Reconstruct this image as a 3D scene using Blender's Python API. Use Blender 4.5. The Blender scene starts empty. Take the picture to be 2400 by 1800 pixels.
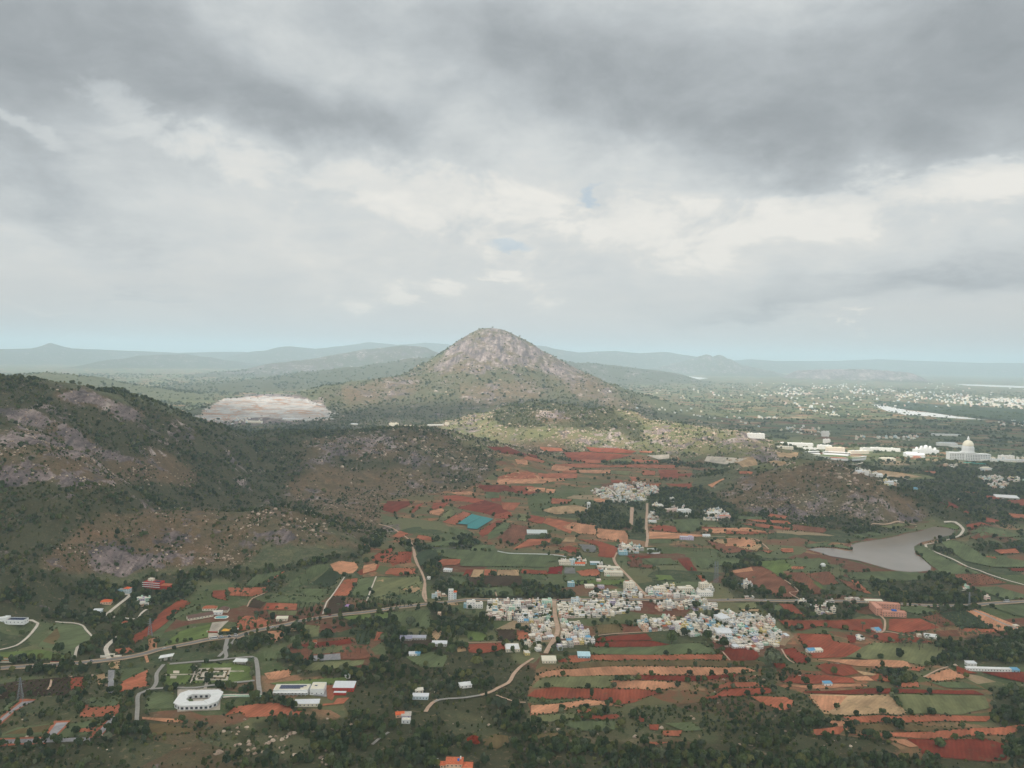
import bpy, bmesh, math, random
import numpy as np
from mathutils import Vector, Matrix
random.seed(7); RNG = np.random.default_rng(11)
S = bpy.context.scene
# ------------------------------------------------------------------ camera
CAMH = 400.0
FPX = 1848.0                      # focal length in photograph pixels (2400 wide)
PITCH = math.atan(70.0/FPX)       # looking slightly down
ROLL = math.radians(1.05)
cd = bpy.data.cameras.new("camera"); cam = bpy.data.objects.new("camera", cd)
S.collection.objects.link(cam); S.camera = cam
cd.sensor_width = 36.0; cd.lens = 36.0*FPX/2400.0; cd.clip_start = 1.0; cd.clip_end = 300000.0
CR = Matrix.Rotation(math.pi/2-PITCH, 3, 'X') @ Matrix.Rotation(ROLL, 3, 'Z')
cam.matrix_world = Matrix.Translation((0, 0, CAMH)) @ CR.to_4x4()
S.view_settings.view_transform = 'Standard'; S.view_settings.look = 'None'
S.view_settings.exposure = 0.0; S.view_settings.gamma = 1.0
S.render.resolution_x = 1024; S.render.resolution_y = 768
S.cycles.use_denoising = True
S.cycles.max_bounces = 6; S.cycles.diffuse_bounces = 2; S.cycles.glossy_bounces = 2
S.cycles.transmission_bounces = 2; S.cycles.transparent_max_bounces = 6; S.cycles.volume_bounces = 3
# ------------------------------------------------------------------ sun
SUN_EL, SUN_AZ = math.radians(52), math.radians(-125)      # azimuth from +Y towards +X : behind-left of the camera
sd = bpy.data.lights.new("sun", 'SUN'); sd.energy = 4.2; sd.angle = math.radians(5); sd.color = (1.0, 0.95, 0.87)
sun = bpy.data.objects.new("sun", sd); S.collection.objects.link(sun)
SUNV = Vector((math.sin(SUN_AZ)*math.cos(SUN_EL), math.cos(SUN_AZ)*math.cos(SUN_EL), math.sin(SUN_EL)))
sun.rotation_euler = SUNV.to_track_quat('Z', 'Y').to_euler(); sun.location = (0, 0, 9000)

# ------------------------------------------------------------------ node helper
class NT:
    def __init__(s, tree):
        s.t = tree; s.n = tree.nodes; s.l = tree.links
    def new(s, typ, **kw):
        n = s.n.new(typ)
        for k, v in kw.items():
            setattr(n, k, v)
        return n
    def put(s, sock, v):
        if v is None: return
        if isinstance(v, bpy.types.NodeSocket): s.l.new(v, sock)
        else: sock.default_value = v
    def math(s, op, a, b=None, c=None, clamp=False):
        n = s.new('ShaderNodeMath', operation=op, use_clamp=clamp)
        s.put(n.inputs[0], a); s.put(n.inputs[1], b)
        if c is not None: s.put(n.inputs[2], c)
        return n.outputs[0]
    def vmath(s, op, a, b=None, out=0):
        n = s.new('ShaderNodeVectorMath', operation=op)
        s.put(n.inputs[0], a); s.put(n.inputs[1], b)
        return n.outputs[out]
    def noise(s, vec, scale, detail=4, rough=0.55, dist=0.0, dim='3D', col=False):
        n = s.new('ShaderNodeTexNoise', noise_dimensions=dim)
        s.put(n.inputs['Vector'], vec); n.inputs['Scale'].default_value = scale
        n.inputs['Detail'].default_value = detail; n.inputs['Roughness'].default_value = rough
        n.inputs['Distortion'].default_value = dist
        return n.outputs[1 if col else 0]
    def rng(s, v, a, b, c=0.0, d=1.0, smooth=True):
        n = s.new('ShaderNodeMapRange')
        if smooth: n.interpolation_type = 'SMOOTHSTEP'
        s.put(n.inputs[0], v)
        for i, q in enumerate((a, b, c, d)): s.put(n.inputs[i+1], q)
        return n.outputs[0]
    def mix(s, f, a, b, mode='MIX'):
        n = s.new('ShaderNodeMix', data_type='RGBA', blend_type=mode)
        s.put(n.inputs[0], f)
        s.put(n.inputs[6], a if isinstance(a, bpy.types.NodeSocket) else (*a[:3], 1))
        s.put(n.inputs[7], b if isinstance(b, bpy.types.NodeSocket) else (*b[:3], 1))
        return n.outputs[2]
    def ramp(s, f, stops, interp='LINEAR'):
        n = s.new('ShaderNodeValToRGB'); cr = n.color_ramp; cr.interpolation = interp
        while len(cr.elements) < len(stops): cr.elements.new(0.5)
        for e, (p, c) in zip(cr.elements, stops):
            e.position = p; e.color = (*c[:3], 1)
        s.put(n.inputs[0], f); return n.outputs[0]

def srgb(r, g, b, k=1.0):
    def f(c):
        c /= 255.0
        return (c/12.92 if c <= 0.04045 else ((c+0.055)/1.055)**2.4)*k
    return (f(r), f(g), f(b))

# ------------------------------------------------------------------ world: clear sky behind an overcast of clouds
W = bpy.data.worlds.new("World"); S.world = W; W.use_nodes = True
w = NT(W.node_tree); w.n.clear()
geo = w.new('ShaderNodeNewGeometry')
dirv = w.vmath('SCALE', geo.outputs['Incoming']); dirv.node.inputs[3].default_value = -1.0
sep = w.new('ShaderNodeSeparateXYZ'); w.put(sep.inputs[0], dirv)
dx, dy, dz = sep.outputs
az = w.math('ARCTAN2', dx, dy); el = w.math('ARCSINE', dz)
ae = w.new('ShaderNodeCombineXYZ'); w.put(ae.inputs[0], az); w.put(ae.inputs[1], el)
# position on the cloud deck (perspective: finer towards the horizon)
den = w.math('MAXIMUM', w.math('ADD', dz, 0.24), 0.10)
cp = w.new('ShaderNodeCombineXYZ')
w.put(cp.inputs[0], w.math('DIVIDE', dx, den)); w.put(cp.inputs[1], w.math('DIVIDE', dy, den)); w.put(cp.inputs[2], 3.7)
deck = cp.outputs[0]
# warp
wn = w.noise(deck, 1.9, 6, 0.6, 0.3, col=True)
wv = w.vmath('SUBTRACT', wn, (0.5, 0.5, 0.5))
wsc = w.vmath('MULTIPLY', wv, (0.20, 0.13, 0.0))
aew = w.vmath('ADD', ae.outputs[0], wsc)
CLOUDS = [  # px, py, half width, half height, turn (deg), strength  (photo positions turned into sky directions)
 (60,60,430,190,14,-0.36),(0,330,170,60,30,-0.14),(620,250,200,70,20,-0.07),(830,300,280,50,12,-0.17),
 (1150,90,520,130,4,-0.10),(1480,190,460,110,8,-0.13),(1640,320,270,60,8,-0.12),(1950,220,420,110,0,-0.13),
 (2380,40,330,190,-10,-0.32),(2280,330,300,70,-8,-0.10),(1850,420,240,60,6,-0.07),
 (2200,655,330,42,-2,-0.20),(1820,722,230,22,-2,-0.12),(2400,560,180,50,0,-0.10),
 (120,500,330,60,20,-0.10),(330,702,70,9,0,-0.08),(390,632,60,10,0,-0.05),(1640,690,110,40,6,-0.04),
 (700,420,360,50,8,0.10),(1280,470,420,50,4,0.10),(2030,480,300,50,-8,0.14),(520,330,160,50,30,0.08),
 (230,225,120,30,20,0.13),(975,690,95,30,3,0.12),(800,700,55,24,0,0.08),(1300,690,70,24,8,0.08),(1150,640,55,12,8,0.11),
 (2010,762,28,8,0,0.12),(60,700,90,14,0,0.06),(1380,570,420,70,0,0.05),(2380,430,170,50,0,0.12),(30,300,60,20,30,0.12),
 (1250,40,1500,120,2,-0.085),(1250,560,1300,120,0,0.03),(1300,300,1300,70,4,-0.05),(1560,870,1700,80,0,-0.02)]
def skydir(px, py):
    v = CR @ Vector(((px-1200)/FPX, (900-py)/FPX, -1.0)); v.normalize()
    return math.atan2(v.x, v.y), math.asin(v.z)
accn = accp = None
for (px, py, hw, hh, rot, s_) in CLOUDS:
    a, e = skydir(px, py)
    m = w.new('ShaderNodeMapping', vector_type='TEXTURE')
    w.put(m.inputs[0], aew); m.inputs[1].default_value = (a, e, 0)
    m.inputs[2].default_value = (0, 0, math.radians(-rot)); m.inputs[3].default_value = (hw/FPX, hh/FPX, 1)
    d2 = w.vmath('DOT_PRODUCT', m.outputs[0], m.outputs[0], out=1)
    ex = w.math('POWER', 2.718, w.math('MULTIPLY', d2, -0.9))
    if s_ < 0: accn = w.math('MULTIPLY', ex, -s_) if accn is None else w.math('MULTIPLY_ADD', ex, -s_, accn)
    else: accp = w.math('MULTIPLY', ex, s_) if accp is None else w.math('MULTIPLY_ADD', ex, s_, accp)
n1 = w.noise(deck, 1.3, 7, 0.58, 0.4)
n2 = w.noise(deck, 4.6, 7, 0.62, 0.35)
fade = w.rng(el, 0.0, 0.16, 0.15, 1.0)
n4 = w.noise(w.vmath('MULTIPLY', ae.outputs[0], (5.5, 9.0, 1.0)), 1.6, 8, 0.6, 0.3)
n3 = w.noise(deck, 2.4, 9, 0.60, 0.25)
# heavy cloud bases have a ragged rim; lit heaps stand out against them
dk = w.math('ADD', w.math('MULTIPLY', accn, 3.2), w.math('MULTIPLY', fade, w.math('MULTIPLY_ADD', n3, 2.6, -1.3)))
dk = w.math('MULTIPLY', w.rng(dk, 0.0, 1.1), w.rng(accn, 0.02, 0.26))
lt = w.math('ADD', w.math('MULTIPLY', accp, 5.0), w.math('MULTIPLY_ADD', n4, 3.2, -1.6))
lt = w.math('MULTIPLY', w.rng(lt, 0.25, 0.70), w.rng(accp, 0.01, 0.09))
v = w.math('MULTIPLY_ADD', accn, -0.57, 0.84)
v = w.math('MULTIPLY_ADD', dk, -0.13, v)
v = w.math('MULTIPLY_ADD', accp, 0.36, v)
v = w.math('MULTIPLY_ADD', lt, 0.10, v)
v = w.math('ADD', v, w.math('MULTIPLY', fade, w.math('MULTIPLY_ADD', n1, 0.30, -0.15)))
v = w.math('ADD', v, w.math('MULTIPLY', fade, w.math('MULTIPLY_ADD', n2, 0.18, -0.09)))
v = w.math('ADD', v, w.math('MULTIPLY', w.rng(el, 0.03, 0.12, 0.1, 1.0), w.math('MULTIPLY_ADD', n4, 0.30, -0.15)))
v = w.math('ADD', v, w.rng(el, 0.0, 0.06, -0.05, 0.0))
ccol = w.ramp(v, [(0.0, srgb(98, 105, 111)), (0.30, srgb(132, 139, 144)), (0.5, srgb(163, 169, 173)), (0.66, srgb(189, 195, 198)),
                  (0.8, srgb(213, 217, 217)), (0.93, srgb(229, 229, 225)), (1.0, srgb(240, 238, 232))])
sky = w.new('ShaderNodeTexSky', sky_type='NISHITA'); sky.sun_disc = False
sky.sun_elevation = SUN_EL; sky.sun_rotation = SUN_AZ % (2*math.pi); sky.altitude = 1300
skc = w.vmath('SCALE', sky.outputs[0]); skc.node.inputs[3].default_value = 0.12
# small gaps where blue shows
gap = None
for (px, py, hw, hh) in [(1375, 440, 20, 15), (1200, 556, 60, 12)]:
    a, e = skydir(px, py)
    m = w.new('ShaderNodeMapping', vector_type='TEXTURE'); w.put(m.inputs[0], aew)
    m.inputs[1].default_value = (a+0.004, e, 0); m.inputs[3].default_value = (hw/FPX*1.3, hh/FPX*1.3, 1)
    d2 = w.vmath('DOT_PRODUCT', m.outputs[0], m.outputs[0], out=1)
    g = w.math('POWER', 2.718, w.math('MULTIPLY', d2, -1.0)); gap = g if gap is None else w.math('MAXIMUM', gap, g)
gap = w.math('MULTIPLY', w.rng(w.math('MULTIPLY', gap, w.math('ADD', 0.55, n2)), 0.30, 0.95), 0.40)
gapc = w.mix(0.35, skc, srgb(176, 208, 220))
low = w.mix(w.rng(el, -0.02, 0.0), (0.10, 0.11, 0.11), w.mix(gap, ccol, gapc))
# unseen sky behind the camera, boosted to add light to haze and ground
back = w.rng(w.math('MULTIPLY', dy, -1.0), -0.45, 0.5, 1.0, 2.2)
bg = w.new('ShaderNodeBackground'); w.put(bg.inputs[0], low); w.put(bg.inputs[1], back)
wo = w.new('ShaderNodeOutputWorld'); w.l.new(bg.outputs[0], wo.inputs[0])
W.cycles.sampling_method = 'MANUAL'; W.cycles.sample_map_resolution = 512

# ------------------------------------------------------------------ pixel <-> world helpers (the photograph was surveyed into map positions)
FR = {'A':(0,1300,.30136),'B':(500,1300,.30136),'C':(1000,1300,.30136),'D':(1500,1300,.30136),'E':(1800,1300,.30136),
      'F':(1050,1250,.20344),'G':(1450,1300,.20344),'H':(0,850,.31646),'I':(600,750,.31646),'J':(1100,900,.31646),
      'K':(1700,800,.3316),'L':(850,1100,.31646),'M':(1750,1000,.29385),'N':(400,750,.27125),'O':(1400,1200,.27125),
      'P':(0,0,1.085),'T':(0,0,1.0)}
def fr(f, x, y):
    ox, oy, k = FR[f]; return ox+x*k, oy+y*k
def pts(spec):
    """'A 10,20 30,40 B 5,6' -> photo pixels"""
    f = 'T'; out = []
    for tok in spec.split():
        if tok in FR: f = tok
        else:
            x, y = tok.split(','); out.append(fr(f, float(x), float(y)))
    return out
CRN = np.array(CR); CRI = CRN.T
def rays(p):
    p = np.asarray(p, float)
    v = np.stack([(p[:, 0]-1200)/FPX, (900-p[:, 1])/FPX, -np.ones(len(p))], 1) @ CRN.T
    h = np.hypot(v[:, 0], v[:, 1]); return v/h[:, None]          # unit horizontal length
def project(X, Y, Z):
    v = np.stack([X, Y, Z-CAMH], -1) @ CRN
    d = np.maximum(-v[..., 2], 1e-3)
    return 1200+v[..., 0]/d*FPX, 900-v[..., 1]/d*FPX, -v[..., 2]

# ------------------------------------------------------------------ numpy noise
def _h(ix, iy, seed):
    n = (ix.astype(np.int64)*374761393 + iy.astype(np.int64)*668265263 + seed*974634777) & 0x7fffffff
    n = ((n ^ (n >> 13))*1274126177) & 0x7fffffff
    return ((n ^ (n >> 16)) & 0xffff)/65535.0
def vnoise(x, y, seed=0):
    ix = np.floor(x); iy = np.floor(y); fx = x-ix; fy = y-iy
    fx = fx*fx*fx*(fx*(fx*6-15)+10); fy = fy*fy*fy*(fy*(fy*6-15)+10)
    a = _h(ix, iy, seed); b = _h(ix+1, iy, seed); c = _h(ix, iy+1, seed); d = _h(ix+1, iy+1, seed)
    return (a*(1-fx)+b*fx)*(1-fy)+(c*(1-fx)+d*fx)*fy
def fbm(x, y, wl, octv=4, seed=0, gain=0.5):
    s = 0; a = 1; t = 0
    for i in range(octv):
        s = s+a*(vnoise(x/wl+17.3*i, y/wl-9.1*i, seed+i)*2-1); t += a; a *= gain; wl /= 2.03
    return s/t

# ------------------------------------------------------------------ relief: hills from their surveyed crest lines
# name: ([(px,py,distance)...], radius, sharpness, ruggedness)
HILLS = [
 ('left',   [(-260,868,2150),(-120,880,2200),(0,890,2250),(65,898,2280),(141,906,2300),(217,917,2350),(271,933,2400),(325,960,2500),(380,988,2600),
             (434,1008,2700),(510,1020,2800),(586,1026,2850),(673,1014,2900)], 900, 1.0, 1.0),
 ('leftspur',[(20,985,1900),(120,1050,1780),(200,1120,1690)], 430, 1.0, 1.0),
 ('mid',    [(586,1026,2850),(673,1010,2900),(760,1006,2900),(868,1006,2900),(944,1008,2900),(1031,1014,2880),(1085,1024,2850),(1128,1038,2800),(1160,1072,2720)], 640, 1.0, 1.0),
 ('midspur',[(760,1045,2560),(900,1040,2620),(1020,1062,2600)], 330, 1.0, 1.0),
 ('mound',  [(90,1290,1470),(180,1240,1560),(280,1213,1620),(400,1203,1650),(560,1203,1650),(640,1196,1640),(700,1216,1600),(780,1252,1560),(850,1295,1500)], 270, 0.9, 1.0),
 ('sunny',  [(1063,990,4000),(1139,968,3980),(1204,950,3930),(1248,945,3900),(1302,948,3880),(1367,956,3850),(1421,956,3830),(1454,962,3800),(1497,983,3720),
             (1551,990,3680),(1606,996,3600),(1682,1004,3500),(1725,1010,3450),(1779,1031,3360),(1834,1060,3250)], 640, 1.0, 1.0),
 ('rocky',  [(1690,1142,2420),(1736,1122,2450),(1790,1105,2480),(1845,1093,2460),(1899,1087,2440),(1942,1089,2420),(1986,1097,2380),(2018,1107,2340),(2062,1134,2280),
             (2116,1166,2200)], 430, 0.9, 1.0),
 ('peak',   [(940,882,6500),(990,862,6700),(1015,841,6750),(1042,820,6800),(1066,803,6800),(1085,792,6800),(1105,780,6800),(1126,771,6800),(1150,769,6800),(1171,771,6800),(1194,778,6800),(1216,789,6800),(1240,802,6800),(1262,818,6800),(1285,830,6750),(1307,843,6700),(1330,856,6650),(1356,868,6600),(1410,894,6450)], 2300, 1.0, 1.0),
 ('peakfoot',[(700,945,5600),(749,920,5700),(800,902,5800),(846,894,5900),(922,886,6000),(1000,876,6200),(1120,868,6200),(1260,866,6300),(1356,876,6300),
             (1410,900,6200),(1465,922,6100),(1519,946,6000)], 1250, 1.0, 1.2),
 ('quarry', [(505,952,4950),(545,932,5100),(607,926,5200),(673,931,5200),(738,946,5100),(772,966,4900)], 560, 0.8, 0.6),
 ('lowhill',[(-120,890,6800),(-30,880,6900),(108,873,7000),(190,882,7000),(300,905,6900),(400,922,6700)], 1100, 1.0, .8),
 ('ridge2', [(420,915,8200),(520,905,8600),(650,888,9300),(740,870,10000),(830,859,10300),(900,849,10500),(970,839,10700),(1050,838,10900),(1140,846,11000)], 1900, 1.0, .8),
 ('ridge3', [(560,868,13000),(650,850,13500),(700,846,13800),(780,832,14000),(860,819,14200),(945,809,14400),(990,813,14500),(1040,830,14500)], 1500, 1.0, 1.0),
 ('far1',   [(280,842,17000),(340,832,17500),(430,829,18000),(480,836,18000),(540,846,18000)], 1500, 1.0, .7),
 ('far2',   [(85,814,21000),(119,803,21000),(160,814,21000)], 900, 1.0, .5),
 ('far2b',  [(-200,822,21500),(0,818,21000),(119,814,21500),(260,820,22000),(420,826,23000),(560,824,24000)], 3000, 1.0, .5),
 ('far3',   [(620,822,22000),(680,812,22000),(740,818,22500),(800,812,23000),(870,802,24000),(930,808,24000),(1000,804,25000),(1040,806,25000),(1080,812,25000)], 3200, 1.0, .5),
 ('far4',   [(1200,806,21500),(1270,811,21500),(1310,820,21500),(1356,827,22000),(1440,823,22500),(1500,828,23000),(1560,824,23000),(1600,831,23000),(1700,845,23500)], 2600, 1.0, .8),
 ('far5',   [(1230,848,11500),(1300,846,12000),(1380,852,12500),(1480,862,13000),(1560,872,13500)], 1500, 1.0, .8),
 ('twin',   [(1540,862,19500),(1590,850,19500),(1625,840,19500),(1645,833,19500),(1655,830,19500),(1668,838,19500),(1684,831,19500),(1704,840,19500),(1740,855,19500),(1790,866,19500)], 1200, 1.0, 1.0),
 ('far6',   [(1690,846,26000),(1760,842,26000),(1830,846,27000),(1960,846,30000),(2060,842,30000),(2160,846,31000),(2300,850,31000),(2480,852,31000)], 3500, 1.0, .5),
 ('far7',   [(1880,868,17000),(1960,864,17000),(2040,866,17000),(2120,872,17000)], 900, 1.0, .8),
]
SEG = []
for hi, (nm, cr, R, shp, rug) in enumerate(HILLS):
    r = rays([(a, b) for a, b, c in cr]); D = np.array([c for a, b, c in cr])
    P3 = r*D[:, None]; P3[:, 2] += CAMH
    SEG.append((nm, P3, R, shp, rug))
LX = 1.9        # hills fall off faster sideways than along the view, as their skylines show
def plane_hit(sp, z):
    r = rays(pts(sp)); D = (z-CAMH)/r[:, 2]; return r[:, :2]*D[:, None]
WATERS = [('lake', 0.6, "K 570,1468 680,1455 780,1465 850,1480 900,1480 880,1440 930,1425 1050,1405 1180,1385 1270,1360 1360,1345 1460,1310 1560,1315 1620,1335 1600,1365 1480,1400 1370,1425 1335,1450 1340,1500 1400,1540 1455,1590 1450,1620 1300,1630 1200,1620 1120,1600 1040,1575 940,1550 850,1535 750,1520 690,1500 640,1485"),
 ('reservoir', 1.0, "K 1030,448 1100,447 1180,465 1300,490 1450,505 1620,528 1860,556 1640,545 1400,527 1280,520 1150,495"),
 ('pond', 2.0, "P 1430,813 1480,812 1530,817 1500,821 1440,819"), ('pond', 2.0, "P 180,778 270,778 275,781 190,782"), ('pond', 2.0, "P 2060,829 2212,834 2212,838 2090,833")]
WPOLY = [(nm, z, plane_hit(sp, z)) for nm, z, sp in WATERS]
def in_poly(px, py, poly):
    ins = np.zeros(px.shape, bool); n = len(poly)
    for i in range(n):
        x1, y1 = poly[i]; x2, y2 = poly[(i+1) % n]
        if y1 == y2: continue
        c = ((y1 > py) != (y2 > py)) & (px < (x2-x1)*(py-y1)/(y2-y1)+x1)
        ins ^= c
    return ins
def height(X, Y, parts=False):
    X = np.asarray(X, float); Y = np.asarray(Y, float)
    H = np.zeros_like(X); who = np.full(X.shape, -1)
    for hi, (nm, P3, R, shp, rug) in enumerate(SEG):
        LX = 4.2 if nm == 'peak' else 1.9
        x0, x1 = P3[:, 0].min()-R, P3[:, 0].max()+R; y0, y1 = P3[:, 1].min()-R, P3[:, 1].max()+R
        m = (X > x0) & (X < x1) & (Y > y0) & (Y < y1)
        if not m.any(): continue
        x = X[m]; y = Y[m]
        jx = fbm(x, y, R*0.8, 3, 40+hi)*R*0.10; jy = fbm(x, y, R*0.8, 3, 60+hi)*R*0.10
        best = np.zeros_like(x)
        for a, b in zip(P3[:-1], P3[1:]):
            ex, ey = (b[0]-a[0])*LX, b[1]-a[1]; L = ex*ex+ey*ey
            t = np.clip(((x-a[0])*LX*ex+(y-a[1])*ey)/L, 0, 1)
            d = np.hypot((x-a[0])*LX-t*ex, y-a[1]-t*ey)
            k = np.clip(d/R, 0, 1)
            dd = np.hypot((x+jx*k-a[0])*LX-t*ex, y+jy*k-a[1]-t*ey)
            u = np.clip(dd/R, 0, 1)
            z = a[2]+(b[2]-a[2])*t
            f = (0.5*(1+np.cos(np.pi*u)))**shp
            if nm == 'peak': f = np.clip(1-u, 0, 1)**1.15*0.62+0.38*(0.5*(1+np.cos(np.pi*np.clip(u*1.3, 0, 1))))
            best = np.maximum(best, z*f)
        if nm == 'quarry':
            st = best+5*fbm(x, y, 160, 3, 55); fl = np.floor(st/11)*11; fr_ = (st-fl)/11; best = np.where(best > 6, fl+11*np.clip((fr_-.72)/.28, 0, 1), best)
        # rugged gullies and knolls, growing with height
        amp = np.clip(best, 0, 260)*rug
        ridg = 1-np.abs(fbm(x, y, R*0.33, 4, 90+hi))*2
        rr = 1.9 if nm in ('sunny', 'mid', 'rocky', 'mound') else 1.25
        best = best+amp*rr*(0.10*fbm(x, y, R*0.5, 4, 20+hi)+0.08*(ridg-0.6))*np.clip(1-best/800, .35, 1)
        Hm = H[m]; upd = best > Hm
        k = np.clip(1-np.abs(best-Hm)/18.0, 0, 1)
        nh = np.maximum(best, Hm)+k*k*4.0*np.clip(np.minimum(best, Hm)/10, 0, 1)
        H[m] = np.maximum(nh, 0); wm = who[m]; wm[upd & (best > 3)] = hi; who[m] = wm
    rel = np.hypot(X, Y)
    H = H+np.clip(H/30, 0, 1)*(fbm(X, Y, 42, 3, 7)*4.0)*np.clip(1.4-rel/6000, 0.5, 1)
    H = H+1.1*fbm(X, Y, 620, 2, 3)+np.clip((rel-4200)/4000, 0, 1)*14*fbm(X, Y, 2600, 3, 5)
    for nm, lv, P in WPOLY:
        mg = 150 if nm == 'lake' else 330
        m = (X > P[:, 0].min()-mg) & (X < P[:, 0].max()+mg) & (Y > P[:, 1].min()-mg) & (Y < P[:, 1].max()+mg)
        if not m.any(): continue
        x = X[m]; y = Y[m]; d = np.full(x.shape, 1e9)
        for a, b in zip(P, np.roll(P, -1, 0)):
            e = b-a; t = np.clip(((x-a[0])*e[0]+(y-a[1])*e[1])/(e@e), 0, 1); d = np.minimum(d, np.hypot(x-a[0]-t*e[0], y-a[1]-t*e[1]))
        ins = in_poly(x, y, [tuple(q) for q in P]); s_ = mg/130
        bank = lv+0.3+0.05*np.maximum(d/s_-14, 0)**1.6
        h = H[m]; lo = lv-0.35+np.clip(d/(10*s_), 0, 1)*.6
        h = np.where(ins, lv-1.2-np.clip(d/20, 0, 1)*2, np.maximum(np.minimum(h, bank), np.where(d < 60*s_, lo, -50)))
        H[m] = h
    return (H, who) if parts else H
def ground_hit(p, zoff=0.0):
    """first point of the relief under each photo pixel"""
    r = rays(p); out = np.zeros((len(p), 3))
    Dg = np.geomspace(480, 42000, 520)
    X = r[:, 0:1]*Dg; Y = r[:, 1:2]*Dg; Z = CAMH+r[:, 2:3]*Dg
    Hh = height(X, Y)
    below = Z < Hh+zoff
    for i in range(len(p)):
        k = int(np.argmax(below[i])) if below[i].any() else len(Dg)-1
        k = max(k, 1)
        a, b = Dg[k-1], Dg[k]
        za, zb = Z[i, k-1]-Hh[i, k-1], Z[i, k]-Hh[i, k]
        t = za/(za-zb) if za != zb else 0.5
        d = a+(b-a)*min(max(t, 0), 1); x, y = r[i, 0]*d, r[i, 1]*d
        out[i] = (x, y, 0)
    out[:, 2] = height(out[:, 0], out[:, 1])
    return out

# ------------------------------------------------------------------ land cover, zone by zone (later zones lie over earlier ones)
#        tree  bush  rock  boulder dry  pale  plain
CLS = {'plain': (.035, .05, .00, .00, .15, .0, 1.),
       'farm':  (.012, .02, .00, .00, .10, .0, 1.),
       'farplain': (.20, .16, .00, .00, .15, .0, 1.),
       'wood':  (.60, .95, .00, .00, .25, .0, .3),
       'scrub': (.16, .85, .03, .04, .35, .0, .2),
       'open':  (.04, .46, .03, .10, .35, .0, .4),
       'hwood': (.13, .78, .22, .03, .45, .0, .0),
       'hscrub':(.06, .58, .30, .22, .65, .0, .0),
       'hgrass':(.01, .22, .22, .25, .68, .0, .0),
       'rocky': (.02, .36, .52, .62, .72, .0, .0),
       'crag':  (.02, .36, .42, .75, .55, .0, .0),
       'bare':  (.00, .10, .80, .20, .80, .0, .0),
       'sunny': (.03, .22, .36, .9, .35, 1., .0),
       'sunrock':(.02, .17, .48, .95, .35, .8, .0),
       'mscrub':(.14, .46, .22, .12, .35, .0, .0),
       'mrock': (.03, .22, .42, .30, .60, .0, .0),
       'dome':  (.00, .05, .66, .00, .50, .0, .0),
       'quarry':(.00, .00, 1.0, .00, .00, .0, .0),
       'dscrub':(.20, .85, .12, .25, .30, .0, .0),
       'none':  (.00, .00, .05, .00, .60, .0, 1.),
       'garden':(.30, .45, .00, .00, .15, .0, .7)}
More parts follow.
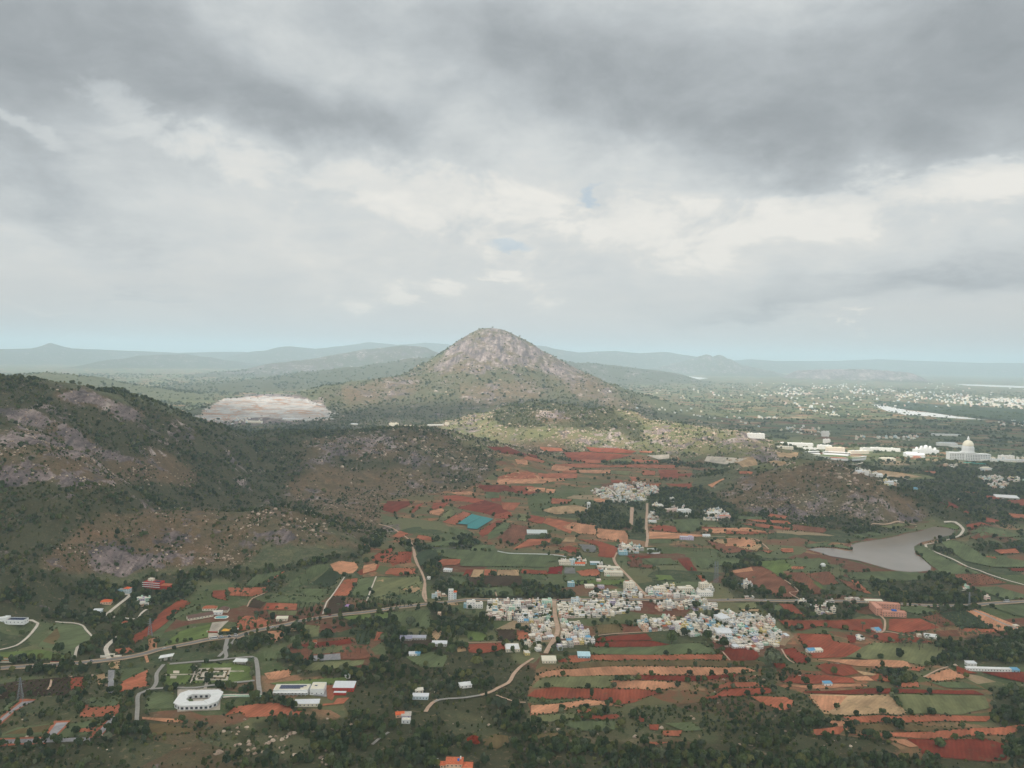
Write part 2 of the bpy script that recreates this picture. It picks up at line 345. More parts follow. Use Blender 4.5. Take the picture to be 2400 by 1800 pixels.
ZONES = """
farplain P 0,700 2212,700 2212,1090 2000,1110 1540,1040 1060,985 0,985
mscrub P 690,845 850,800 950,775 1000,735 1060,705 1150,745 1250,800 1410,870 1420,900 700,925
mrock P 900,800 960,765 1060,700 1160,745 1260,800 1340,845 1290,850 1180,800 1120,790 1040,800 960,805 930,800
mrock P 730,835 850,815 905,815 900,850 840,865 740,870
mrock P 1010,830 1140,820 1180,850 1120,870 1060,880 1010,860
mrock P 1190,810 1290,840 1390,880 1330,880 1230,850
dome P 925,798 965,760 1010,725 1060,700 1110,722 1160,750 1210,790 1160,785 1080,790 1040,782 990,790 950,800
dome P 1120,735 1220,785 1270,815 1200,815 1150,790
dome P 560,780 660,770 740,775 700,800 600,800
dome P 760,765 850,745 940,755 900,785 800,785
quarry P 430,892 470,868 520,850 570,846 640,853 700,870 730,910 600,916 440,914
hwood P 0,800 60,815 140,825 300,875 400,910 560,925 620,940 640,1040 560,1110 230,1110 130,1180 90,1230 0,1240
hscrub P 560,925 700,905 950,915 1060,950 1090,1000 1030,1050 950,1110 860,1150 780,1170 700,1130 560,1110 560,1060
hwood P 540,925 700,912 830,916 860,935 760,935 650,960 640,1000 700,1040 620,1070 540,1080
rocky P 650,955 720,945 800,938 830,950 900,960 860,985 760,985 690,980
crag P 880,940 960,945 1040,975 1050,1030 990,1010 900,990
hwood P 690,985 800,990 880,1000 840,1012 740,1010
hgrass P 600,1050 700,1010 880,1015 960,1030 1000,1060 900,1130 820,1140 700,1110
sparse_ P 0,0 1,0 0,1
rocky P 0,890 60,885 130,900 180,930 230,965 300,985 360,1010 410,1040 420,1056 330,1045 270,1030 200,1050 120,1035 60,1045 0,1040
bare P 120,845 190,836 250,855 300,885 310,905 250,890 200,868 150,862
bare P 140,905 190,930 210,965 180,985 150,950
crag P 0,905 60,900 120,930 100,1000 0,1020
rocky P 300,960 370,985 420,1020 440,1050 390,1030 330,1010
hwood P 0,900 20,890 60,905 40,925 0,930
hwood P 200,880 330,935 380,985 300,965 220,920
hgrass P 230,1100 420,1105 560,1108 700,1140 800,1190 830,1215 740,1225 620,1225 420,1240 250,1245 100,1225 130,1180
rocky P 100,1200 160,1180 250,1150 330,1130 400,1150 420,1230 300,1240 160,1235
crag P 520,1120 590,1100 690,1130 720,1180 640,1215 560,1225 430,1225 450,1190 530,1160
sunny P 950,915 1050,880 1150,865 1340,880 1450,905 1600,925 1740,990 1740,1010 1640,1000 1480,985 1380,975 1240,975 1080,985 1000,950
dscrub P 1050,900 1110,866 1160,862 1250,872 1320,880 1380,915 1390,950 1340,955 1300,930 1260,925 1170,915 1110,930 1080,915
rocky P 1130,890 1200,885 1240,905 1180,915
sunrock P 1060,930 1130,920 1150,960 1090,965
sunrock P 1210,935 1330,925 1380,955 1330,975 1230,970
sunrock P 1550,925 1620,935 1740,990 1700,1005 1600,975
hgrass P 1100,955 1200,945 1240,975 1150,985
hgrass P 1530,1070 1600,1025 1690,1000 1780,995 1880,1020 1990,1080 2020,1115 1960,1135 1800,1130 1600,1110
rocky P 1560,1090 1640,1040 1760,1020 1840,1030 1900,1070 1980,1110 1960,1130 1800,1125 1620,1110
crag P 1700,1070 1800,1060 1900,1090 1950,1125 1840,1120 1740,1110
crag P 1800,1003 1846,1010 1856,1060 1830,1060 1812,1030
hgrass P 1540,1070 1600,1030 1700,1003 1790,1000 1790,1030 1660,1045 1600,1085
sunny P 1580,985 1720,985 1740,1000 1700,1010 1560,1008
open P 1250,1100 1050,1080 1010,1060 1130,1070 1260,1080
hgrass P 1080,1085 1250,1090 1300,1075 1270,1115 1120,1110
farm P 820,1085 1100,1050 1420,1100 1420,1230 1020,1240 940,1180 830,1130
plain P 0,1240 2212,1200 2212,1659 0,1659
farm P 560,1180 940,1180 960,1260 1500,1190 2000,1240 2212,1250 2212,1370 2000,1400 1700,1400 1000,1290 760,1320 560,1340 400,1330
wood P 0,1225 90,1225 250,1252 420,1235 620,1225 740,1195 790,1160 830,1150 830,1180 700,1225 520,1250 400,1262 410,1290 350,1330 240,1400 210,1440 150,1400 90,1340 0,1330
wood P 220,1380 290,1340 410,1250 420,1280 330,1330 300,1390 240,1420
wood P 0,1425 140,1418 190,1400 230,1410 230,1440 100,1460 0,1475
scrub P 0,1590 250,1590 330,1580 500,1560 560,1580 600,1600 560,1659 0,1659
open P 0,1500 90,1500 320,1490 320,1580 0,1590
open P 330,1545 480,1560 520,1600 480,1660 250,1659 260,1610
wood P 220,1560 300,1540 340,1560 330,1590 240,1600
wood P 330,1480 345,1420 365,1420 350,1500
wood P 370,1385 500,1360 560,1380 540,1410 400,1415
wood P 180,1450 205,1440 200,1500 170,1520
wood P 570,1420 640,1400 700,1430 760,1445 780,1475 700,1490 600,1440
wood P 540,1360 640,1350 680,1370 640,1385 560,1395
scrub P 480,1250 560,1240 620,1260 560,1290
garden P 640,1270 760,1250 800,1290 700,1300
wood P 700,1320 800,1300 860,1310 850,1350 760,1350
wood P 920,1310 1060,1330 1060,1360 940,1370
scrub P 830,1370 980,1370 1010,1420 900,1430 840,1420
wood P 850,1370 1000,1400 1100,1400 1110,1430 1180,1450 1140,1480 1040,1500 900,1500 780,1500 700,1480 740,1460 800,1430 860,1410
scrub P 740,1480 820,1440 960,1400 1100,1430 1130,1440 1150,1490 1130,1560 1240,1590 1300,1600 1200,1640 1250,1659 560,1659 580,1600 540,1560 700,1540 760,1500
wood P 560,1600 700,1570 830,1560 960,1600 1060,1560 1160,1590 1100,1640 1000,1659 700,1659
open P 960,1530 1040,1545 1080,1580 1000,1610 960,1580
open P 560,1580 680,1590 700,1620 620,1640 540,1620
open P 1500,1440 1620,1450 1700,1430 1860,1440 1880,1470 1770,1500 1900,1560 1960,1580 1940,1640 2212,1659 1100,1659 1240,1590 1400,1560 1300,1540 1460,1510
open P 1160,1540 1360,1530 1500,1540 1600,1560 1500,1600 1300,1610 1150,1600
wood P 1060,1630 1300,1605 1440,1612 1560,1600 1700,1605 1860,1615 1960,1640 2212,1650 2212,1659 1040,1659
scrub P 1560,1560 1700,1540 1860,1570 1960,1620 1860,1615 1700,1605 1560,1600
wood P 1700,1440 1740,1430 1800,1470 1860,1440 1880,1470 1870,1520 1900,1560 1860,1560 1830,1510 1760,1490
scrub P 2020,1620 2212,1600 2212,1659 1980,1659
open P 1900,1420 2060,1420 2120,1480 2212,1500 2212,1600 2030,1600 1760,1500
wood P 2130,1500 2212,1480 2212,1659 2150,1659 2150,1600
farm P 1750,1460 2100,1440 2130,1500 2140,1580 2100,1640 1960,1610 1860,1580
wood P 1900,1440 1990,1460 1960,1480 1900,1480
wood P 2010,1390 2100,1375 2212,1370 2212,1445 2130,1440 2080,1430 2030,1440
wood P 1880,1250 1960,1235 2060,1240 2120,1290 2090,1330 2010,1320 1920,1300
wood P 1560,1220 1640,1220 1700,1250 1780,1290 1860,1320 1840,1370 1760,1340 1640,1310 1540,1280
wood P 1640,1310 1740,1300 1760,1380 1690,1360
wood P 1480,1325 1540,1330 1550,1360 1510,1370
garden P 1300,1330 1360,1330 1370,1360 1310,1365
wood P 1180,1350 1330,1350 1340,1370 1310,1410 1270,1390 1200,1375
wood P 1380,1300 1440,1305 1430,1345 1390,1345
wood P 1000,1240 1130,1245 1170,1260 1240,1280 1230,1300 1140,1300 1020,1290
wood P 980,1245 920,1270 1000,1290 1040,1280
wood P 860,1170 960,1160 960,1230 1010,1240 980,1290 940,1270 900,1220
wood P 1240,1095 1280,1090 1300,1145 1250,1150
garden P 1300,1085 1400,1085 1400,1150 1250,1150
wood P 1400,1050 1500,1050 1560,1085 1600,1110 1570,1130 1440,1120 1400,1110
wood P 1140,1160 1180,1150 1180,1180 1140,1180
wood P 1560,1200 1620,1190 1600,1240 1540,1230
wood P 960,1200 1020,1150 1060,1180 1140,1195 1230,1195 1220,1205 1060,1190
none P 1010,1300 1440,1290 1450,1345 1380,1345 1440,1345 1700,1360 1710,1400 1560,1410 1450,1390 1380,1370 1420,1350 1280,1350 1290,1400 1170,1430 1150,1400 1170,1340 1060,1345
none P 1400,1265 1560,1265 1600,1330 1430,1310
none P 380,1340 500,1330 490,1380 450,1390 440,1370
garden P 345,1425 550,1420 565,1500 340,1530
none P 590,1470 760,1470 750,1540 590,1530
open P 150,1440 330,1440 320,1500 150,1500
farm P 90,1340 190,1340 190,1400 90,1400
farm P 230,1300 280,1290 230,1330
wood P 560,1500 600,1510 660,1520 690,1530 640,1540 560,1540
scrub P 1580,1110 1750,1115 1900,1130 1960,1140 1880,1160 1760,1140 1620,1130
wood P 1880,1190 2212,1150 2212,1205 2040,1200
scrub P 1850,1010 2212,1010 2212,1150 2050,1130 1900,1030
"""
NX, NY = 640, 520
X0, Y0, STEP = -80.0, 740.0, 4.0     # raster in photo pixels
def in_poly(px, py, poly):
    ins = np.zeros(px.shape, bool); n = len(poly)
    for i in range(n):
        x1, y1 = poly[i]; x2, y2 = poly[(i+1) % n]
        if y1 == y2: continue
        c = ((y1 > py) != (y2 > py)) & (px < (x2-x1)*(py-y1)/(y2-y1)+x1)
        ins ^= c
    return ins
gx, gy = np.meshgrid(X0+STEP*np.arange(NX), Y0+STEP*np.arange(280))
LAND = np.zeros((280, NX, 7)); LAND[:] = CLS['plain']
for ln in ZONES.strip().splitlines():
    k, sp = ln.split(' ', 1)
    if k not in CLS: continue
    pl = pts(sp); a = np.array(pl)
    j0, j1 = int(max(0, (a[:, 1].min()-Y0)//STEP)), int(min(279, (a[:, 1].max()-Y0)//STEP+1))
    if j1 <= j0: continue
    # let zones touching the frame's edge run on beyond it
    pl = [((x-400 if x < 3 else x+400 if x > 2396 else x), (y+300 if y > 1796 else y)) for x, y in pl]
    m = in_poly(gx[j0:j1+1], gy[j0:j1+1], pl); LAND[j0:j1+1][m] = CLS[k]
def blur(a, n=1):
    for _ in range(n):
        a = (a+np.roll(a, 1, 0)+np.roll(a, -1, 0)+np.roll(a, 1, 1)+np.roll(a, -1, 1))/5
    return a
LAND = blur(LAND, 4)
def land_at(X, Y, Z):
    px, py, dep = project(X, Y, Z)
    D = np.hypot(X, Y)
    wl = np.clip(D/16, 60, 420)
    wx = (fbm(X/wl, Y/wl, 1, 4, 201, .6))*34; wy = (fbm(X/wl, Y/wl, 1, 4, 207, .6))*np.clip(30000/np.maximum(D, 1), 3.5, 16)
    i = np.clip((px+wx-X0)/STEP, 0, NX-1).astype(int); j = np.clip((py+wy-Y0)/STEP, 0, 279).astype(int)
    v = LAND[j, i].copy()
    bad = (dep < 10); v[bad] = CLS['scrub']
    return v
# ------------------------------------------------------------------ materials
def mat(name, rough=0.9, spec=0.2):
    m = bpy.data.materials.new(name); m.use_nodes = True
    nt = NT(m.node_tree); b = nt.n['Principled BSDF']
    b.inputs['Roughness'].default_value = rough
    b.inputs['Specular IOR Level'].default_value = spec
    return m, nt, b
def wpos(nt):
    g = nt.new('ShaderNodeNewGeometry'); return g.outputs['Position']
def simple(name, col, rough=0.8, var=0.12, scale=0.6, spec=0.2):
    m, nt, b = mat(name, rough, spec); p = wpos(nt)
    f = nt.rng(nt.noise(p, scale, 4), 0.25, 0.75)
    c = nt.mix(f, tuple(x*(1-var) for x in col), tuple(min(1, x*(1+var)) for x in col))
    nt.put(b.inputs['Base Color'], c); return m
def tag(o, label=None, cat=None, group=None, kind=None):
    if label: o['label'] = label
    if cat: o['category'] = cat
    if group: o['group'] = group
    if kind: o['kind'] = kind
    return o
COL = S.collection
def link(name, me, parent=None, mats=None):
    if mats:
        for m_ in mats: me.materials.append(m_)
    o = bpy.data.objects.new(name, me); COL.objects.link(o)
    if parent is not None: o.parent = parent
    return o
def pymesh(name, V, F, smooth=False, mi=None):
    me = bpy.data.meshes.new(name); me.from_pydata([tuple(v) for v in V], [], [tuple(f) for f in F]); me.update()
    if smooth: me.polygons.foreach_set('use_smooth', [True]*len(me.polygons))
    if mi: me.polygons.foreach_set('material_index', mi)
    return me

def ground_material():
    m, nt, b = mat("ground_cover", 0.95, 0.1)
    p = wpos(nt)
    a1 = nt.new('ShaderNodeAttribute', attribute_name='land1'); a2 = nt.new('ShaderNodeAttribute', attribute_name='land2')
    s1 = nt.new('ShaderNodeSeparateColor'); s2 = nt.new('ShaderNodeSeparateColor')
    nt.put(s1.inputs[0], a1.outputs[0]); nt.put(s2.inputs[0], a2.outputs[0])
    rock, dry, bushy = s1.outputs; pale, plain, quarry = s2.outputs
    nA = nt.noise(p, 0.012, 6, 0.6); nB = nt.noise(p, 0.05, 5, 0.6); nC = nt.noise(p, 0.22, 4, 0.6); nF = nt.noise(p, 0.0016, 5, 0.6)
    g = nt.ramp(nB, [(0.25, srgb(72, 78, 58)), (0.5, srgb(94, 98, 72)), (0.75, srgb(124, 120, 90))])
    d = nt.ramp(nB, [(0.25, srgb(88, 76, 58)), (0.5, srgb(116, 96, 74)), (0.72, srgb(142, 112, 88))])
    base = nt.mix(nt.rng(nt.math('ADD', dry, nt.math('MULTIPLY_ADD', nA, 0.9, -0.45)), 0.1, 0.8), g, d)
    # farmland patchwork
    mp = nt.new('ShaderNodeMapping'); nt.put(mp.inputs[0], p); mp.inputs[2].default_value = (0, 0, 0.35); mp.inputs[3].default_value = (1/105, 1/66, 0)
    vo = nt.new('ShaderNodeTexVoronoi', feature='F1', distance='CHEBYCHEV', voronoi_dimensions='2D'); vo.inputs['Randomness'].default_value = 0.75
    wob = nt.vmath('SCALE', nt.vmath('SUBTRACT', nt.noise(p, 0.006, 3, col=True), (0.5, 0.5, 0.5))); wob.node.inputs[3].default_value = 0.8
    nt.put(vo.inputs['Vector'], nt.vmath('ADD', mp.outputs[0], wob)); vo.inputs['Scale'].default_value = 1.0
    sv = nt.new('ShaderNodeSeparateColor'); nt.put(sv.inputs[0], vo.outputs['Color'])
    cell = nt.ramp(sv.outputs[0], [(0.0, srgb(70, 84, 54)), (0.16, srgb(100, 110, 74)), (0.30, srgb(84, 98, 58)), (0.44, srgb(120, 120, 84)), (0.56, srgb(62, 74, 48)),
                                    (0.66, srgb(116, 114, 78)), (0.76, srgb(140, 92, 72)), (0.84, srgb(124, 66, 54)), (0.91, srgb(176, 128, 98)), (0.96, srgb(186, 158, 128))], 'CONSTANT')
    cell = nt.mix(nt.rng(nB, 0.25, 0.75, 0.0, 0.5), cell, g)
    base = nt.mix(nt.math('MULTIPLY', plain, 0.85), base, cell)
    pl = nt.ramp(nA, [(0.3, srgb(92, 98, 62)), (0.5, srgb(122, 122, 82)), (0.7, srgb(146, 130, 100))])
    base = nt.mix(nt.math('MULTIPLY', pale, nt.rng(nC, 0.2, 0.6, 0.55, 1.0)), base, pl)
    # leaf litter and low growth under the scrub
    base = nt.mix(nt.rng(nt.math('ADD', bushy, nt.math('MULTIPLY_ADD', nB, 0.8, -0.4)), 0.25, 0.85, 0.0, 0.8), base, srgb(70, 70, 48))
    tf = nt.noise(p, 0.45, 5, 0.75); sp = nt.noise(p, 0.13, 6, 0.75, .5)
    wild = nt.math('MULTIPLY_ADD', plain, -0.6, 1.0)
    base = nt.mix(nt.math('MULTIPLY', wild, nt.rng(tf, 0.50, 0.64, 0.0, 0.75)), base, srgb(50, 60, 42))
    base = nt.mix(nt.rng(sp, 0.56, 0.68, 0.0, 0.75), base, srgb(146, 124, 100))
    base = nt.mix(nt.math('MULTIPLY', wild, nt.rng(sp, 0.44, 0.34, 0.0, 0.6)), base, srgb(66, 74, 50))
    # rock: weathered granite with dark water streaks and pinkish faces
    st = nt.new('ShaderNodeMapping'); nt.put(st.inputs[0], p); st.inputs[3].default_value = (0.05, 0.012, 0.012)
    nS = nt.math('ADD', nt.math('MULTIPLY', nt.noise(st.outputs[0], 1.0, 6, 0.62, 0.6), 0.5), nt.math('MULTIPLY', nt.noise(st.outputs[0], 0.32, 5, 0.6, 0.4), 0.5))
    rk = nt.ramp(nS, [(0.34, srgb(70, 64, 66)), (0.44, srgb(104, 94, 94)), (0.53, srgb(144, 128, 124)), (0.66, srgb(200, 184, 174))])
    crk = nt.rng(nt.noise(p, 0.11, 6, 0.7, 1.2), 0.42, 0.5, 0.62, 1.0)
    rk = nt.mix(1.0, rk, crk, 'MULTIPLY')
    rm = nt.rng(nt.math('ADD', rock, nt.math('ADD', nt.math('MULTIPLY_ADD', nt.noise(p, 0.02, 8, 0.7, 0.6), 2.3, -1.15), nt.math('MULTIPLY_ADD', nt.noise(p, 0.0055, 5, 0.6, 0.8), 1.8, -0.9))), 0.46, 0.60)
    base = nt.mix(rm, base, rk)
    qm = nt.new('ShaderNodeMapping'); nt.put(qm.inputs[0], p); qm.inputs[3].default_value = (0.006, 0.010, 0.09)
    qy = nt.ramp(nt.noise(qm.outputs[0], 1.0, 8, 0.7, 0.8), [(0.3, srgb(112, 104, 98)), (0.40, srgb(186, 142, 112)), (0.46, srgb(166, 164, 162)), (0.55, srgb(200, 196, 190)), (0.62, srgb(188, 146, 118)), (0.70, srgb(118, 104, 94))])
    base = nt.mix(quarry, base, qy)
    nt.put(b.inputs['Base Color'], base)
    bp = nt.new('ShaderNodeBump'); bp.inputs['Strength'].default_value = 0.8; bp.inputs['Distance'].default_value = 5.0
    hgt = nt.math('MULTIPLY', nt.noise(p, 0.06, 7, 0.65), nt.math('MULTIPLY_ADD', rock, 1.2, 0.25))
    nt.put(bp.inputs['Height'], hgt); nt.put(b.inputs['Normal'], bp.outputs[0])
    return m

# ------------------------------------------------------------------ the ground: one sheet, finer where the camera looks
FIELD_MASK_DONE = False
def build_ground():
    c = math.radians(36)
    azs = np.concatenate([np.linspace(-math.pi, -c, 60, endpoint=False), np.linspace(-c, c, 1150), np.linspace(c, math.pi, 61)[1:]])
    Dn = np.geomspace(420, 9000, 820); Df = np.geomspace(9000, 70000, 190)[1:]
    D = np.concatenate([[60, 140, 230, 320], Dn, Df])
    A, DD = np.meshgrid(azs, D); X = np.sin(A)*DD; Y = np.cos(A)*DD
    Z, who = height(X, Y, True)
    L = land_at(X, Y, Z)
    # hills that the camera cannot survey keep their rock; far hills get scrub
    names = [s[0] for s in SEG]
    isq = (who == [s[0] for s in SEG].index('quarry')) & (L[..., 2] > 0.52+.9*fbm(X, Y, 190, 5, 811)) & (DD < 5600)
    far = DD > 7400
    rock = L[..., 2].copy(); rock[far & (who < 0)] = 0
    hill = np.clip(Z/40, 0, 1)
    rock = np.where(DD < 7400, rock, np.where(who >= 0, 0.30*hill, 0))
    for nm_, rv in (('ridge3', .40), ('twin', .45), ('ridge2', .08), ('lowhill', .05), ('far7', .7)):
        mk = who == names.index(nm_); rock[mk] = (rv*hill)[mk]
    plain = np.where(who >= 0, L[..., 6]*(1-np.clip(Z/25, 0, 1)), np.maximum(L[..., 6], np.where(far, 1.0, 0)))
    bushy = np.clip(L[..., 1], 0, 1); bushy[far & (who >= 0)] = 0.7
    dry = L[..., 4]
    nr, nc = X.shape
    V = np.stack([X, Y, Z], -1).reshape(-1, 3)
    idx = np.arange(nr*nc).reshape(nr, nc)
    # columns wrap round; the seam lies behind the camera
    f = np.stack([idx[:-1, :-1], idx[:-1, 1:], idx[1:, 1:], idx[1:, :-1]], -1).reshape(-1, 4)[:, ::-1]
    me = bpy.data.meshes.new("ground"); nv, nf = len(V), len(f)
    me.vertices.add(nv); me.vertices.foreach_set('co', V.astype(np.float32).ravel())
    me.loops.add(nf*4); me.loops.foreach_set('vertex_index', f.astype(np.int32).ravel())
    me.polygons.add(nf); me.polygons.foreach_set('loop_start', np.arange(0, nf*4, 4, dtype=np.int32))
    try: me.polygons.foreach_set('loop_total', np.full(nf, 4, dtype=np.int32))
    except Exception: pass
    me.polygons.foreach_set('use_smooth', np.ones(nf, bool))
    me.update(calc_edges=True)
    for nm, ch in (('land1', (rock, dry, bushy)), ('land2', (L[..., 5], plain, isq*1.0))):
        at = me.color_attributes.new(nm, 'FLOAT_COLOR', 'POINT')
        d = np.ones((nv, 4), np.float32)
        for i, q in enumerate(ch): d[:, i] = q.ravel()
        at.data.foreach_set('color', d.ravel())
    o = link("ground", me, None, [ground_material()]); o['kind'] = 'structure'
    return o
GROUND = build_ground()

# ------------------------------------------------------------------ fields, laid as sheets just over the ground
def field_material(name, c1, c2, c3, furrow=0.25, ang=0.3, pitch=4.2):
    m, nt, b = mat(name, 0.95, 0.08); p = wpos(nt)
    oi = nt.new('ShaderNodeObjectInfo')
    n = nt.noise(p, 0.03, 5, 0.6); n2 = nt.noise(p, 0.25, 4, 0.65)
    c = nt.ramp(nt.math('ADD', nt.math('MULTIPLY', n, 0.75), nt.math('MULTIPLY', n2, 0.25)), [(0.34, c1), (0.5, c2), (0.66, c3)])
    # furrows turn a little from field to field
    vr = nt.new('ShaderNodeVectorRotate', rotation_type='Z_AXIS'); nt.put(vr.inputs['Vector'], p)
    nt.put(vr.inputs['Angle'], nt.math('MULTIPLY_ADD', oi.outputs['Random'], 1.1, ang-0.5))
    wv = nt.new('ShaderNodeTexWave', wave_type='BANDS', bands_direction='X'); nt.put(wv.inputs['Vector'], vr.outputs[0])
    wv.inputs['Scale'].default_value = 2*math.pi/pitch/20; wv.inputs['Distortion'].default_value = 3.0; wv.inputs['Detail'].default_value = 2
    f = nt.math('MULTIPLY', nt.rng(wv.outputs[1], 0, 1, 1-furrow, 1.0), nt.math('MULTIPLY_ADD', oi.outputs['Random'], 0.22, 0.89))
    mp = nt.new('ShaderNodeMapping'); nt.put(mp.inputs[0], vr.outputs[0]); mp.inputs[3].default_value = (0.02, 0.004, 0.02)
    f = nt.math('MULTIPLY', f, nt.rng(nt.noise(mp.outputs[0], 2.5, 5, 0.7), 0.3, 0.7, 0.72, 1.2))
    cc = nt.new('ShaderNodeCombineColor'); [nt.put(cc.inputs[i], f) for i in range(3)]
    c = nt.mix(1.0, c, cc.outputs[0], 'MULTIPLY')
    c = nt.mix(nt.rng(nt.noise(p, 0.4, 5, 0.75), 0.54, 0.70, 0.0, 0.45), c, srgb(108, 98, 70))
    # weeds creeping in
    c = nt.mix(nt.rng(nt.noise(p, 0.07, 7, 0.75, 0.4), 0.56, 0.68, 0.0, 0.65), c, srgb(92, 98, 70))
    nt.put(b.inputs['Base Color'], c); return m
def tri(r, g, b, k=1.0, s=0.12):
    c = srgb(r, g, b, k); return tuple(x*(1-s*1.5) for x in c), c, tuple(x*(1+s*1.5) for x in c)
FM = {}
SOILK = 1.08
for k, rgb, fu in (('r1', (124, 56, 42), .12), ('r2', (150, 80, 60), .14), ('r3', (172, 104, 78), .12), ('o1', (194, 140, 108), .10), ('t1', (190, 158, 122), .08),
                   ('br', (80, 64, 50), .15), ('b2', (136, 90, 70), .14), ('g1', (104, 114, 80), .10), ('g2', (68, 80, 58), .12), ('g3', (108, 124, 70), .08),
                   ('g4', (124, 126, 88), .08), ('ol', (112, 96, 66), .10), ('gr', (128, 126, 124), .1), ('pl', (206, 194, 178), .05), ('cn', (164, 162, 164), .05), ('mr', (116, 34, 34), .08), ('u1', (146, 108, 78), .06)):
    FM[k] = field_material({'r': 'red_soil', 'o': 'sandy_soil', 't': 'pale_soil', 'b': 'brown_crop', 'g': 'green_crop', 'p': 'pale_paving', 'c': 'concrete_paving', 'm': 'red_crop', 'u': 'stony_soil'}[k[0]]+'_'+k,
                           *tri(*rgb, k=SOILK if k[0] in 'rmo' else 0.95), furrow=fu)
def u1_material():
    m, nt, b = mat("stony_terraces", 0.95, 0.1); p = wpos(nt)
    mp = nt.new('ShaderNodeMapping'); nt.put(mp.inputs[0], p); mp.inputs[2].default_value = (0, 0, 0.15); mp.inputs[3].default_value = (1/62, 1/30, 0)
    wob = nt.vmath('SCALE', nt.vmath('SUBTRACT', nt.noise(p, 0.012, 4, col=True), (0.5, 0.5, 0.5))); wob.node.inputs[3].default_value = 1.6
    vo = nt.new('ShaderNodeTexVoronoi', feature='F1', voronoi_dimensions='2D'); nt.put(vo.inputs['Vector'], nt.vmath('ADD', mp.outputs[0], wob)); vo.inputs['Scale'].default_value = 1.0
    sv = nt.new('ShaderNodeSeparateColor'); nt.put(sv.inputs[0], vo.outputs['Color'])
    c = nt.ramp(sv.outputs[0], [(0, srgb(140, 104, 76)), (.2, srgb(108, 104, 72)), (.38, srgb(92, 104, 66)), (.52, srgb(160, 122, 92)), (.66, srgb(134, 84, 64)), (.8, srgb(116, 112, 80)), (.9, srgb(172, 116, 88))], 'CONSTANT')
    c = nt.mix(nt.rng(nt.noise(p, 0.05, 7, 0.7, .4), 0.40, 0.62, 0.15, 0.9), c, srgb(106, 100, 72))
    c = nt.mix(nt.rng(nt.noise(p, 0.35, 5, 0.7), 0.52, 0.68, 0, 0.5), c, srgb(68, 72, 48))
    nt.put(b.inputs['Base Color'], c); return m
FM['u1'] = u1_material()
NMF = {'r': 'ploughed_field', 'o': 'sandy_field', 't': 'bare_ground', 'b': 'crop_field', 'g': 'grass_field', 'p': 'paving', 'c': 'paving', 'm': 'crop_field', 'u': 'bare_ground'}
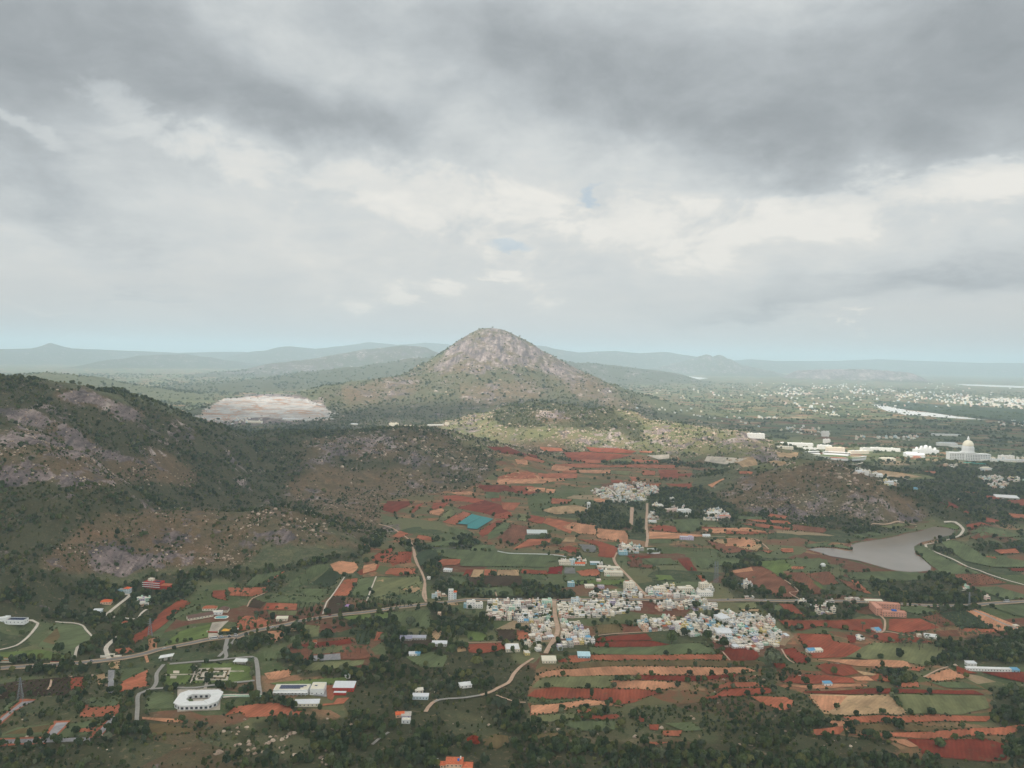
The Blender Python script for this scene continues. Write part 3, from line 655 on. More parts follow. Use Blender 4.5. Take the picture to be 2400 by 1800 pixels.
FIELDS = open_fields = """
u1 E 230,830 1110,815 1400,880 1750,1080 1800,1340 1950,1500 1850,1620 1100,1570 900,1440 560,1400 430,1250 300,1090 60,1010 60,900
u1 C 880,780 1990,775 D 950,830 940,960 700,1000 480,1150 C 1500,1180 810,1260 780,1110 840,960
u1 J 130,460 860,490 1550,540 1650,620 1660,780 1450,760 1040,730 900,760 600,800 400,830 100,1060 -100,1000 -60,800 190,660 200,560
u1 L 130,240 500,180 900,110 1200,160 1250,330 1960,440 1960,570 1880,660 1600,650 1000,600 850,520 560,390 130,340
u1 D 1080,510 E 900,500 1480,545 1780,600 1300,700 830,690 800,780 400,830 D 1200,830 1100,740 1200,640
u1 J 1320,1040 2212,1080 2212,1240 1330,1200
u1 L 0,560 400,470 600,500 560,560 400,600 440,790 0,800
r2 A 1010,650 1090,600 1300,420 1410,345 1490,375 1400,440 1170,620 1060,690
g1 A 1160,640 1390,450 1550,385 1540,430 1380,490 1230,650
g3 A 1280,690 1400,600 1640,540 1625,640 1500,665 1290,710
pl A 1650,530 1780,515 1690,600 1625,600
pl A 1622,612 1690,612 1715,640 1620,665
g1 A 430,530 640,555 700,640 690,690 600,720 580,800 420,740 300,720 380,620
ol A 340,680 400,620 440,560 470,640 420,700
g3 A 0,760 300,740 560,790 500,815 0,830
g1 A 110,560 200,525 260,560 200,640 150,600
o1 A 1150,655 1215,650 1215,750 1150,750
t1 A 840,850 930,830 920,890 850,890
o1 A 1110,790 1135,785 1160,840 1140,845
r3 A 880,740 1000,720 1040,760 900,775
r3 A 930,1000 1130,890 1150,1020 930,1070
g1 A 930,890 1130,880 1130,900 940,990
br A 0,1010 100,990 690,940 640,1090 200,1105 0,1125
r2 A 550,960 680,950 640,1080 550,1090
cn A 840,900 890,900 880,1080 838,1075
t1 A 740,940 800,920 820,1000 760,1030
g3 A 1275,1020 1290,850 1490,850 1470,1005
g3 A 1560,848 1790,842 1960,870 1960,990 1500,1000
pl A 1545,885 1800,880 1770,980 1515,980
ol A 1560,900 1780,896 1758,965 1535,965
pl A 1575,910 1765,906 1745,955 1555,955
g1 A 1600,922 1740,918 1725,940 1585,942
pl A 1275,932 1548,928 1548,936 1275,940
pl A 1345,905 1395,905 1392,925 1345,925
pl A 1325,943 1375,943 1370,965 1320,965
pl A 1785,905 1900,903 1900,911 1785,913
pl A 1600,978 1625,978 1605,1050 1580,1050
pl A 1530,850 1540,850 1490,1000 1478,1000
pl A 1380,1050 1720,1040 1710,1210 1380,1225
g1 A 1130,1080 1350,1060 1350,1200 1120,1200
r3 A 640,1180 930,1110 920,1250 620,1270
g1 A 700,1120 950,1100 900,1180 680,1190
r3 A -20,1430 0,1425 340,1425 340,1480 0,1490
r3 A 330,1445 420,1300 545,1300 420,1450
r3 A 690,1430 860,1248 950,1250 790,1420
r3 A -60,1310 0,1270 150,1125 280,1130 130,1215 0,1330
cn A -20,1442 350,1432 700,1425 700,1452 350,1464 -20,1476
cn A 345,1440 440,1312 530,1308 400,1442
cn A 740,1412 870,1260 935,1255 780,1412
cn A -60,1300 0,1282 170,1148 270,1138 120,1210 0,1315
g1 A 0,1400 130,1340 410,1320 330,1410 0,1425
ol A 20,1400 150,1350 400,1330 340,1390
g1 A 430,1420 550,1320 850,1270 720,1400 500,1425
r3 A 600,1360 760,1345 740,1380 620,1385
g1 A 0,1250 60,1160 150,1130 60,1220
o1 A 1110,1265 1400,1285 1430,1310 1280,1305 1110,1280
ol A 1100,1310 1250,1320 1500,1350 1480,1390 1200,1400
r3 B 80,1250 160,1180 400,1150 600,1160 610,1215 720,1225 700,1250 270,1270 200,1225
o1 B 910,80 980,45 1110,60 1120,100 1080,150 950,150
r2 B 1110,140 1190,90 1290,80 1260,130 1140,165
r3 B 1230,50 1290,0 1400,0 1350,70
r2 B 1370,60 1430,0 1550,0 1540,60 1400,90
r3 B 1330,140 1390,105 1570,110 1590,150 1420,165
g1 B 250,240 330,160 560,120 540,140 400,220 280,270
g1 B 580,250 640,180 770,90 890,80 900,110 760,200 640,260
r3 B 390,215 540,130 560,128 430,215
g2 B 760,230 900,110 960,120 1000,170 900,260
r3 B 930,325 1010,200 1115,185 1115,215 1060,322
g1 B 1070,320 1130,190 1260,180 1210,330
g4 B 1220,340 1270,180 1600,170 1640,240 1640,300 1380,365
t1 B 1265,212 1320,190 1325,212
t1 B 1460,275 1580,230 1620,285 1540,298
g1 B 1400,310 1630,300 1640,370 1390,385
br B 870,470 910,335 1015,330 1005,452
br B 265,410 310,345 420,368 370,420
r2 B 390,430 420,375 515,380 485,435
r3 B 482,430 515,380 655,385 640,430
g4 B 420,440 650,440 640,475 430,465
r2 B 0,285 105,280 105,360 0,335
r3 B 120,260 400,260 420,290 300,330 110,320
r3 B 150,590 240,480 340,480 450,520 430,560 330,580 240,600
g1 B 380,365 520,320 780,330 860,380 680,375
g1 B 640,270 900,270 850,330 740,330
g3 B 1010,490 1220,460 1250,520 1060,510
g3 B 1255,460 1360,450 1365,515 1262,520
g1 B 1370,450 1690,430 1690,580 1600,570 1370,510
o1 B 415,600 560,590 540,650 480,680 430,660
t1 B 580,600 620,565 680,570 690,600
g4 B 700,550 840,555 820,640 720,640
g1 B 560,660 700,610 710,640 600,690
g2 B 1080,590 1240,590 1220,700 1120,700
r3 B 1262,600 1340,612 1330,670 1260,670
r1 B 575,740 700,700 1050,655 1105,690 990,705 700,735
b2 B 560,808 580,745 760,730 1000,715 1190,730 1240,790 1180,815 1020,820
g4 B 770,735 1000,715 1000,760 770,775
cn B 770,790 985,770 990,820 780,830
r1 B 690,830 770,785 775,830
g4 B 700,900 710,850 1180,822 1160,860 1050,880 740,915
g1 B 380,760 520,755 540,810 400,830
o1 B 400,930 610,890 600,950 480,980 430,975
g3 B 430,1000 1030,955 1040,1000 500,1018
r3 B 780,1025 960,1015 960,1060 920,1140 880,1120 880,1060
cn B 790,1030 880,1040 880,1110 780,1100
r3 B 960,1120 1060,1110 1010,1160 850,1180 850,1165 930,1160
g1 B 1490,800 1700,760 1830,790 1780,880 1620,880
br B 1480,670 1700,665 1740,740 1500,740
t1 B 1700,590 1790,590 1730,680 1700,650
r3 C 80,75 130,40 260,40 250,70 100,95
g1 C 190,170 310,165 330,240 170,240
br C 332,182 440,182 440,245 330,243
br C 447,172 740,170 740,245 447,245
r1 C 275,165 310,118 370,118 340,170
t1 C 345,175 372,120 445,120 430,180
r3 C 450,165 450,118 550,118 545,165
t1 C 555,165 560,118 720,120 720,168
r2 C 735,150 740,118 930,125 940,155
mr C 935,150 950,100 1060,90 1050,155
gr C 1070,150 1070,100 1150,100 1150,150
r3 C 1155,130 1330,110 1345,170 1200,170
g1 C 350,260 640,250 700,330 370,310
g1 C 750,170 930,160 930,200 760,200
g1 C 1060,180 1340,175 1340,200 1070,210
g3 C 1100,215 1320,200 1540,200 1540,240 1120,230
g4 C 1270,280 1500,265 1540,290 1280,300
g3 C 290,590 430,580 460,640 450,680 340,680
g4 C 442,575 530,575 540,640 480,680 465,640
br C 542,580 690,585 700,640 690,670 560,680
r3 C 690,590 790,590 800,670 702,670
r2 C 315,700 620,690 620,740 400,770 330,760
t1 C 230,730 300,700 310,750 240,760
r2 C 530,365 650,370 640,395 530,395
t1 C 230,400 30,390 150,380 240,385
ol C 1310,550 1500,545 1520,610 1330,622
b2 C 1502,545 1640,545 1660,600 1522,610
r1 C 1280,650 1700,618 1750,665 1500,672 1300,678
r1 C 1300,690 1500,676 1750,672 1950,712 1900,716 1300,722
g1 C 1270,725 1700,722 D 250,700 480,690 580,735 600,775 100,782 C 1280,775
r3 C 1100,785 1990,780 D 640,780 690,825 400,822 0,822 C 1270,832 1110,850
r2 C 990,830 1080,812 1095,845 1000,845
g1 C 990,790 1090,785 1080,810 980,822
ol C 1060,872 1300,842 1990,824 D 700,832 960,840 980,875 600,872 300,875 C 1500,872 1080,892
o1 C 860,930 1050,895 1400,875 1991,870 D 300,878 820,880 910,910 740,930 500,945 C 1991,937 1350,945 900,960
r1 C 1610,965 1630,940 1991,942 D 480,948 700,930 780,930 740,955 500,985 C 1991,985 1640,978
g4 C 850,1000 900,962 1350,947 1600,955 1620,978 1425,985 1440,1040 1200,1040 1000,1035 830,1040
o1 C 1425,987 1800,985 1960,1000 1940,1040 1800,1060 1450,1045
r2 C 780,1100 850,1060 1010,1040 1280,1040 1650,1045 1830,1080 1720,1110 1620,1150 1500,1170 1380,1140 1200,1120 900,1130
g1 C 830,1150 960,1132 1220,1130 1000,1168
o1 C 815,1180 1000,1170 1250,1132 1400,1150 1530,1190 1350,1172 1150,1195 970,1240 815,1250
r3 C 1180,1215 1300,1205 1290,1235 1190,1240
r2 C 1185,1270 1380,1255 1510,1245 1500,1280 1300,1290
g4 C 820,1262 1150,1240 1180,1275 1050,1300 850,1320
g1 C 1060,1300 1450,1300 1480,1370 1200,1380 1080,1340
ol C 720,1440 850,1410 1100,1390 1150,1420 850,1450
ol C 430,1440 520,1400 620,1420 640,1470 560,1520 460,1490
b2 D 700,130 860,95 940,95 1070,160 1230,290 1200,330 1060,330 860,220 720,150
o1 D 700,132 860,98 880,130 720,150
b2 D 1100,145 1270,140 1430,290 1440,310 1330,310 1200,210
b2 D 1290,150 1480,135 1520,200 1560,230 1420,240 1350,200
g3 D 1330,215 1380,215 1425,265 1405,268
b2 D 1540,190 1690,230 1800,310 1650,270
r1 D 285,35 370,30 450,130 370,125 330,80
g3 D 120,160 240,165 280,200 120,205
g1 D 150,210 480,215 520,260 200,250
g1 D 385,30 760,20 700,90 600,90 480,120
g3 D 880,60 1120,45 1170,100 1060,155 940,90
g1 D 1130,45 1400,30 1480,80 1480,130 1180,140
r3 D 1150,95 1280,90 1270,112 1160,115
r3 D 445,165 480,165 555,265 520,265
g4 D 720,380 900,370 910,420 780,430
t1 D 780,430 920,430 940,450 800,445
r2 D 1080,385 1190,390 1290,490 1210,470 1140,440
g1 D 1045,400 1080,390 1150,460 1050,470
g1 D 1195,385 1270,385 1290,440
r2 D 1085,520 1870,505 1890,600 1780,610 1640,590 1400,560 1250,600 1130,560
r2 D 1215,620 1480,625 1520,680 1640,700 1800,760 1600,800 1350,810 1280,730
r1 D 1600,625 1690,640 1680,690 1640,690
r1 D 1110,740 1190,730 1310,800 1290,850 1210,850 1140,780
r1 D 610,730 900,735 940,800 900,830 700,830
r1 D 1040,850 1120,850 1130,900 1060,890
r2 D 1350,870 1450,850 1640,870 1710,930 1580,950 1440,930
r2 D 1090,990 1170,950 1300,930 1450,940 1660,970 1670,1000 1300,1010
o1 D 1380,820 E 900,822 1080,825 1110,880 900,880 670,872 540,845
t1 D 1690,910 1830,930 1850,945 1750,945
r3 E 850,930 960,940 960,990 840,990 800,960
o1 E 650,960 780,950 830,985 700,985
r3 D 560,1050 680,1000 900,1000 990,1035 640,1045
r2 D 480,1130 650,1055 1060,1040 1040,1080 880,1100 640,1110 560,1140
r3 D 860,1110 1130,1110 1200,1140 1180,1200 1100,1220 960,1160
o1 D 1170,1022 1700,1010 1800,1030 1300,1045
r1 E 260,1070 840,1045 1250,1060 1600,1060 1700,1095 1200,1088 300,1082
t1 E 315,1092 930,1095 1000,1160 1100,1245 560,1255 440,1250
o1 E 330,1100 600,1100 560,1180 450,1240
g4 E 930,1095 1700,1108 1720,1200 1500,1250 1100,1245 1000,1160
r3 E 570,1265 1400,1255 1760,1260 1700,1300 660,1310
o1 E 450,1300 640,1290 620,1370 560,1340
ol E 660,1330 1000,1312 1500,1360 1100,1380 700,1370
r3 E 620,1395 1300,1380 1850,1340 2050,1330 1850,1400 1300,1440 940,1420
o1 E 930,1440 1060,1445 1160,1500 1100,1510
r1 E 1070,1440 1700,1440 1900,1500 1850,1600 1700,1610 1200,1570 1160,1500
r3 E 340,1370 640,1330 560,1400 360,1420
r2 D 0,1265 50,1270 40,1310 0,1310
r2 D 80,1330 160,1330 150,1375 90,1370
r3 D 170,1378 340,1375 320,1420 200,1420
r3 D 60,1470 240,1470 140,1492
g1 D 200,1320 420,1310 500,1370 360,1380
r2 E 940,510 1180,500 1330,570 1060,620 930,590
b2 E 1190,490 1320,470 1480,545 1350,568
g2 E 1340,460 1520,430 1760,570 1500,575
g1 E 1020,405 1180,400 1320,440 1160,470 1050,440
o1 E 1550,440 1620,425 2040,600 1780,592
r2 E 780,640 830,615 1000,615 1200,660 1280,690 900,680
r3 E 1470,580 1760,580 1770,610 1560,610
b2 E 1300,600 1470,590 1500,640 1310,640
g4 E 610,800 820,690 1300,700 1380,740 1330,810 1200,870 1050,830 800,820
r3 E 960,1002 1170,1000 1170,1040 1000,1040
r3 E 1120,880 1210,870 1180,910 1110,905
o1 E 1210,950 1400,890 1560,960 1300,990
g1 E 1250,1000 1500,990 1690,1050 1400,1040
r2 E 1460,870 1560,910 1640,930 1470,930
r1 E 1650,917 2050,922 2050,1010 1800,960
b2 E 1390,155 1640,145 1850,220 1560,250 1440,180
g1 E 1600,260 1780,250 2050,330 1850,360
g1 E 1700,400 2050,390 2050,500 1900,470
g1 E 600,140 1000,135 1250,150 1200,200 900,210 650,190
r1 E 1870,110 2050,105 2050,130 1900,130
r3 E 640,200 700,210 800,310 750,300
t1 E 850,290 900,285 940,320 860,325
g3 L 700,412 810,340
r3 L 590,395 740,315 810,330 690,415
g4 L 550,380 640,300 710,310 620,385
r2 L 490,310 530,250 640,250 600,290
o1 L 490,312 590,292 605,310 570,345 490,330
r1 L 140,300 180,240 380,240 330,280 230,330 150,310
r2 L 345,325 400,265 455,250 380,325
r2 L 600,200 700,195 900,230 880,260 720,240 610,240
r1 L 690,290 900,230 1050,270 1080,330 1000,360 860,320
r2 L 970,340 1080,315 1110,345 1060,370 980,365
o1 L 640,175 800,165 840,190 700,190
r3 L 1030,250 1170,250 1120,310 1040,300
r1 L 860,120 1050,120 1190,160 1150,180 1040,160 880,150
r2 L 940,200 1020,190 1030,240 960,240
t1 L 995,70 1130,20 1170,25 1180,60 1060,60
o1 L 1000,72 1200,60 1400,45 1510,70 1500,90 1250,110 1030,100
r2 L 855,480 870,455 1000,380 1040,385 930,480 880,505
g1 L 930,480 1045,395 1100,405 1000,500 920,530
b2 L 990,520 1110,410 1240,430 1200,520 1110,570
g2 L 1200,490 1330,485 1320,520 1200,520
r2 L 1220,390 1250,340 1350,360 1330,410
r3 L 1335,400 1360,362 1530,395 1560,420 1540,480 1470,450
o1 L 1480,430 1550,395 1730,420 1730,490 1600,480
o1 L 1735,510 1740,440 1960,460 1960,560 1850,530
g4 L 1150,380 1160,330 1230,340 1200,390
r3 L 1110,600 1230,520 1400,520 1380,560 1250,570
r2 L 1450,590 1520,570 1610,590 1570,630
t1 L 1480,540 1500,505 1580,510 1570,545
r2 L 1590,520 1730,530 1890,580 1860,660 1750,650 1740,570
gr L 1600,560 1720,565 1720,620 1640,615
g2 L 400,650 450,592 590,590 600,650 540,670 430,720
g1 L 500,590 770,600 960,612 1540,648 1540,670 1360,690 1350,730 730,720 710,670 600,650
g1 L 820,560 980,565 990,610 800,610
g1 L 640,430 780,455 830,490 700,490 640,470
r3 L 550,700 590,670 720,670 700,712 560,715
r3 L 215,500 280,460 340,480 280,510
r2 L 190,690 250,620 370,610 370,650 300,700
r3 L 390,520 410,490 570,515 540,535 430,525
r3 L 160,780 200,740 370,745 360,780
r2 L 70,660 170,600 240,580 190,640 130,690
o1 L 0,720 100,700 90,750 0,780
g1 L 430,555 660,520 770,540 640,570 480,575
r1 J 140,470 280,465 380,510 500,530 510,555 380,530 230,515
r2 J 690,510 860,505 1200,530 1150,545 980,580 760,575
r3 J 570,590 860,590 1040,610 1200,600 1530,605 1530,630 1100,620 700,615
r3 J 1260,500 1370,500 1370,515 1260,510
pl J 1310,530 1480,525 1480,555 1400,562
g4 J 960,560 1280,560 1300,590 1000,580
o1 J 810,640 1050,640 1040,665 820,660
g4 J 1050,645 1200,650 1180,680 1050,670
r3 J 420,540 560,575 540,590 400,560
r3 J 205,690 350,655 480,662 500,700 300,712 205,700
o1 J 205,712 500,705 700,712 560,740 210,750
r3 J 510,665 620,670 800,665 800,700 520,700
o1 J 335,560 420,560 440,600 360,600
o1 J 570,780 640,785 620,815 565,805
r1 J 60,760 200,750 400,790 380,810 270,790 160,830 100,790
r3 J 1230,740 1420,740 1420,760 1300,760
r2 J 1050,715 1130,715 1130,735 1050,735
r3 J 1190,690 1260,695 1250,720 1200,720
r2 J 1450,740 1650,740 1650,780 1500,760
r2 J 1530,670 1650,665 1640,690 1560,690
r3 J 1990,655 2060,655 2050,675
o1 J 1760,752 1800,740 1890,700 1885,712 1800,770
g4 J 1700,600 2212,620 2212,650 1800,640
o1 J 920,850 1010,855 1000,880 930,875
pl J 1010,770 1060,775 1090,820 1060,810
r2 J 1330,1080 1400,1050 1520,1060 1550,1105
o1 J 1330,1097 1560,1112 1800,1127 1560,1147 1330,1152
r2 J 1710,1060 1900,1070 2212,1092 2212,1113 1740,1085
g1 J 1500,1010 1700,1000 1710,1090 1540,1100
r3 J 1830,1155 2100,1155 2110,1220 1850,1230
g1 J 1330,1160 1500,1160 1500,1180 1350,1185
g1 J 1990,980 2180,990 2212,1010 2000,1005
pl J 1760,540 2060,555 1900,600 1740,575
b2 O 250,440 290,400 380,410 400,460 500,465 495,490 280,480
r1 O 260,385 460,385 450,410 280,400
g1 O 400,410 620,400 720,460 480,460
t1 O 940,250 1340,235 1420,290 1380,345
b2 O 940,252 1380,347 1100,360 1010,310
o1 O 890,150 1300,140 1520,190 1000,185
r3 O 1290,70 1640,80 1680,110 1380,90
b2 O 1680,110 2000,150 1950,185 1700,160
o1 O 1580,320 1700,320 1700,350 1590,350
r3 O 1410,335 1520,340 1480,360
g3 O 1340,440 1600,420 1700,490 1600,520 1650,580 1560,560 1450,480
g1 O 1720,400 1990,420 2000,500 1700,490
r3 O 1660,480 1790,480 1780,500 1680,500
g1 O 1000,420 1200,390 1250,430 1150,470 1000,460
r2 K 1700,1300 1760,1290 1950,1325 1720,1340
r2 K 1820,1240 1940,1270 1940,1290 1840,1280
r1 K 1500,1140 1580,1135 1650,1175 1560,1170
r2 K 1560,1200 1700,1200 1740,1220
r2 K 1820,1090 1950,1110 1940,1130 1850,1110
r2 K 1990,1130 2140,1120 2140,1175 2030,1155
t1 K 1030,925 1100,915 1250,935 1400,965 1250,970 1120,955
g4 K 1250,935 1400,945 1500,975 1300,985
r3 K 1390,920 1500,925 1480,940
r3 K 1660,1065 1790,1075 1780,1082
g1 K 1340,1470 1360,1440 1420,1460 1560,1545 1700,1605 1830,1650 1540,1650 1470,1600 1400,1540
g3 K 1500,1310 1580,1290 1650,1315 1630,1335 1560,1315
g1 K 1480,1430 1700,1440 1800,1500 2140,1560 2140,1600 1900,1600 1700,1560
b2 K 1720,1390 1980,1360 2000,1390 1800,1410
r3 K 1810,1520 1900,1520 1930,1545
g1 K 650,1450 800,1440 880,1460 890,1478 780,1460
g1 K 540,1440 760,1420 700,1450 580,1465
o1 K 0,1395 150,1395 240,1430 180,1460 0,1450
r3 K 0,1340 320,1355 180,1370 0,1365
r3 K 380,1475 480,1470 490,1495 400,1495
r3 K 280,1215 440,1240 420,1258 300,1240
r3 K 100,1290 300,1300 500,1330 480,1340 260,1320
g4 K 1080,1310 1250,1290 1350,1300 1200,1330
r3 K 90,925 190,930 180,945 100,940
g1 K 900,1370 1050,1350 1100,1370 950,1395
t1 K 360,790 520,795 500,830 380,825
t1 K 0,840 200,820 450,870 380,890 100,870
g4 K 100,890 350,900 300,915 0,905
r3 J 520,470 680,480 700,500 560,505
r2 J 860,470 1100,480 1240,505 1190,520 900,505
o1 J 620,600 760,620 740,650 600,645
r3 J 700,640 800,640 790,662 690,660
r2 J 300,760 470,760 520,800 420,830 360,800
o1 J 420,770 560,775 560,800 430,800
r3 J 830,560 960,570 980,590 860,590
r3 J 1200,560 1400,570 1400,590 1220,585
r2 J 1400,640 1540,640 1550,700 1420,710
t1 J 780,900 900,930 860,960 640,970 540,940 620,915
r3 J 600,850 760,860 720,890 610,890
r3 J 1280,640 1380,650 1370,680 1290,680
g1 J 120,800 230,810 220,850 120,850
r3 K 2000,1220 2140,1230 2140,1260 2020,1250
g1 K 1730,1350 1990,1345 2100,1380 1800,1385
r3 K 1900,1480 2050,1470 2080,1500 1950,1510
"""
fcount = 0
def jitter_poly(P, amp=2.2, step=14):
    out = []
    n = len(P)
    for i in range(n):
        a = P[i]; b = P[(i+1) % n]; L = np.hypot(*(b[:2]-a[:2])); m = max(1, int(L/step))
        for k in range(m): out.append(a+(b-a)*k/m)
    out = np.array(out)
    out[:, 0] += fbm(out[:, 0], out[:, 1], 30, 2, 301)*amp*1.6; out[:, 1] += fbm(out[:, 0], out[:, 1], 30, 2, 302)*amp*1.6
    return out
def drape(bm, off, cell):
    for _ in range(6):
        ed = [e for e in bm.edges if e.calc_length() > cell]
        if not ed: break
        bmesh.ops.subdivide_edges(bm, edges=ed, cuts=1, use_grid_fill=False)
        bmesh.ops.triangulate(bm, faces=[f for f in bm.faces if len(f.verts) > 3])
    a = np.array([v.co[:] for v in bm.verts]); z = height(a[:, 0], a[:, 1])+off
    for v, q in zip(bm.verts, z): v.co.z = q
EDGES = []      # field borders, where hedges grow
FPOLY = []      # field areas in world coordinates
def sheet(name, P, matl, off, kind='structure'):
    D = float(np.mean(np.hypot(P[:, 0], P[:, 1])))
    bm = bmesh.new(); vs = [bm.verts.new((p[0], p[1], 0)) for p in P]
    try: f = bm.faces.new(vs)
    except ValueError: bm.free(); return None
    bmesh.ops.triangulate(bm, faces=[f]); drape(bm, off, max(14, D*.009))
    for f in bm.faces:
        f.normal_update()
        if f.normal.z < 0: f.normal_flip()
        f.smooth = True
    me = bpy.data.meshes.new(name); bm.to_mesh(me); bm.free()
    o = link(name, me, None, [matl]); o['kind'] = kind
    return o
for ln in FIELDS.strip().splitlines():
    toks = ln.split()
    k = toks[0]
    if k not in FM: continue
    pp = pts(' '.join(toks[1:]))
    P = ground_hit(pp); P = jitter_poly(P, 0.3 if k in ('pl', 'cn') else 2.0)
    D = np.mean(np.hypot(P[:, 0], P[:, 1]))
    off = 0.35+0.004*fcount+max(0, (D-2200)*0.0012)
    sheet(NMF[k[0]], P, FM[k], off); fcount += 1
    if k == 'u1': continue
    FPOLY.append((P[:, :2], k))
    if k not in ('pl', 'cn'): EDGES.append(P[:, :2])
# ------------------------------------------------------------------ lake and far waters
def water_mat(name, col, rough):
    m, nt, b = mat(name, rough, 0.5); p = wpos(nt)
    nt.put(b.inputs['Base Color'], nt.mix(nt.rng(nt.noise(p, 0.01, 4), .3, .7), col, tuple(c*1.15 for c in col)))
    bp = nt.new('ShaderNodeBump'); bp.inputs['Strength'].default_value = 0.25; bp.inputs['Distance'].default_value = 0.3
    nt.put(bp.inputs['Height'], nt.noise(p, 0.35, 4, 0.6)); nt.put(b.inputs['Normal'], bp.outputs[0])
    return m
wm = water_mat("muddy_water", srgb(146, 134, 122), 0.16)
wm2 = water_mat("pale_water", srgb(206, 204, 200), 0.35)
for nm, lv, P in WPOLY:
    if nm == 'lake':
        c_ = P.mean(0); PS = P+(P-c_)/np.hypot(*(P-c_).T)[:, None]*11; sheet('lake_shore', jitter_poly(PS, 5.0), FM['b2'], 0.25)
    PJ = jitter_poly(P.copy(), 1.5 if nm == 'lake' else 8); o = sheet(nm, PJ, wm if nm == 'lake' else wm2, 0)
    for v in o.data.vertices: v.co.z = lv
LAKEP = WPOLY[0][2]
P = ground_hit(pts("K 1040,440 1200,430 1500,450 2111,485 2111,590 1900,560 1640,528 1450,503 1250,478 1120,448")); sheet("marsh", P, FM['g2'], 5.0)
# ------------------------------------------------------------------ roads and tracks
def road_material(name, col, edge):
    m, nt, b = mat(name, 0.9, 0.2); p = wpos(nt)
    c = nt.mix(nt.rng(nt.noise(p, 0.12, 5, 0.65), 0.3, 0.7), col, tuple(x*1.25 for x in col))
    c = nt.mix(nt.rng(nt.noise(p, 0.6, 3, 0.6), 0.55, 0.75, 0, 0.5), c, edge)
    nt.put(b.inputs['Base Color'], c); return m
RM = {'a': road_material('asphalt', srgb(124, 120, 116), srgb(150, 138, 122)), 'd': road_material('dirt_road', srgb(186, 158, 136), srgb(160, 134, 112)),
      'p': road_material('pale_track', srgb(204, 194, 180), srgb(176, 164, 146)), 'g': road_material('grey_lane', srgb(150, 146, 140), srgb(170, 160, 146)),
      'v': road_material('verge_earth', srgb(176, 150, 122), srgb(124, 120, 92)), 'k': road_material('dark_lane', srgb(92, 92, 92), srgb(110, 106, 96))}
RN = {'a': 'road', 'd': 'dirt_road', 'p': 'track', 'g': 'lane', 'v': 'verge', 'k': 'lane'}
ROADS = """
v14 a A -120,905 0,890 200,875 600,850 940,810 1130,775 1230,745 1500,690 1620,665 1830,640 B 170,650 300,605 560,550 740,510 1000,470 1200,450 1480,410 1660,390 C 160,375 330,355 500,356 660,355 800,360 1000,362 1300,352 1640,352 D 100,357 480,358 860,358 1060,362 1400,365 1600,365 E 640,370 860,375 1030,388 1280,400 1560,400 1720,385 1960,370 2150,362
p5 A -60,760 0,745 120,715 200,660 270,580 295,545 270,520 190,515
p4 A 430,525 560,535 640,555 670,590 735,660
p5 A 580,810 610,715 690,700
p7 A 815,480 835,465 900,410 1000,330 1010,315 910,312
p5 A 880,490 930,492 1060,505 1100,460 1140,430
p8 A 850,815 830,770 830,720 920,640
g6 A 1060,1330 1070,1200 1080,1090 1180,1050 1215,1000 1220,930 1270,860
g6 A 1180,1050 1350,1040 1500,1042 1700,1015 1980,985
g7 A 1320,855 1500,840 1720,822 1760,800 B 90,740 110,660
g6 B 40,800 120,720 175,660
g7 B 0,830 130,815 290,800 330,820 345,900 350,1000 360,1090
p6 B 75,1115 200,1105 320,1100 400,1095
d5 B 1560,-40 1575,30 1600,100 1640,190 1640,250 1630,320 1655,372
g4 B 1235,1485 1300,1430 1365,1388
d6 B 1650,1230 1690,1170 1750,1135
g5 C 60,1150 130,1130 290,1120 420,1100
d6 C 420,1100 500,1075 560,1040 640,1000 680,930 740,870 830,812
d9 C 925,775 960,710 1000,650 1020,590 1010,530 995,450 990,362
d8 L 1880,620 1860,660 1880,710 1960,790 2060,900 2100,940
d8 L 2100,580 2110,500 2100,430 2105,330 2108,255
d12 L 1988,415 1992,350 1995,285
d5 L 120,410 220,440 340,520 370,580 390,680 440,770 462,850 462,900 470,970
k5 L 370,580 480,580 640,592 760,562
p8 K 1545,1280 1600,1278 1640,1290 1680,1330 1670,1360 1640,1385 1580,1405 1500,1425 1415,1440
p6 K 1415,1440 1430,1470 1500,1500 1600,1540 1700,1590 1800,1625 E 1700,150 1850,200 2050,255
g6 E 1600,440 1700,480 1850,550 2050,620
d4 E 870,480 905,510 910,560 900,600 870,615
d4 E 900,600 940,605 1040,625 1140,645
d4 O 440,190 700,200 900,215 1100,218 1350,235 1430,280 1480,325
d3 D 1120,200 1180,240 1230,290 D 1160,300 1240,350
d3 C 1290,640 1450,622 1700,608
d3 C 320,690 480,688 640,684
d3 C 535,295 545,330
d4 K 1030,1300 1150,1295 1230,1280 1350,1300
p5 K 1000,930 1150,960 1300,985
p8 J 1010,770 1060,800 1090,830
p9 K 980,860 920,875 870,875
d3 C 540,1100 620,1130 700,1155 770,1158
d3 A 370,1060 390,1030 400,980
d3 E 1210,960 1330,900 1400,880
p3 L 30,980 60,900 100,800
p3 B 850,470 880,380 920,330 1020,180
d3 B 265,410 300,350 400,305
d3 D 640,760 700,830
d3 D 1100,740 1150,820 1200,850
"""
def resample(P, step):
    seg = np.hypot(np.diff(P[:, 0]), np.diff(P[:, 1])); s = np.concatenate([[0], np.cumsum(seg)])
    n = max(2, int(s[-1]/step)+1); t = np.linspace(0, s[-1], n)
    # Catmull-Rom through the surveyed points
    out = []
    for q in t:
        i = min(len(P)-2, max(0, int(np.searchsorted(s, q)-1))); u = (q-s[i])/max(seg[i], 1e-6)
        p0 = P[max(i-1, 0)]; p1 = P[i]; p2 = P[i+1]; p3 = P[min(i+2, len(P)-1)]
        out.append(0.5*((2*p1)+(-p0+p2)*u+(2*p0-5*p1+4*p2-p3)*u*u+(-p0+3*p1-3*p2+p3)*u**3))
    return np.array(out)
ROADP = []
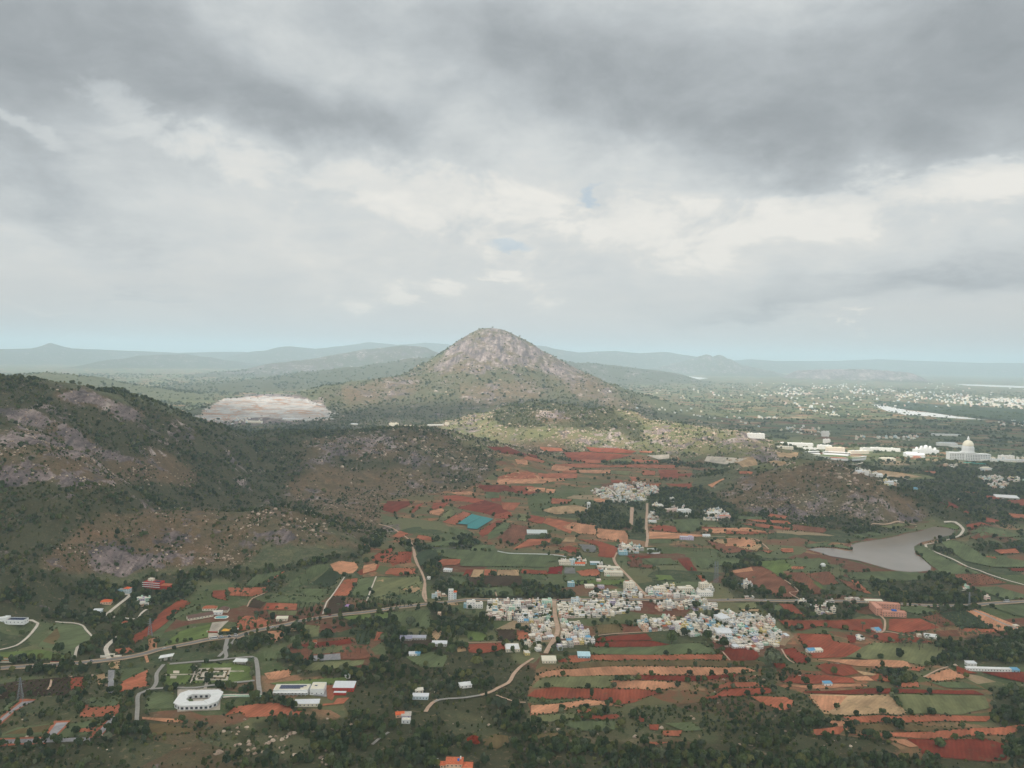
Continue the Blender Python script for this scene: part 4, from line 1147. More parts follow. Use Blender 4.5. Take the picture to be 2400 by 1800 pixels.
rcount = 0
def ribbon(name, Pc, width, matl, off):
    T = np.gradient(Pc[:, :2], axis=0); T /= np.maximum(np.hypot(T[:, 0], T[:, 1])[:, None], 1e-6)
    Nn = np.stack([-T[:, 1], T[:, 0]], 1); n = len(Pc)
    wl = width/2*(1+0.22*fbm(Pc[:, 0], Pc[:, 1], 35, 3, 411)); wr = width/2*(1+0.22*fbm(Pc[:, 0], Pc[:, 1], 35, 3, 412))
    cols = [Pc[:, :2]+Nn*wl[:, None], Pc[:, :2], Pc[:, :2]-Nn*wr[:, None]]
    V = []; F = []
    for c in cols:
        z = height(c[:, 0], c[:, 1])+off; V += [(a, b, q) for (a, b), q in zip(c, z)]
    for i in range(n-1):
        for j in range(2): F.append((j*n+i, (j+1)*n+i, (j+1)*n+i+1, j*n+i+1))
    me = pymesh(name, V, F)
    o = link(name, me, None, [matl]); o['kind'] = 'structure'
for ln in ROADS.strip().splitlines():
    toks = ln.split(); k = toks[0]; two = False
    if toks[1] == 'a': two = True; toks = toks[:1]+toks[2:]
    P = ground_hit(pts(' '.join(toks[1:]))); D = np.mean(np.hypot(P[:, 0], P[:, 1]))
    Pc = resample(P[:, :2], 9.0); wd = float(k[1:])*(0.74 if k[0] in 'pdgk' else 1); rcount += 1
    off = 1.15+0.01*rcount+max(0, (D-1800)*0.0016)
    ribbon(RN[k[0]], Pc, wd, RM[k[0]], off)
    if two: ribbon('road', Pc, 8.0, RM['a'], off+0.12)
    ROADP.append((Pc, wd))

# ------------------------------------------------------------------ plant meshes (unit height 1, unit half-width 1, origin at the foot)
def leaf_material(name, c1, c2, c3):
    m, nt, b = mat(name, 0.75, 0.25); p = wpos(nt); oi = nt.new('ShaderNodeObjectInfo')
    f = nt.math('ADD', nt.math('MULTIPLY', oi.outputs['Random'], 0.62), nt.math('MULTIPLY', nt.noise(p, 0.35, 3), 0.42))
    nt.put(b.inputs['Base Color'], nt.ramp(f, [(0.12, c1), (0.5, c2), (0.88, c3)])); return m
LM = {'a': leaf_material("dark_foliage", srgb(38, 52, 32), srgb(60, 76, 44), srgb(92, 104, 60)),
      'b': leaf_material("olive_foliage", srgb(52, 62, 34), srgb(82, 90, 48), srgb(118, 118, 68)),
      'c': leaf_material("grey_green_foliage", srgb(52, 62, 46), srgb(80, 90, 66), srgb(122, 126, 96)),
      'd': leaf_material("flame_blossom", srgb(96, 40, 20), srgb(160, 60, 28), srgb(196, 92, 44)),
      'p': leaf_material("palm_foliage", srgb(46, 60, 44), srgb(66, 82, 56), srgb(92, 104, 70))}
bark = simple("bark", srgb(96, 84, 74), 0.9)
def crown_mesh(name, seed, lobes=11, leaves=34, flat=1.0, base=0.28, size=0.20, spread=0.62):
    rg = random.Random(seed); V = []; F = []
    cen = []
    for i in range(lobes):
        a = rg.uniform(0, 6.283); r = spread*math.sqrt(rg.random()); h = rg.uniform(base+0.16, 0.84)
        s = (1-abs(h-0.55)*1.1)
        cen.append((math.cos(a)*r*s, math.sin(a)*r*s, h, rg.uniform(0.26, 0.42)))
    cen.append((0, 0, 0.72, 0.36)); cen.append((0, 0, 0.5, 0.4))
    for (x, y, z, R) in cen:
        # dense heart of the lobe: a small irregular solid
        n0 = len(V); top = [(0, 0, 1), (0, 0, -1)]; ring = [(math.cos(t), math.sin(t), rg.uniform(-.2, .2)) for t in [k*1.2566+rg.random() for k in range(5)]]
        for v in top+ring:
            k = rg.uniform(0.55, 0.78); V.append((x+v[0]*R*k, y+v[1]*R*k, z+v[2]*R*0.62*flat*k))
        for k in range(5):
            F.append((n0, n0+2+k, n0+2+(k+1) % 5)); F.append((n0+1, n0+2+(k+1) % 5, n0+2+k))
        for _ in range(leaves):
            t = rg.uniform(0, 6.283); u = rg.uniform(-0.55, 1); q = math.sqrt(max(0, 1-u*u)); k = rg.uniform(0.72, 1.12)
            c = Vector((x+math.cos(t)*q*R*k, y+math.sin(t)*q*R*k, z+u*R*0.66*flat*k))
            nn = Vector((math.cos(t)*q+rg.uniform(-.6, .6), math.sin(t)*q+rg.uniform(-.6, .6), u+rg.uniform(-.3, .8))).normalized()
            a1 = nn.orthogonal().normalized(); a1 = Matrix.Rotation(rg.uniform(0, 6.28), 3, nn) @ a1; a2 = nn.cross(a1)
            s = size*rg.uniform(0.55, 1.1); n0 = len(V)
            for (i, j) in ((-1, -.5), (.2, -.8), (1, .4), (-.3, .8)):
                w_ = c+a1*s*i+a2*s*j; V.append((w_.x, w_.y, w_.z*1.0))
            F.append((n0, n0+1, n0+2, n0+3))
    zmax = max(v[2] for v in V); V = [(v[0], v[1], v[2]/zmax) for v in V]
    return V, F
def trunk_mesh(seed, r=0.045, top=0.62, limbs=4):
    rg = random.Random(seed); V = []; F = []
    def tube(P, R, n=6):
        base = len(V)
        for i, (p, rr) in enumerate(zip(P, R)):
            for k in range(n):
                t = 6.283*k/n; V.append((p[0]+math.cos(t)*rr, p[1]+math.sin(t)*rr, p[2]))
        for i in range(len(P)-1):
            for k in range(n): F.append((base+i*n+k, base+i*n+(k+1) % n, base+(i+1)*n+(k+1) % n, base+(i+1)*n+k))
    bx, by = rg.uniform(-.05, .05), rg.uniform(-.05, .05)
    tube([(0, 0, -0.06), (bx*.4, by*.4, .16), (bx, by, .36), (bx*1.3, by*1.2, top)], [r*1.5, r, r*.8, r*.35])
    for i in range(limbs):
        a = i*6.283/limbs+rg.uniform(-.5, .5); L = rg.uniform(.3, .5)
        tube([(bx*.8, by*.8, .30), (bx+math.cos(a)*L*.5, by+math.sin(a)*L*.5, .46), (bx+math.cos(a)*L, by+math.sin(a)*L, .64)], [r*.6, r*.4, r*.15], 5)
    return V, F
CROWN = []; TRUNK = []
for i, (sd_, mt, kw) in enumerate([(1, 'a', {}), (2, 'a', dict(lobes=13, spread=.7, flat=.9)), (3, 'b', dict(lobes=10)), (4, 'c', dict(lobes=12, spread=.66, leaves=28)), (5, 'd', dict(lobes=9, flat=.7, spread=.75))]):
    V, F = crown_mesh("tree_crown", sd_, **kw); me = pymesh("tree_crown", V, F); me.materials.append(LM[mt]); CROWN.append(me)
    V, F = trunk_mesh(sd_+50); me = pymesh("tree_trunk", V, F, True); me.materials.append(bark); TRUNK.append(me)
BUSH = []
for i, (sd_, mt) in enumerate([(21, 'a'), (22, 'b'), (23, 'c'), (24, 'a'), (25, 'b')]):
    V, F = crown_mesh("bush_foliage", sd_, lobes=6, leaves=24, base=-0.05, size=0.26, spread=.58); me = pymesh("bush_foliage", V, F); me.materials.append(LM[mt]); BUSH.append(me)
def palm_meshes(seed):
    rg = random.Random(seed); V = []; F = []
    bend = rg.uniform(-.08, .08)
    n = 6; R = [.022, .016, .014, .012]; P = [(0, 0, -.03), (bend*.2, 0, .25), (bend*.6, 0, .5), (bend, 0, .78)]
    for p, rr in zip(P, R):
        for k in range(n): t = 6.283*k/n; V.append((p[0]+math.cos(t)*rr, p[1]+math.sin(t)*rr, p[2]))
    for i in range(3):
        for k in range(n): F.append((i*n+k, i*n+(k+1) % n, (i+1)*n+(k+1) % n, (i+1)*n+k))
    tr = (V, F); V = []; F = []
    for k in range(16):
        a = k*6.283/16+rg.uniform(-.15, .15); up = rg.uniform(-.15, .75); L = rg.uniform(.25, .33)
        d = Vector((math.cos(a), math.sin(a), 0)); sdv = Vector((-math.sin(a), math.cos(a), 0)); n0 = len(V)
        for j in range(5):
            t = j/4; c = Vector((bend, 0, .78))+d*L*t*(1-.15*t)+Vector((0, 0, 1))*(up*L*t-.75*L*t*t)
            wd = .045*math.sin(math.pi*(.15+.8*t))
            V += [tuple(c-sdv*wd-Vector((0, 0, wd*.5))), tuple(c), tuple(c+sdv*wd-Vector((0, 0, wd*.5)))]
        for j in range(4):
            for q in range(2): F.append((n0+j*3+q, n0+j*3+q+1, n0+j*3+q+4, n0+j*3+q+3))
    return tr, (V, F)
PALM = []
for s_ in (1, 2, 3):
    t_, f_ = palm_meshes(s_); a = pymesh("palm_trunk", *t_); a.materials.append(bark); b_ = pymesh("palm_fronds", *f_); b_.materials.append(LM['p']); PALM.append((a, b_))
# boulders
gran = mat("granite", 0.9, 0.2)
def _g():
    m, nt, b = gran; p = wpos(nt); oi = nt.new('ShaderNodeObjectInfo')
    c = nt.ramp(nt.math('ADD', nt.math('MULTIPLY', nt.noise(p, 0.25, 5, 0.65), 0.7), nt.math('MULTIPLY', oi.outputs['Random'], 0.35)),
                [(0.25, srgb(120, 104, 94)), (0.5, srgb(172, 150, 132)), (0.75, srgb(214, 194, 174))])
    nt.put(b.inputs['Base Color'], c)
_g()
ROCK = []
for s_ in range(4):
    bm = bmesh.new(); bmesh.ops.create_icosphere(bm, subdivisions=2, radius=1.0)
    rg = random.Random(s_+70)
    pl_ = [(Vector((rg.uniform(-1, 1), rg.uniform(-1, 1), rg.uniform(-.4, 1))).normalized(), rg.uniform(.55, .85)) for _ in range(7)]
    for v in bm.verts:
        for nn, dd in pl_:
            k = v.co.dot(nn)-dd
            if k > 0: v.co -= nn*k*.85
        v.co.z *= .75; v.co *= rg.uniform(.94, 1.05)
    me = bpy.data.meshes.new("boulder"); bm.to_mesh(me); bm.free(); me.materials.append(gran[0]); ROCK.append(me)

# ------------------------------------------------------------------ where things may not grow
def in_fields(X, Y, keep=0.0):
    m = np.zeros(X.shape, bool)
    for P, k in FPOLY:
        x0, y0 = P.min(0); x1, y1 = P.max(0)
        b = (X > x0) & (X < x1) & (Y > y0) & (Y < y1)
        if b.any(): m[b] |= in_poly(X[b], Y[b], [tuple(q) for q in P[::2]])
    return m
def near_roads(X, Y, pad=3.0):
    m = np.zeros(X.shape, bool)
    for Pc, wd in ROADP:
        R = wd/2+pad; x0, y0 = Pc.min(0)-R; x1, y1 = Pc.max(0)+R
        b = np.where((X > x0) & (X < x1) & (Y > y0) & (Y < y1))[0]
        if len(b) == 0: continue
        for k in range(0, len(b), 4000):
            bb = b[k:k+4000]
            d = np.min(np.hypot(X[bb][:, None]-Pc[None, :, 0], Y[bb][:, None]-Pc[None, :, 1]), 1); m[bb[d < R+2.5]] = True
    return m
BLOCK = []       # (x, y, radius) kept clear for buildings
def blocked(X, Y):
    m = np.zeros(X.shape, bool)
    if not BLOCK: return m
    B = np.array(BLOCK)
    for k in range(0, len(X), 20000):
        xx = X[k:k+20000]; yy = Y[k:k+20000]; mm = np.zeros(xx.shape, bool)
        for bx, by, br in B: mm |= (np.abs(xx-bx) < br) & (np.abs(yy-by) < br)
        m[k:k+20000] = mm
    return m

# ------------------------------------------------------------------ landmarks for telling look-alikes apart
LMK = [(1545,1135+507,"the white courtyard villa"),(1068,1785,"the clay-roofed house"),(0,0,"")]
LMK = [(465,1640,"the white courtyard villa"),(1068,1788,"the clay-roofed house at the lower edge"),(690,1615,"the flat-roofed school with solar panels"),
 (805,1612,"the white sheet-roofed shed"),(365,1370,"the red hotel"),(290,1382,"the blue villa with orange roof"),(480,1440,"the long brown-roofed resort"),
 (25,1455,"the modern white villa"),(490,1580,"the square paved garden"),(700,1250,"the rocky mound"),(1060,1390,"the tall white house"),(1810,1545,"the giant banyan"),
 (1290,1440,"the village high street"),(1580,1480,"the big white hall roof"),(1370,1535,"the pale blue warehouse"),(1285,1545,"the cream warehouse"),
 (2080,1435,"the pink school"),(1930,1430,"the rust-roofed compound"),(2320,1570,"the long white shed"),(2110,1290,"the lake"),(1680,1350,"the twin pylons"),
 (1120,1300,"the long white villa"),(1110,1225,"the teal shade nets"),(1450,1160,"the upper village"),(1380,1190,"the water tower"),(1270,1225,"the glasshouse"),
 (1180,1600,"the bend of the village track"),(1320,1650,"the orange strip field"),(1620,1625,"the red strip fields"),(1700,1760,"the wooded foot of the slope"),
 (2100,1660,"the sandy terrace field"),(2350,1500,"the dark plantation"),(300,1760,"the bouldery slope"),(150,1730,"the grey estate lanes"),(90,1600,"the brown orchard plot"),
 (700,1755,"the boulder group"),(960,1690,"the ochre yard"),(1180,1790,"the flame-blossomed tree"),(300,1520,"the sandy gateway"),(2060,1520,"the grass paddock"),
 (100,1000,"the left hill"),(1250,970,"the sunlit hill"),(1900,1150,"the rocky hill by the lake"),(900,1080,"the middle ridge"),(1500,1770,"the lower woodland"),
 (2300,1750,"the corner woodland"),(850,1740,"the hillside scrub"),(1950,1760,"the terrace hedges"),(2250,1400,"the lakeside grove")]
LA = np.array([(a, b) for a, b, c in LMK], float)
ORD = ['first', 'second', 'third', 'fourth', 'fifth', 'sixth', 'seventh', 'eighth', 'ninth', 'tenth', 'eleventh', 'twelfth', 'thirteenth', 'fourteenth', 'fifteenth',
       'sixteenth', 'seventeenth', 'eighteenth', 'nineteenth', 'twentieth'] + ['%dth' % n for n in range(21, 90)]
def where(px, py):
    d = np.hypot((LA[:, 0]-px)*0.7, (LA[:, 1]-py)*1.6); i = int(np.argmin(d)); dx_, dy_ = px-LA[i, 0], py-LA[i, 1]
    if abs(dx_) > abs(dy_)*1.2: r = 'left of' if dx_ < 0 else 'right of'
    else: r = 'beyond' if dy_ < 0 else 'in front of'
    return r+' '+LMK[i][2]
def label_all(items):
    """items: (object, look, px, py, noun); identical descriptions are told apart by their order"""
    gr = {}
    for o, look, px, py in items: gr.setdefault(look+' '+where(px, py), []).append((px, o))
    for k, v in gr.items():
        v.sort(key=lambda q: q[0])
        for i, (px, o) in enumerate(v):
            lb = k if len(v) == 1 else (k+', '+ORD[i]+' from left')
            if len(lb.split()) > 16: lb = lb.replace('the white sheet-roofed shed', 'the white shed').replace('the flat-roofed school with solar panels', 'the solar school').replace('the rocky hill by the lake', 'the lake hill').replace('at the lower edge', '').replace('  ', ' ').replace(' ,', ',').replace('the bend of the village track', 'the track bend').replace('the wooded foot of the slope', 'the wooded slope')
            o['label'] = lb
def empty(name, loc, rz=0, sc=(1, 1, 1)):
    o = bpy.data.objects.new(name, None); COL.objects.link(o); o.location = loc; o.rotation_euler = (0, 0, rz); o.scale = sc; o.empty_display_size = 1
    return o
def child(name, me, par):
    c = bpy.data.objects.new(name, me); COL.objects.link(c); c.parent = par; return c

# ------------------------------------------------------------------ mesh builder for the buildings
class MB:
    def __init__(s): s.V = []; s.F = []; s.M = []
    def box(s, x0, x1, y0, y1, z0, z1, m=0, bottom=False):
        n = len(s.V); s.V += [(x0,y0,z0),(x1,y0,z0),(x1,y1,z0),(x0,y1,z0),(x0,y0,z1),(x1,y0,z1),(x1,y1,z1),(x0,y1,z1)]
        f = [(4,5,6,7),(0,1,5,4),(1,2,6,5),(2,3,7,6),(3,0,4,7)]+([(3,2,1,0)] if bottom else [])
        s.F += [tuple(n+i for i in q) for q in f]; s.M += [m]*len(f); return s
    def gable(s, x0, x1, y0, y1, z0, z1, m=0, th=0.18):
        ym = (y0+y1)/2; n = len(s.V)
        s.V += [(x0,y0,z0),(x1,y0,z0),(x1,ym,z1),(x0,ym,z1),(x0,y1,z0),(x1,y1,z0)]
        s.V += [(x0,y0,z0-th),(x1,y0,z0-th),(x1,ym,z1-th),(x0,ym,z1-th),(x0,y1,z0-th),(x1,y1,z0-th)]
        f = [(0,1,2,3),(3,2,5,4),(7,6,9,8),(8,9,10,11),(0,6,7,1),(4,5,11,10),(0,3,9,6),(3,4,10,9),(1,7,8,2),(2,8,11,5)]
        s.F += [tuple(n+i for i in q) for q in f]; s.M += [m]*len(f); return s
    def gwall(s, x0, x1, y0, y1, z0, z1, m=0):
        ym = (y0+y1)/2; n = len(s.V); s.V += [(x0,y0,z0),(x0,y1,z0),(x0,ym,z1),(x1,y0,z0),(x1,y1,z0),(x1,ym,z1)]
        s.F += [(n,n+2,n+1),(n+3,n+4,n+5)]; s.M += [m, m]; return s
    def hip(s, x0, x1, y0, y1, z0, z1, m=0):
        ym = (y0+y1)/2; d = min((y1-y0)/2, (x1-x0)*.45); n = len(s.V)
        s.V += [(x0,y0,z0),(x1,y0,z0),(x1,y1,z0),(x0,y1,z0),(x0+d,ym,z1),(x1-d,ym,z1)]
        f = [(0,1,5,4),(1,2,5),(2,3,4,5),(3,0,4),(3,2,1,0)]; s.F += [tuple(n+i for i in q) for q in f]; s.M += [m]*5; return s
    def lathe(s, prof, n=24, m=0, cx=0, cy=0):
        b = len(s.V)
        for r, z in prof:
            for k in range(n): t = 6.28318*k/n; s.V.append((cx+math.cos(t)*r, cy+math.sin(t)*r, z))
        for i in range(len(prof)-1):
            for k in range(n): s.F.append((b+i*n+k, b+i*n+(k+1) % n, b+(i+1)*n+(k+1) % n, b+(i+1)*n+k)); s.M.append(m)
        return s
    def poly(s, P, z0, z1, m=0):
        b = len(s.V); n = len(P); s.V += [(x, y, z0) for x, y in P]+[(x, y, z1) for x, y in P]
        for i in range(n): s.F.append((b+i, b+(i+1) % n, b+n+(i+1) % n, b+n+i)); s.M.append(m)
        s.F.append(tuple(b+n+i for i in range(n))); s.M.append(m); return s
    def bar(s, a, b_, r, m=0):
        a = Vector(a); b_ = Vector(b_); d = (b_-a).normalized(); u = d.orthogonal().normalized()*r; v = d.cross(u).normalized()*r; n = len(s.V)
        for p in (a, b_):
            for k in ((1, 1), (-1, 1), (-1, -1), (1, -1)): q = p+u*k[0]+v*k[1]; s.V.append(tuple(q))
        for k in range(4): s.F.append((n+k, n+(k+1) % 4, n+4+(k+1) % 4, n+4+k)); s.M.append(m)
        return s
    def mesh(s, name, mats):
        me = pymesh(name, s.V, s.F, mi=s.M)
        for q in mats: me.materials.append(q)
        return me
    def obj(s, name, mats, par=None, smooth=False):
        me = s.mesh(name, mats if isinstance(mats, list) else [mats])
        if smooth: me.polygons.foreach_set('use_smooth', [True]*len(me.polygons))
        return child(name, me, par) if par is not None else link(name, me)
def wall_mat(name, rgb): return simple(name, srgb(*rgb), 0.85, 0.09, 0.5)
PAL = {'white': (244, 240, 234), 'cream': (238, 226, 206), 'pale pink': (230, 200, 188), 'sky blue': (164, 202, 214), 'mint green': (192, 222, 200), 'yellow': (232, 210, 148),
       'lilac': (204, 190, 210), 'peach': (230, 192, 164), 'grey': (190, 184, 176), 'pale blue': (210, 222, 226)}
WM = {k: wall_mat(k.replace(' ', '_')+'_plaster', v) for k, v in PAL.items()}
RFM = {'pale concrete': simple("pale_concrete", srgb(232, 224, 210), .9, .12, .4), 'grey concrete': simple("grey_concrete", srgb(196, 188, 178), .9, .16, .4),
       'terracotta tiled': simple("terracotta_tiles", srgb(176, 104, 76), .85, .2, .9), 'blue sheet': simple("blue_sheet", srgb(98, 160, 196), .5, .08, .4, .4),
       'white sheet': simple("white_sheet", srgb(222, 224, 226), .5, .06, .4, .4), 'brown tiled': simple("brown_tiles", srgb(116, 92, 82), .85, .18, .9)}
glass = simple("window_glass", srgb(52, 56, 62), 0.3, .2, 2, .5)
black = simple("black_plastic", srgb(34, 34, 36), 0.5); bluep = simple("blue_paint", srgb(52, 112, 190), 0.6)
steel = simple("galvanised_steel", srgb(138, 142, 146), 0.5); redp = simple("red_paint", srgb(186, 66, 52), .8); clay = simple("clay_tiles", srgb(206, 112, 78), .85, .22, .8)
orange = simple("orange_tiles", srgb(222, 110, 66), .8, .15, .8); teal = simple("teal_net", srgb(70, 140, 140), .8, .1, .4); solar = simple("solar_panel", srgb(52, 66, 104), .25, .1, .6, .6)
whitew = simple("whitewash", srgb(234, 234, 232), .8, .05, .3); creamw = simple("cream_wash", srgb(232, 224, 204), .85, .06, .2)
pinkw = simple("pink_wash", srgb(216, 158, 136), .85, .1, .3); yel = simple("yellow_cloth", srgb(236, 176, 72), .8); vio = simple("pool_water", srgb(96, 170, 172), .15, .05, .5, .5)
def windows(b, w_, d_, z0, st, sh, nx, ny, m=1):
    for s_ in range(st):
        za = z0+s_*sh+0.9; zb = za+1.25
        for i in range(nx):
            cx = -w_/2+w_*(i+.5)/nx; b.box(cx-.55, cx+.55, -d_/2-.03, -d_/2+.05, za, zb, m); b.box(cx-.55, cx+.55, d_/2-.05, d_/2+.03, za, zb, m)
        for i in range(ny):
            cy = -d_/2+d_*(i+.5)/ny; b.box(-w_/2-.03, -w_/2+.05, cy-.5, cy+.5, za, zb, m); b.box(w_/2-.05, w_/2+.03, cy-.5, cy+.5, za, zb, m)
FORMS = ['flat1', 'flat2', 'flat2tank', 'gable', 'shed', 'flat3', 'terrace']
def house_parts(pal, form, roof):
    """meshes for one kind of village house, 9 x 8 m"""
    w_, d_ = 9.0, 8.0; st = {'flat1': 1, 'flat2': 2, 'flat2tank': 2, 'gable': 1, 'shed': 1, 'flat3': 3, 'terrace': 1}[form]; H = 3.1*st
    wmt = WM[pal]; out = []
    b = MB(); t = .2
    if form in ('gable', 'shed'):
        b.box(-w_/2, w_/2, -d_/2, d_/2, -1.5, H, 0)
        if form == 'gable': b.gwall(-w_/2, w_/2, -d_/2, d_/2, H, H+1.6)
    else:
        b.box(-w_/2, w_/2, -d_/2, d_/2, -1.5, H, 0)
        b.box(-w_/2, w_/2, -d_/2, -d_/2+t, H, H+.8).box(-w_/2, w_/2, d_/2-t, d_/2, H, H+.8)
        b.box(-w_/2, -w_/2+t, -d_/2+t, d_/2-t, H, H+.8).box(w_/2-t, w_/2, -d_/2+t, d_/2-t, H, H+.8)
        if st > 1: b.box(-w_/2-.5, w_/2+.5, -d_/2-1.0, -d_/2, 3.0, 3.2, 0, True)
    windows(b, w_, d_, 0, st, 3.1, 3, 2)
    b.box(-.5, .5, -d_/2-.06, -d_/2+.05, 0, 2.1, 1)
    out.append(('wall', b.mesh('house_wall', [wmt, glass])))
    r = MB()
    if form == 'gable': r.gable(-w_/2-.5, w_/2+.5, -d_/2-.6, d_/2+.6, H-.15, H+1.75)
    elif form == 'shed':
        n = len(r.V); r.box(-w_/2-.5, w_/2+.5, -d_/2-.6, d_/2+.6, H, H+.14, 0, True); r.V = [(x, y, z+(y+d_/2)*.12) for x, y, z in r.V]
    else: r.box(-w_/2+t, w_/2-t, -d_/2+t, d_/2-t, H+.004, H+.12)
    out.append(('roof', r.mesh('house_roof', [RFM[roof]])))
    if form in ('flat2', 'flat3', 'flat2tank'):
        s_ = MB().box(w_/2-3.4, w_/2-.4, d_/2-3.6, d_/2-.5, H+.12, H+2.5, 0); s_.box(w_/2-2.4, w_/2-1.5, d_/2-3.66, d_/2-3.55, H+.12, H+2.0, 1)
        out.append(('stair_room', s_.mesh('stair_room', [wmt, glass])))
    if form in ('flat2tank', 'terrace'):
        k = MB().lathe([(0, H+.12), (.75, H+.12), (.75, H+1.4), (.45, H+1.65), (0, H+1.68)], 10, 0, -w_/2+1.6, d_/2-1.6)
        out.append(('water_tank', k.mesh('water_tank', [black])))
    if form == 'terrace':
        k = MB().box(-w_/2+.6, w_/2-2.6, -d_/2+.6, 0, H+1.9, H+2.0, 0, True)
        for x, y in ((-w_/2+.7, -d_/2+.7), (w_/2-2.7, -d_/2+.7), (-w_/2+.7, -.1), (w_/2-2.7, -.1)): k.bar((x, y, H+.1), (x, y, H+1.9), .06)
        out.append(('canopy', k.mesh('roof_canopy', [RFM['blue sheet']])))
    return out
FDESC = {'flat1': 'single-storey', 'flat2': 'two-storey', 'flat2tank': 'two-storey tank-topped', 'gable': 'gabled', 'shed': 'low', 'flat3': 'three-storey', 'terrace': 'canopy-topped'}
HV = """
C 452,385 640,372 690,380 780,352 978,362 985,440 1000,520 900,530 460,512|0.02|1
C 1008,365 1290,372 1300,330 1500,380 1560,400 1510,460 1400,492 1075,492 1080,530 1030,540|0.05|1
C 800,565 900,545 985,560 985,640 900,730 820,775 835,700|0.35|.8
C 1060,548 1190,530 1240,610 1290,690 1180,705 1040,745 1005,745|0.2|.95
C 1255,305 1440,300 1540,285 1540,210 1600,215 1660,300 1730,270 1991,250 2060,345 1640,345 1260,348|0.05|.85
G 30,530 300,530 260,640 120,660 0,680 0,560|0.1|.75
G 410,530 740,520 900,560 1090,560 1140,600 1140,650 900,640 640,640 440,660|0.25|.9
G 420,690 640,735 560,760 420,740|0.3|.7
G 190,770 500,755 700,770 860,750 1000,720 1110,790 1130,860 1250,850 1270,760 1130,700 1210,690 1290,710 1430,690 1600,685 1770,770 1790,860 1940,950 1860,1000 1830,1060 1680,1060 1600,1120 1310,1075 1160,1040 1090,1000 1080,960 980,945 800,950 620,880 380,900 250,880|0.3|.97
G 940,350 1040,350 1110,430 1060,480 980,470|0.1|.6
G 410,370 540,380 560,440 700,390 840,395 960,460 920,510 480,500|0.2|.85
G 1180,650 1280,650 1300,690 1200,690|0.2|.7
J 890,785 1000,775 1060,745 1240,735 1370,765 1430,810 1420,830 1340,815 1300,870 1150,880 1040,880 940,830|0.2|.5
J 1350,900 1420,890 1430,930 1360,930|.1|.8
J 1470,920 1600,910 1620,990 1560,960|.1|.7
J 1740,940 1850,930 1930,970 1940,1010 1740,1015|.15|.6
J 1320,940 1380,950 1400,1025 1330,1025|.1|.6
J 1100,1190 1200,1190 1300,1235 1290,1250 1110,1255|.1|.7
C 1010,45 1140,40 1300,60 1230,80 1030,75|.05|.5
C 1320,80 1470,100 1480,170 1350,165|.05|.6
D 760,240 860,240 840,265 770,260|.1|.4
D 820,330 900,330 880,350 820,350|.1|.6
E 240,365 300,370 310,400 260,400|.4|.7
E 310,385 500,380 520,460 330,470|.2|.25
E 570,340 700,345 690,365 580,365|.1|.6
E 680,625 780,650 770,685 700,670|.5|.5
E 1480,255 1590,270 1570,290 1480,275|.2|.8
E 1690,350 1730,350 1720,385 1690,380|.2|.6
E 1880,540 1960,560 1950,580 1880,560|.2|.6
M 870,340 1050,400 1030,420 900,380|.2|.5
M 1095,440 1210,430 1200,470 1100,465|.2|.5
M 1850,400 2000,400 2080,450 2040,500 1960,490 1900,440|.2|.65
M 2080,410 2212,420 2212,450 2090,440|.2|.6
M 1840,340 1940,320 1950,350 1880,360|.2|.6
M 1570,300 1680,300 1670,330 1590,320|.2|.6
A 1050,320 1170,350 1150,410 1060,400|.3|.7
C 25,310 140,320 140,350 30,345|.1|.7
C 725,680 810,685 800,720 730,720|.2|.9
C 735,760 800,770 790,800 740,790|.2|.7
"""
HOUSES = []     # x, y, z, rot, sx, sy, sz, pal, form, roof
palk = ['white']*14+['cream']*12+['pale pink']*6+['sky blue']*2+['mint green']*3+['yellow']*2+['lilac']+['peach']*4+['grey']*4+['pale blue']*3
def plan_houses():
    rg = random.Random(5)
    for ln in HV.strip().splitlines():
        sp, rot, dens = ln.split('|'); rot = float(rot); dens = float(dens)
        W3 = ground_hit(pts(sp)); P = W3[:, :2]; c, s_ = math.cos(rot), math.sin(rot)
        U = P @ np.array([[c, -s_], [s_, c]]); D = float(np.mean(np.hypot(P[:, 0], P[:, 1])))
        big = 1.0 if D < 2300 else 1.1 if D < 3000 else 1.5
        y = U[:, 1].min()+3
        row = 0
        while y < U[:, 1].max():
            x = U[:, 0].min()+rg.uniform(1, 5)
            dy = rg.uniform(6.6, 9.6)*big*(1.35 if row % 3 == 2 else 1)
            while x < U[:, 0].max():
                w_ = rg.uniform(5.0, 10.0)*big; d_ = rg.uniform(5.4, 7.6)*big
                cx, cy = x+w_/2, y+rg.uniform(-.8, .8)
                q = np.array([cx, cy]) @ np.array([[c, s_], [-s_, c]])
                if rg.random() < dens and in_poly(np.array([q[0]]), np.array([q[1]]), [tuple(k) for k in P])[0] and not near_roads(np.array([q[0]]), np.array([q[1]]), 1.5)[0]:
                    f = rg.choices(FORMS, [12, 7, 3, 2.5, 4, .8, 1.0])[0]
                    rf = ({'gable': rg.choice(['terracotta tiled', 'brown tiled', 'terracotta tiled']), 'shed': rg.choice(['blue sheet', 'white sheet', 'white sheet', 'white sheet', 'pale concrete', 'grey concrete'])}
                          .get(f) or rg.choice(['pale concrete', 'grey concrete', 'pale concrete']))
                    HOUSES.append([q[0], q[1], 0, rot+rg.uniform(-.05, .05)+(rg.choice([0, 1.5708]) if rg.random() < .25 else 0), w_/9.0*.97, d_/8.0, rg.uniform(.82, 1.02)*(1 if big == 1 else 1.1), rg.choice(palk), f, rf])
                x += w_+rg.choice([.15, .15, .3, 1.6, 3.0])*big
            y += dy; row += 1
plan_houses()
A_ = np.array([[h[0], h[1]] for h in HOUSES]); hz = height(A_[:, 0], A_[:, 1])
for h, z in zip(HOUSES, hz): h[2] = float(z)+.35
PX, PY, DP = project(A_[:, 0], A_[:, 1], hz)
order = np.argsort(DP)
print('houses planned', len(HOUSES))
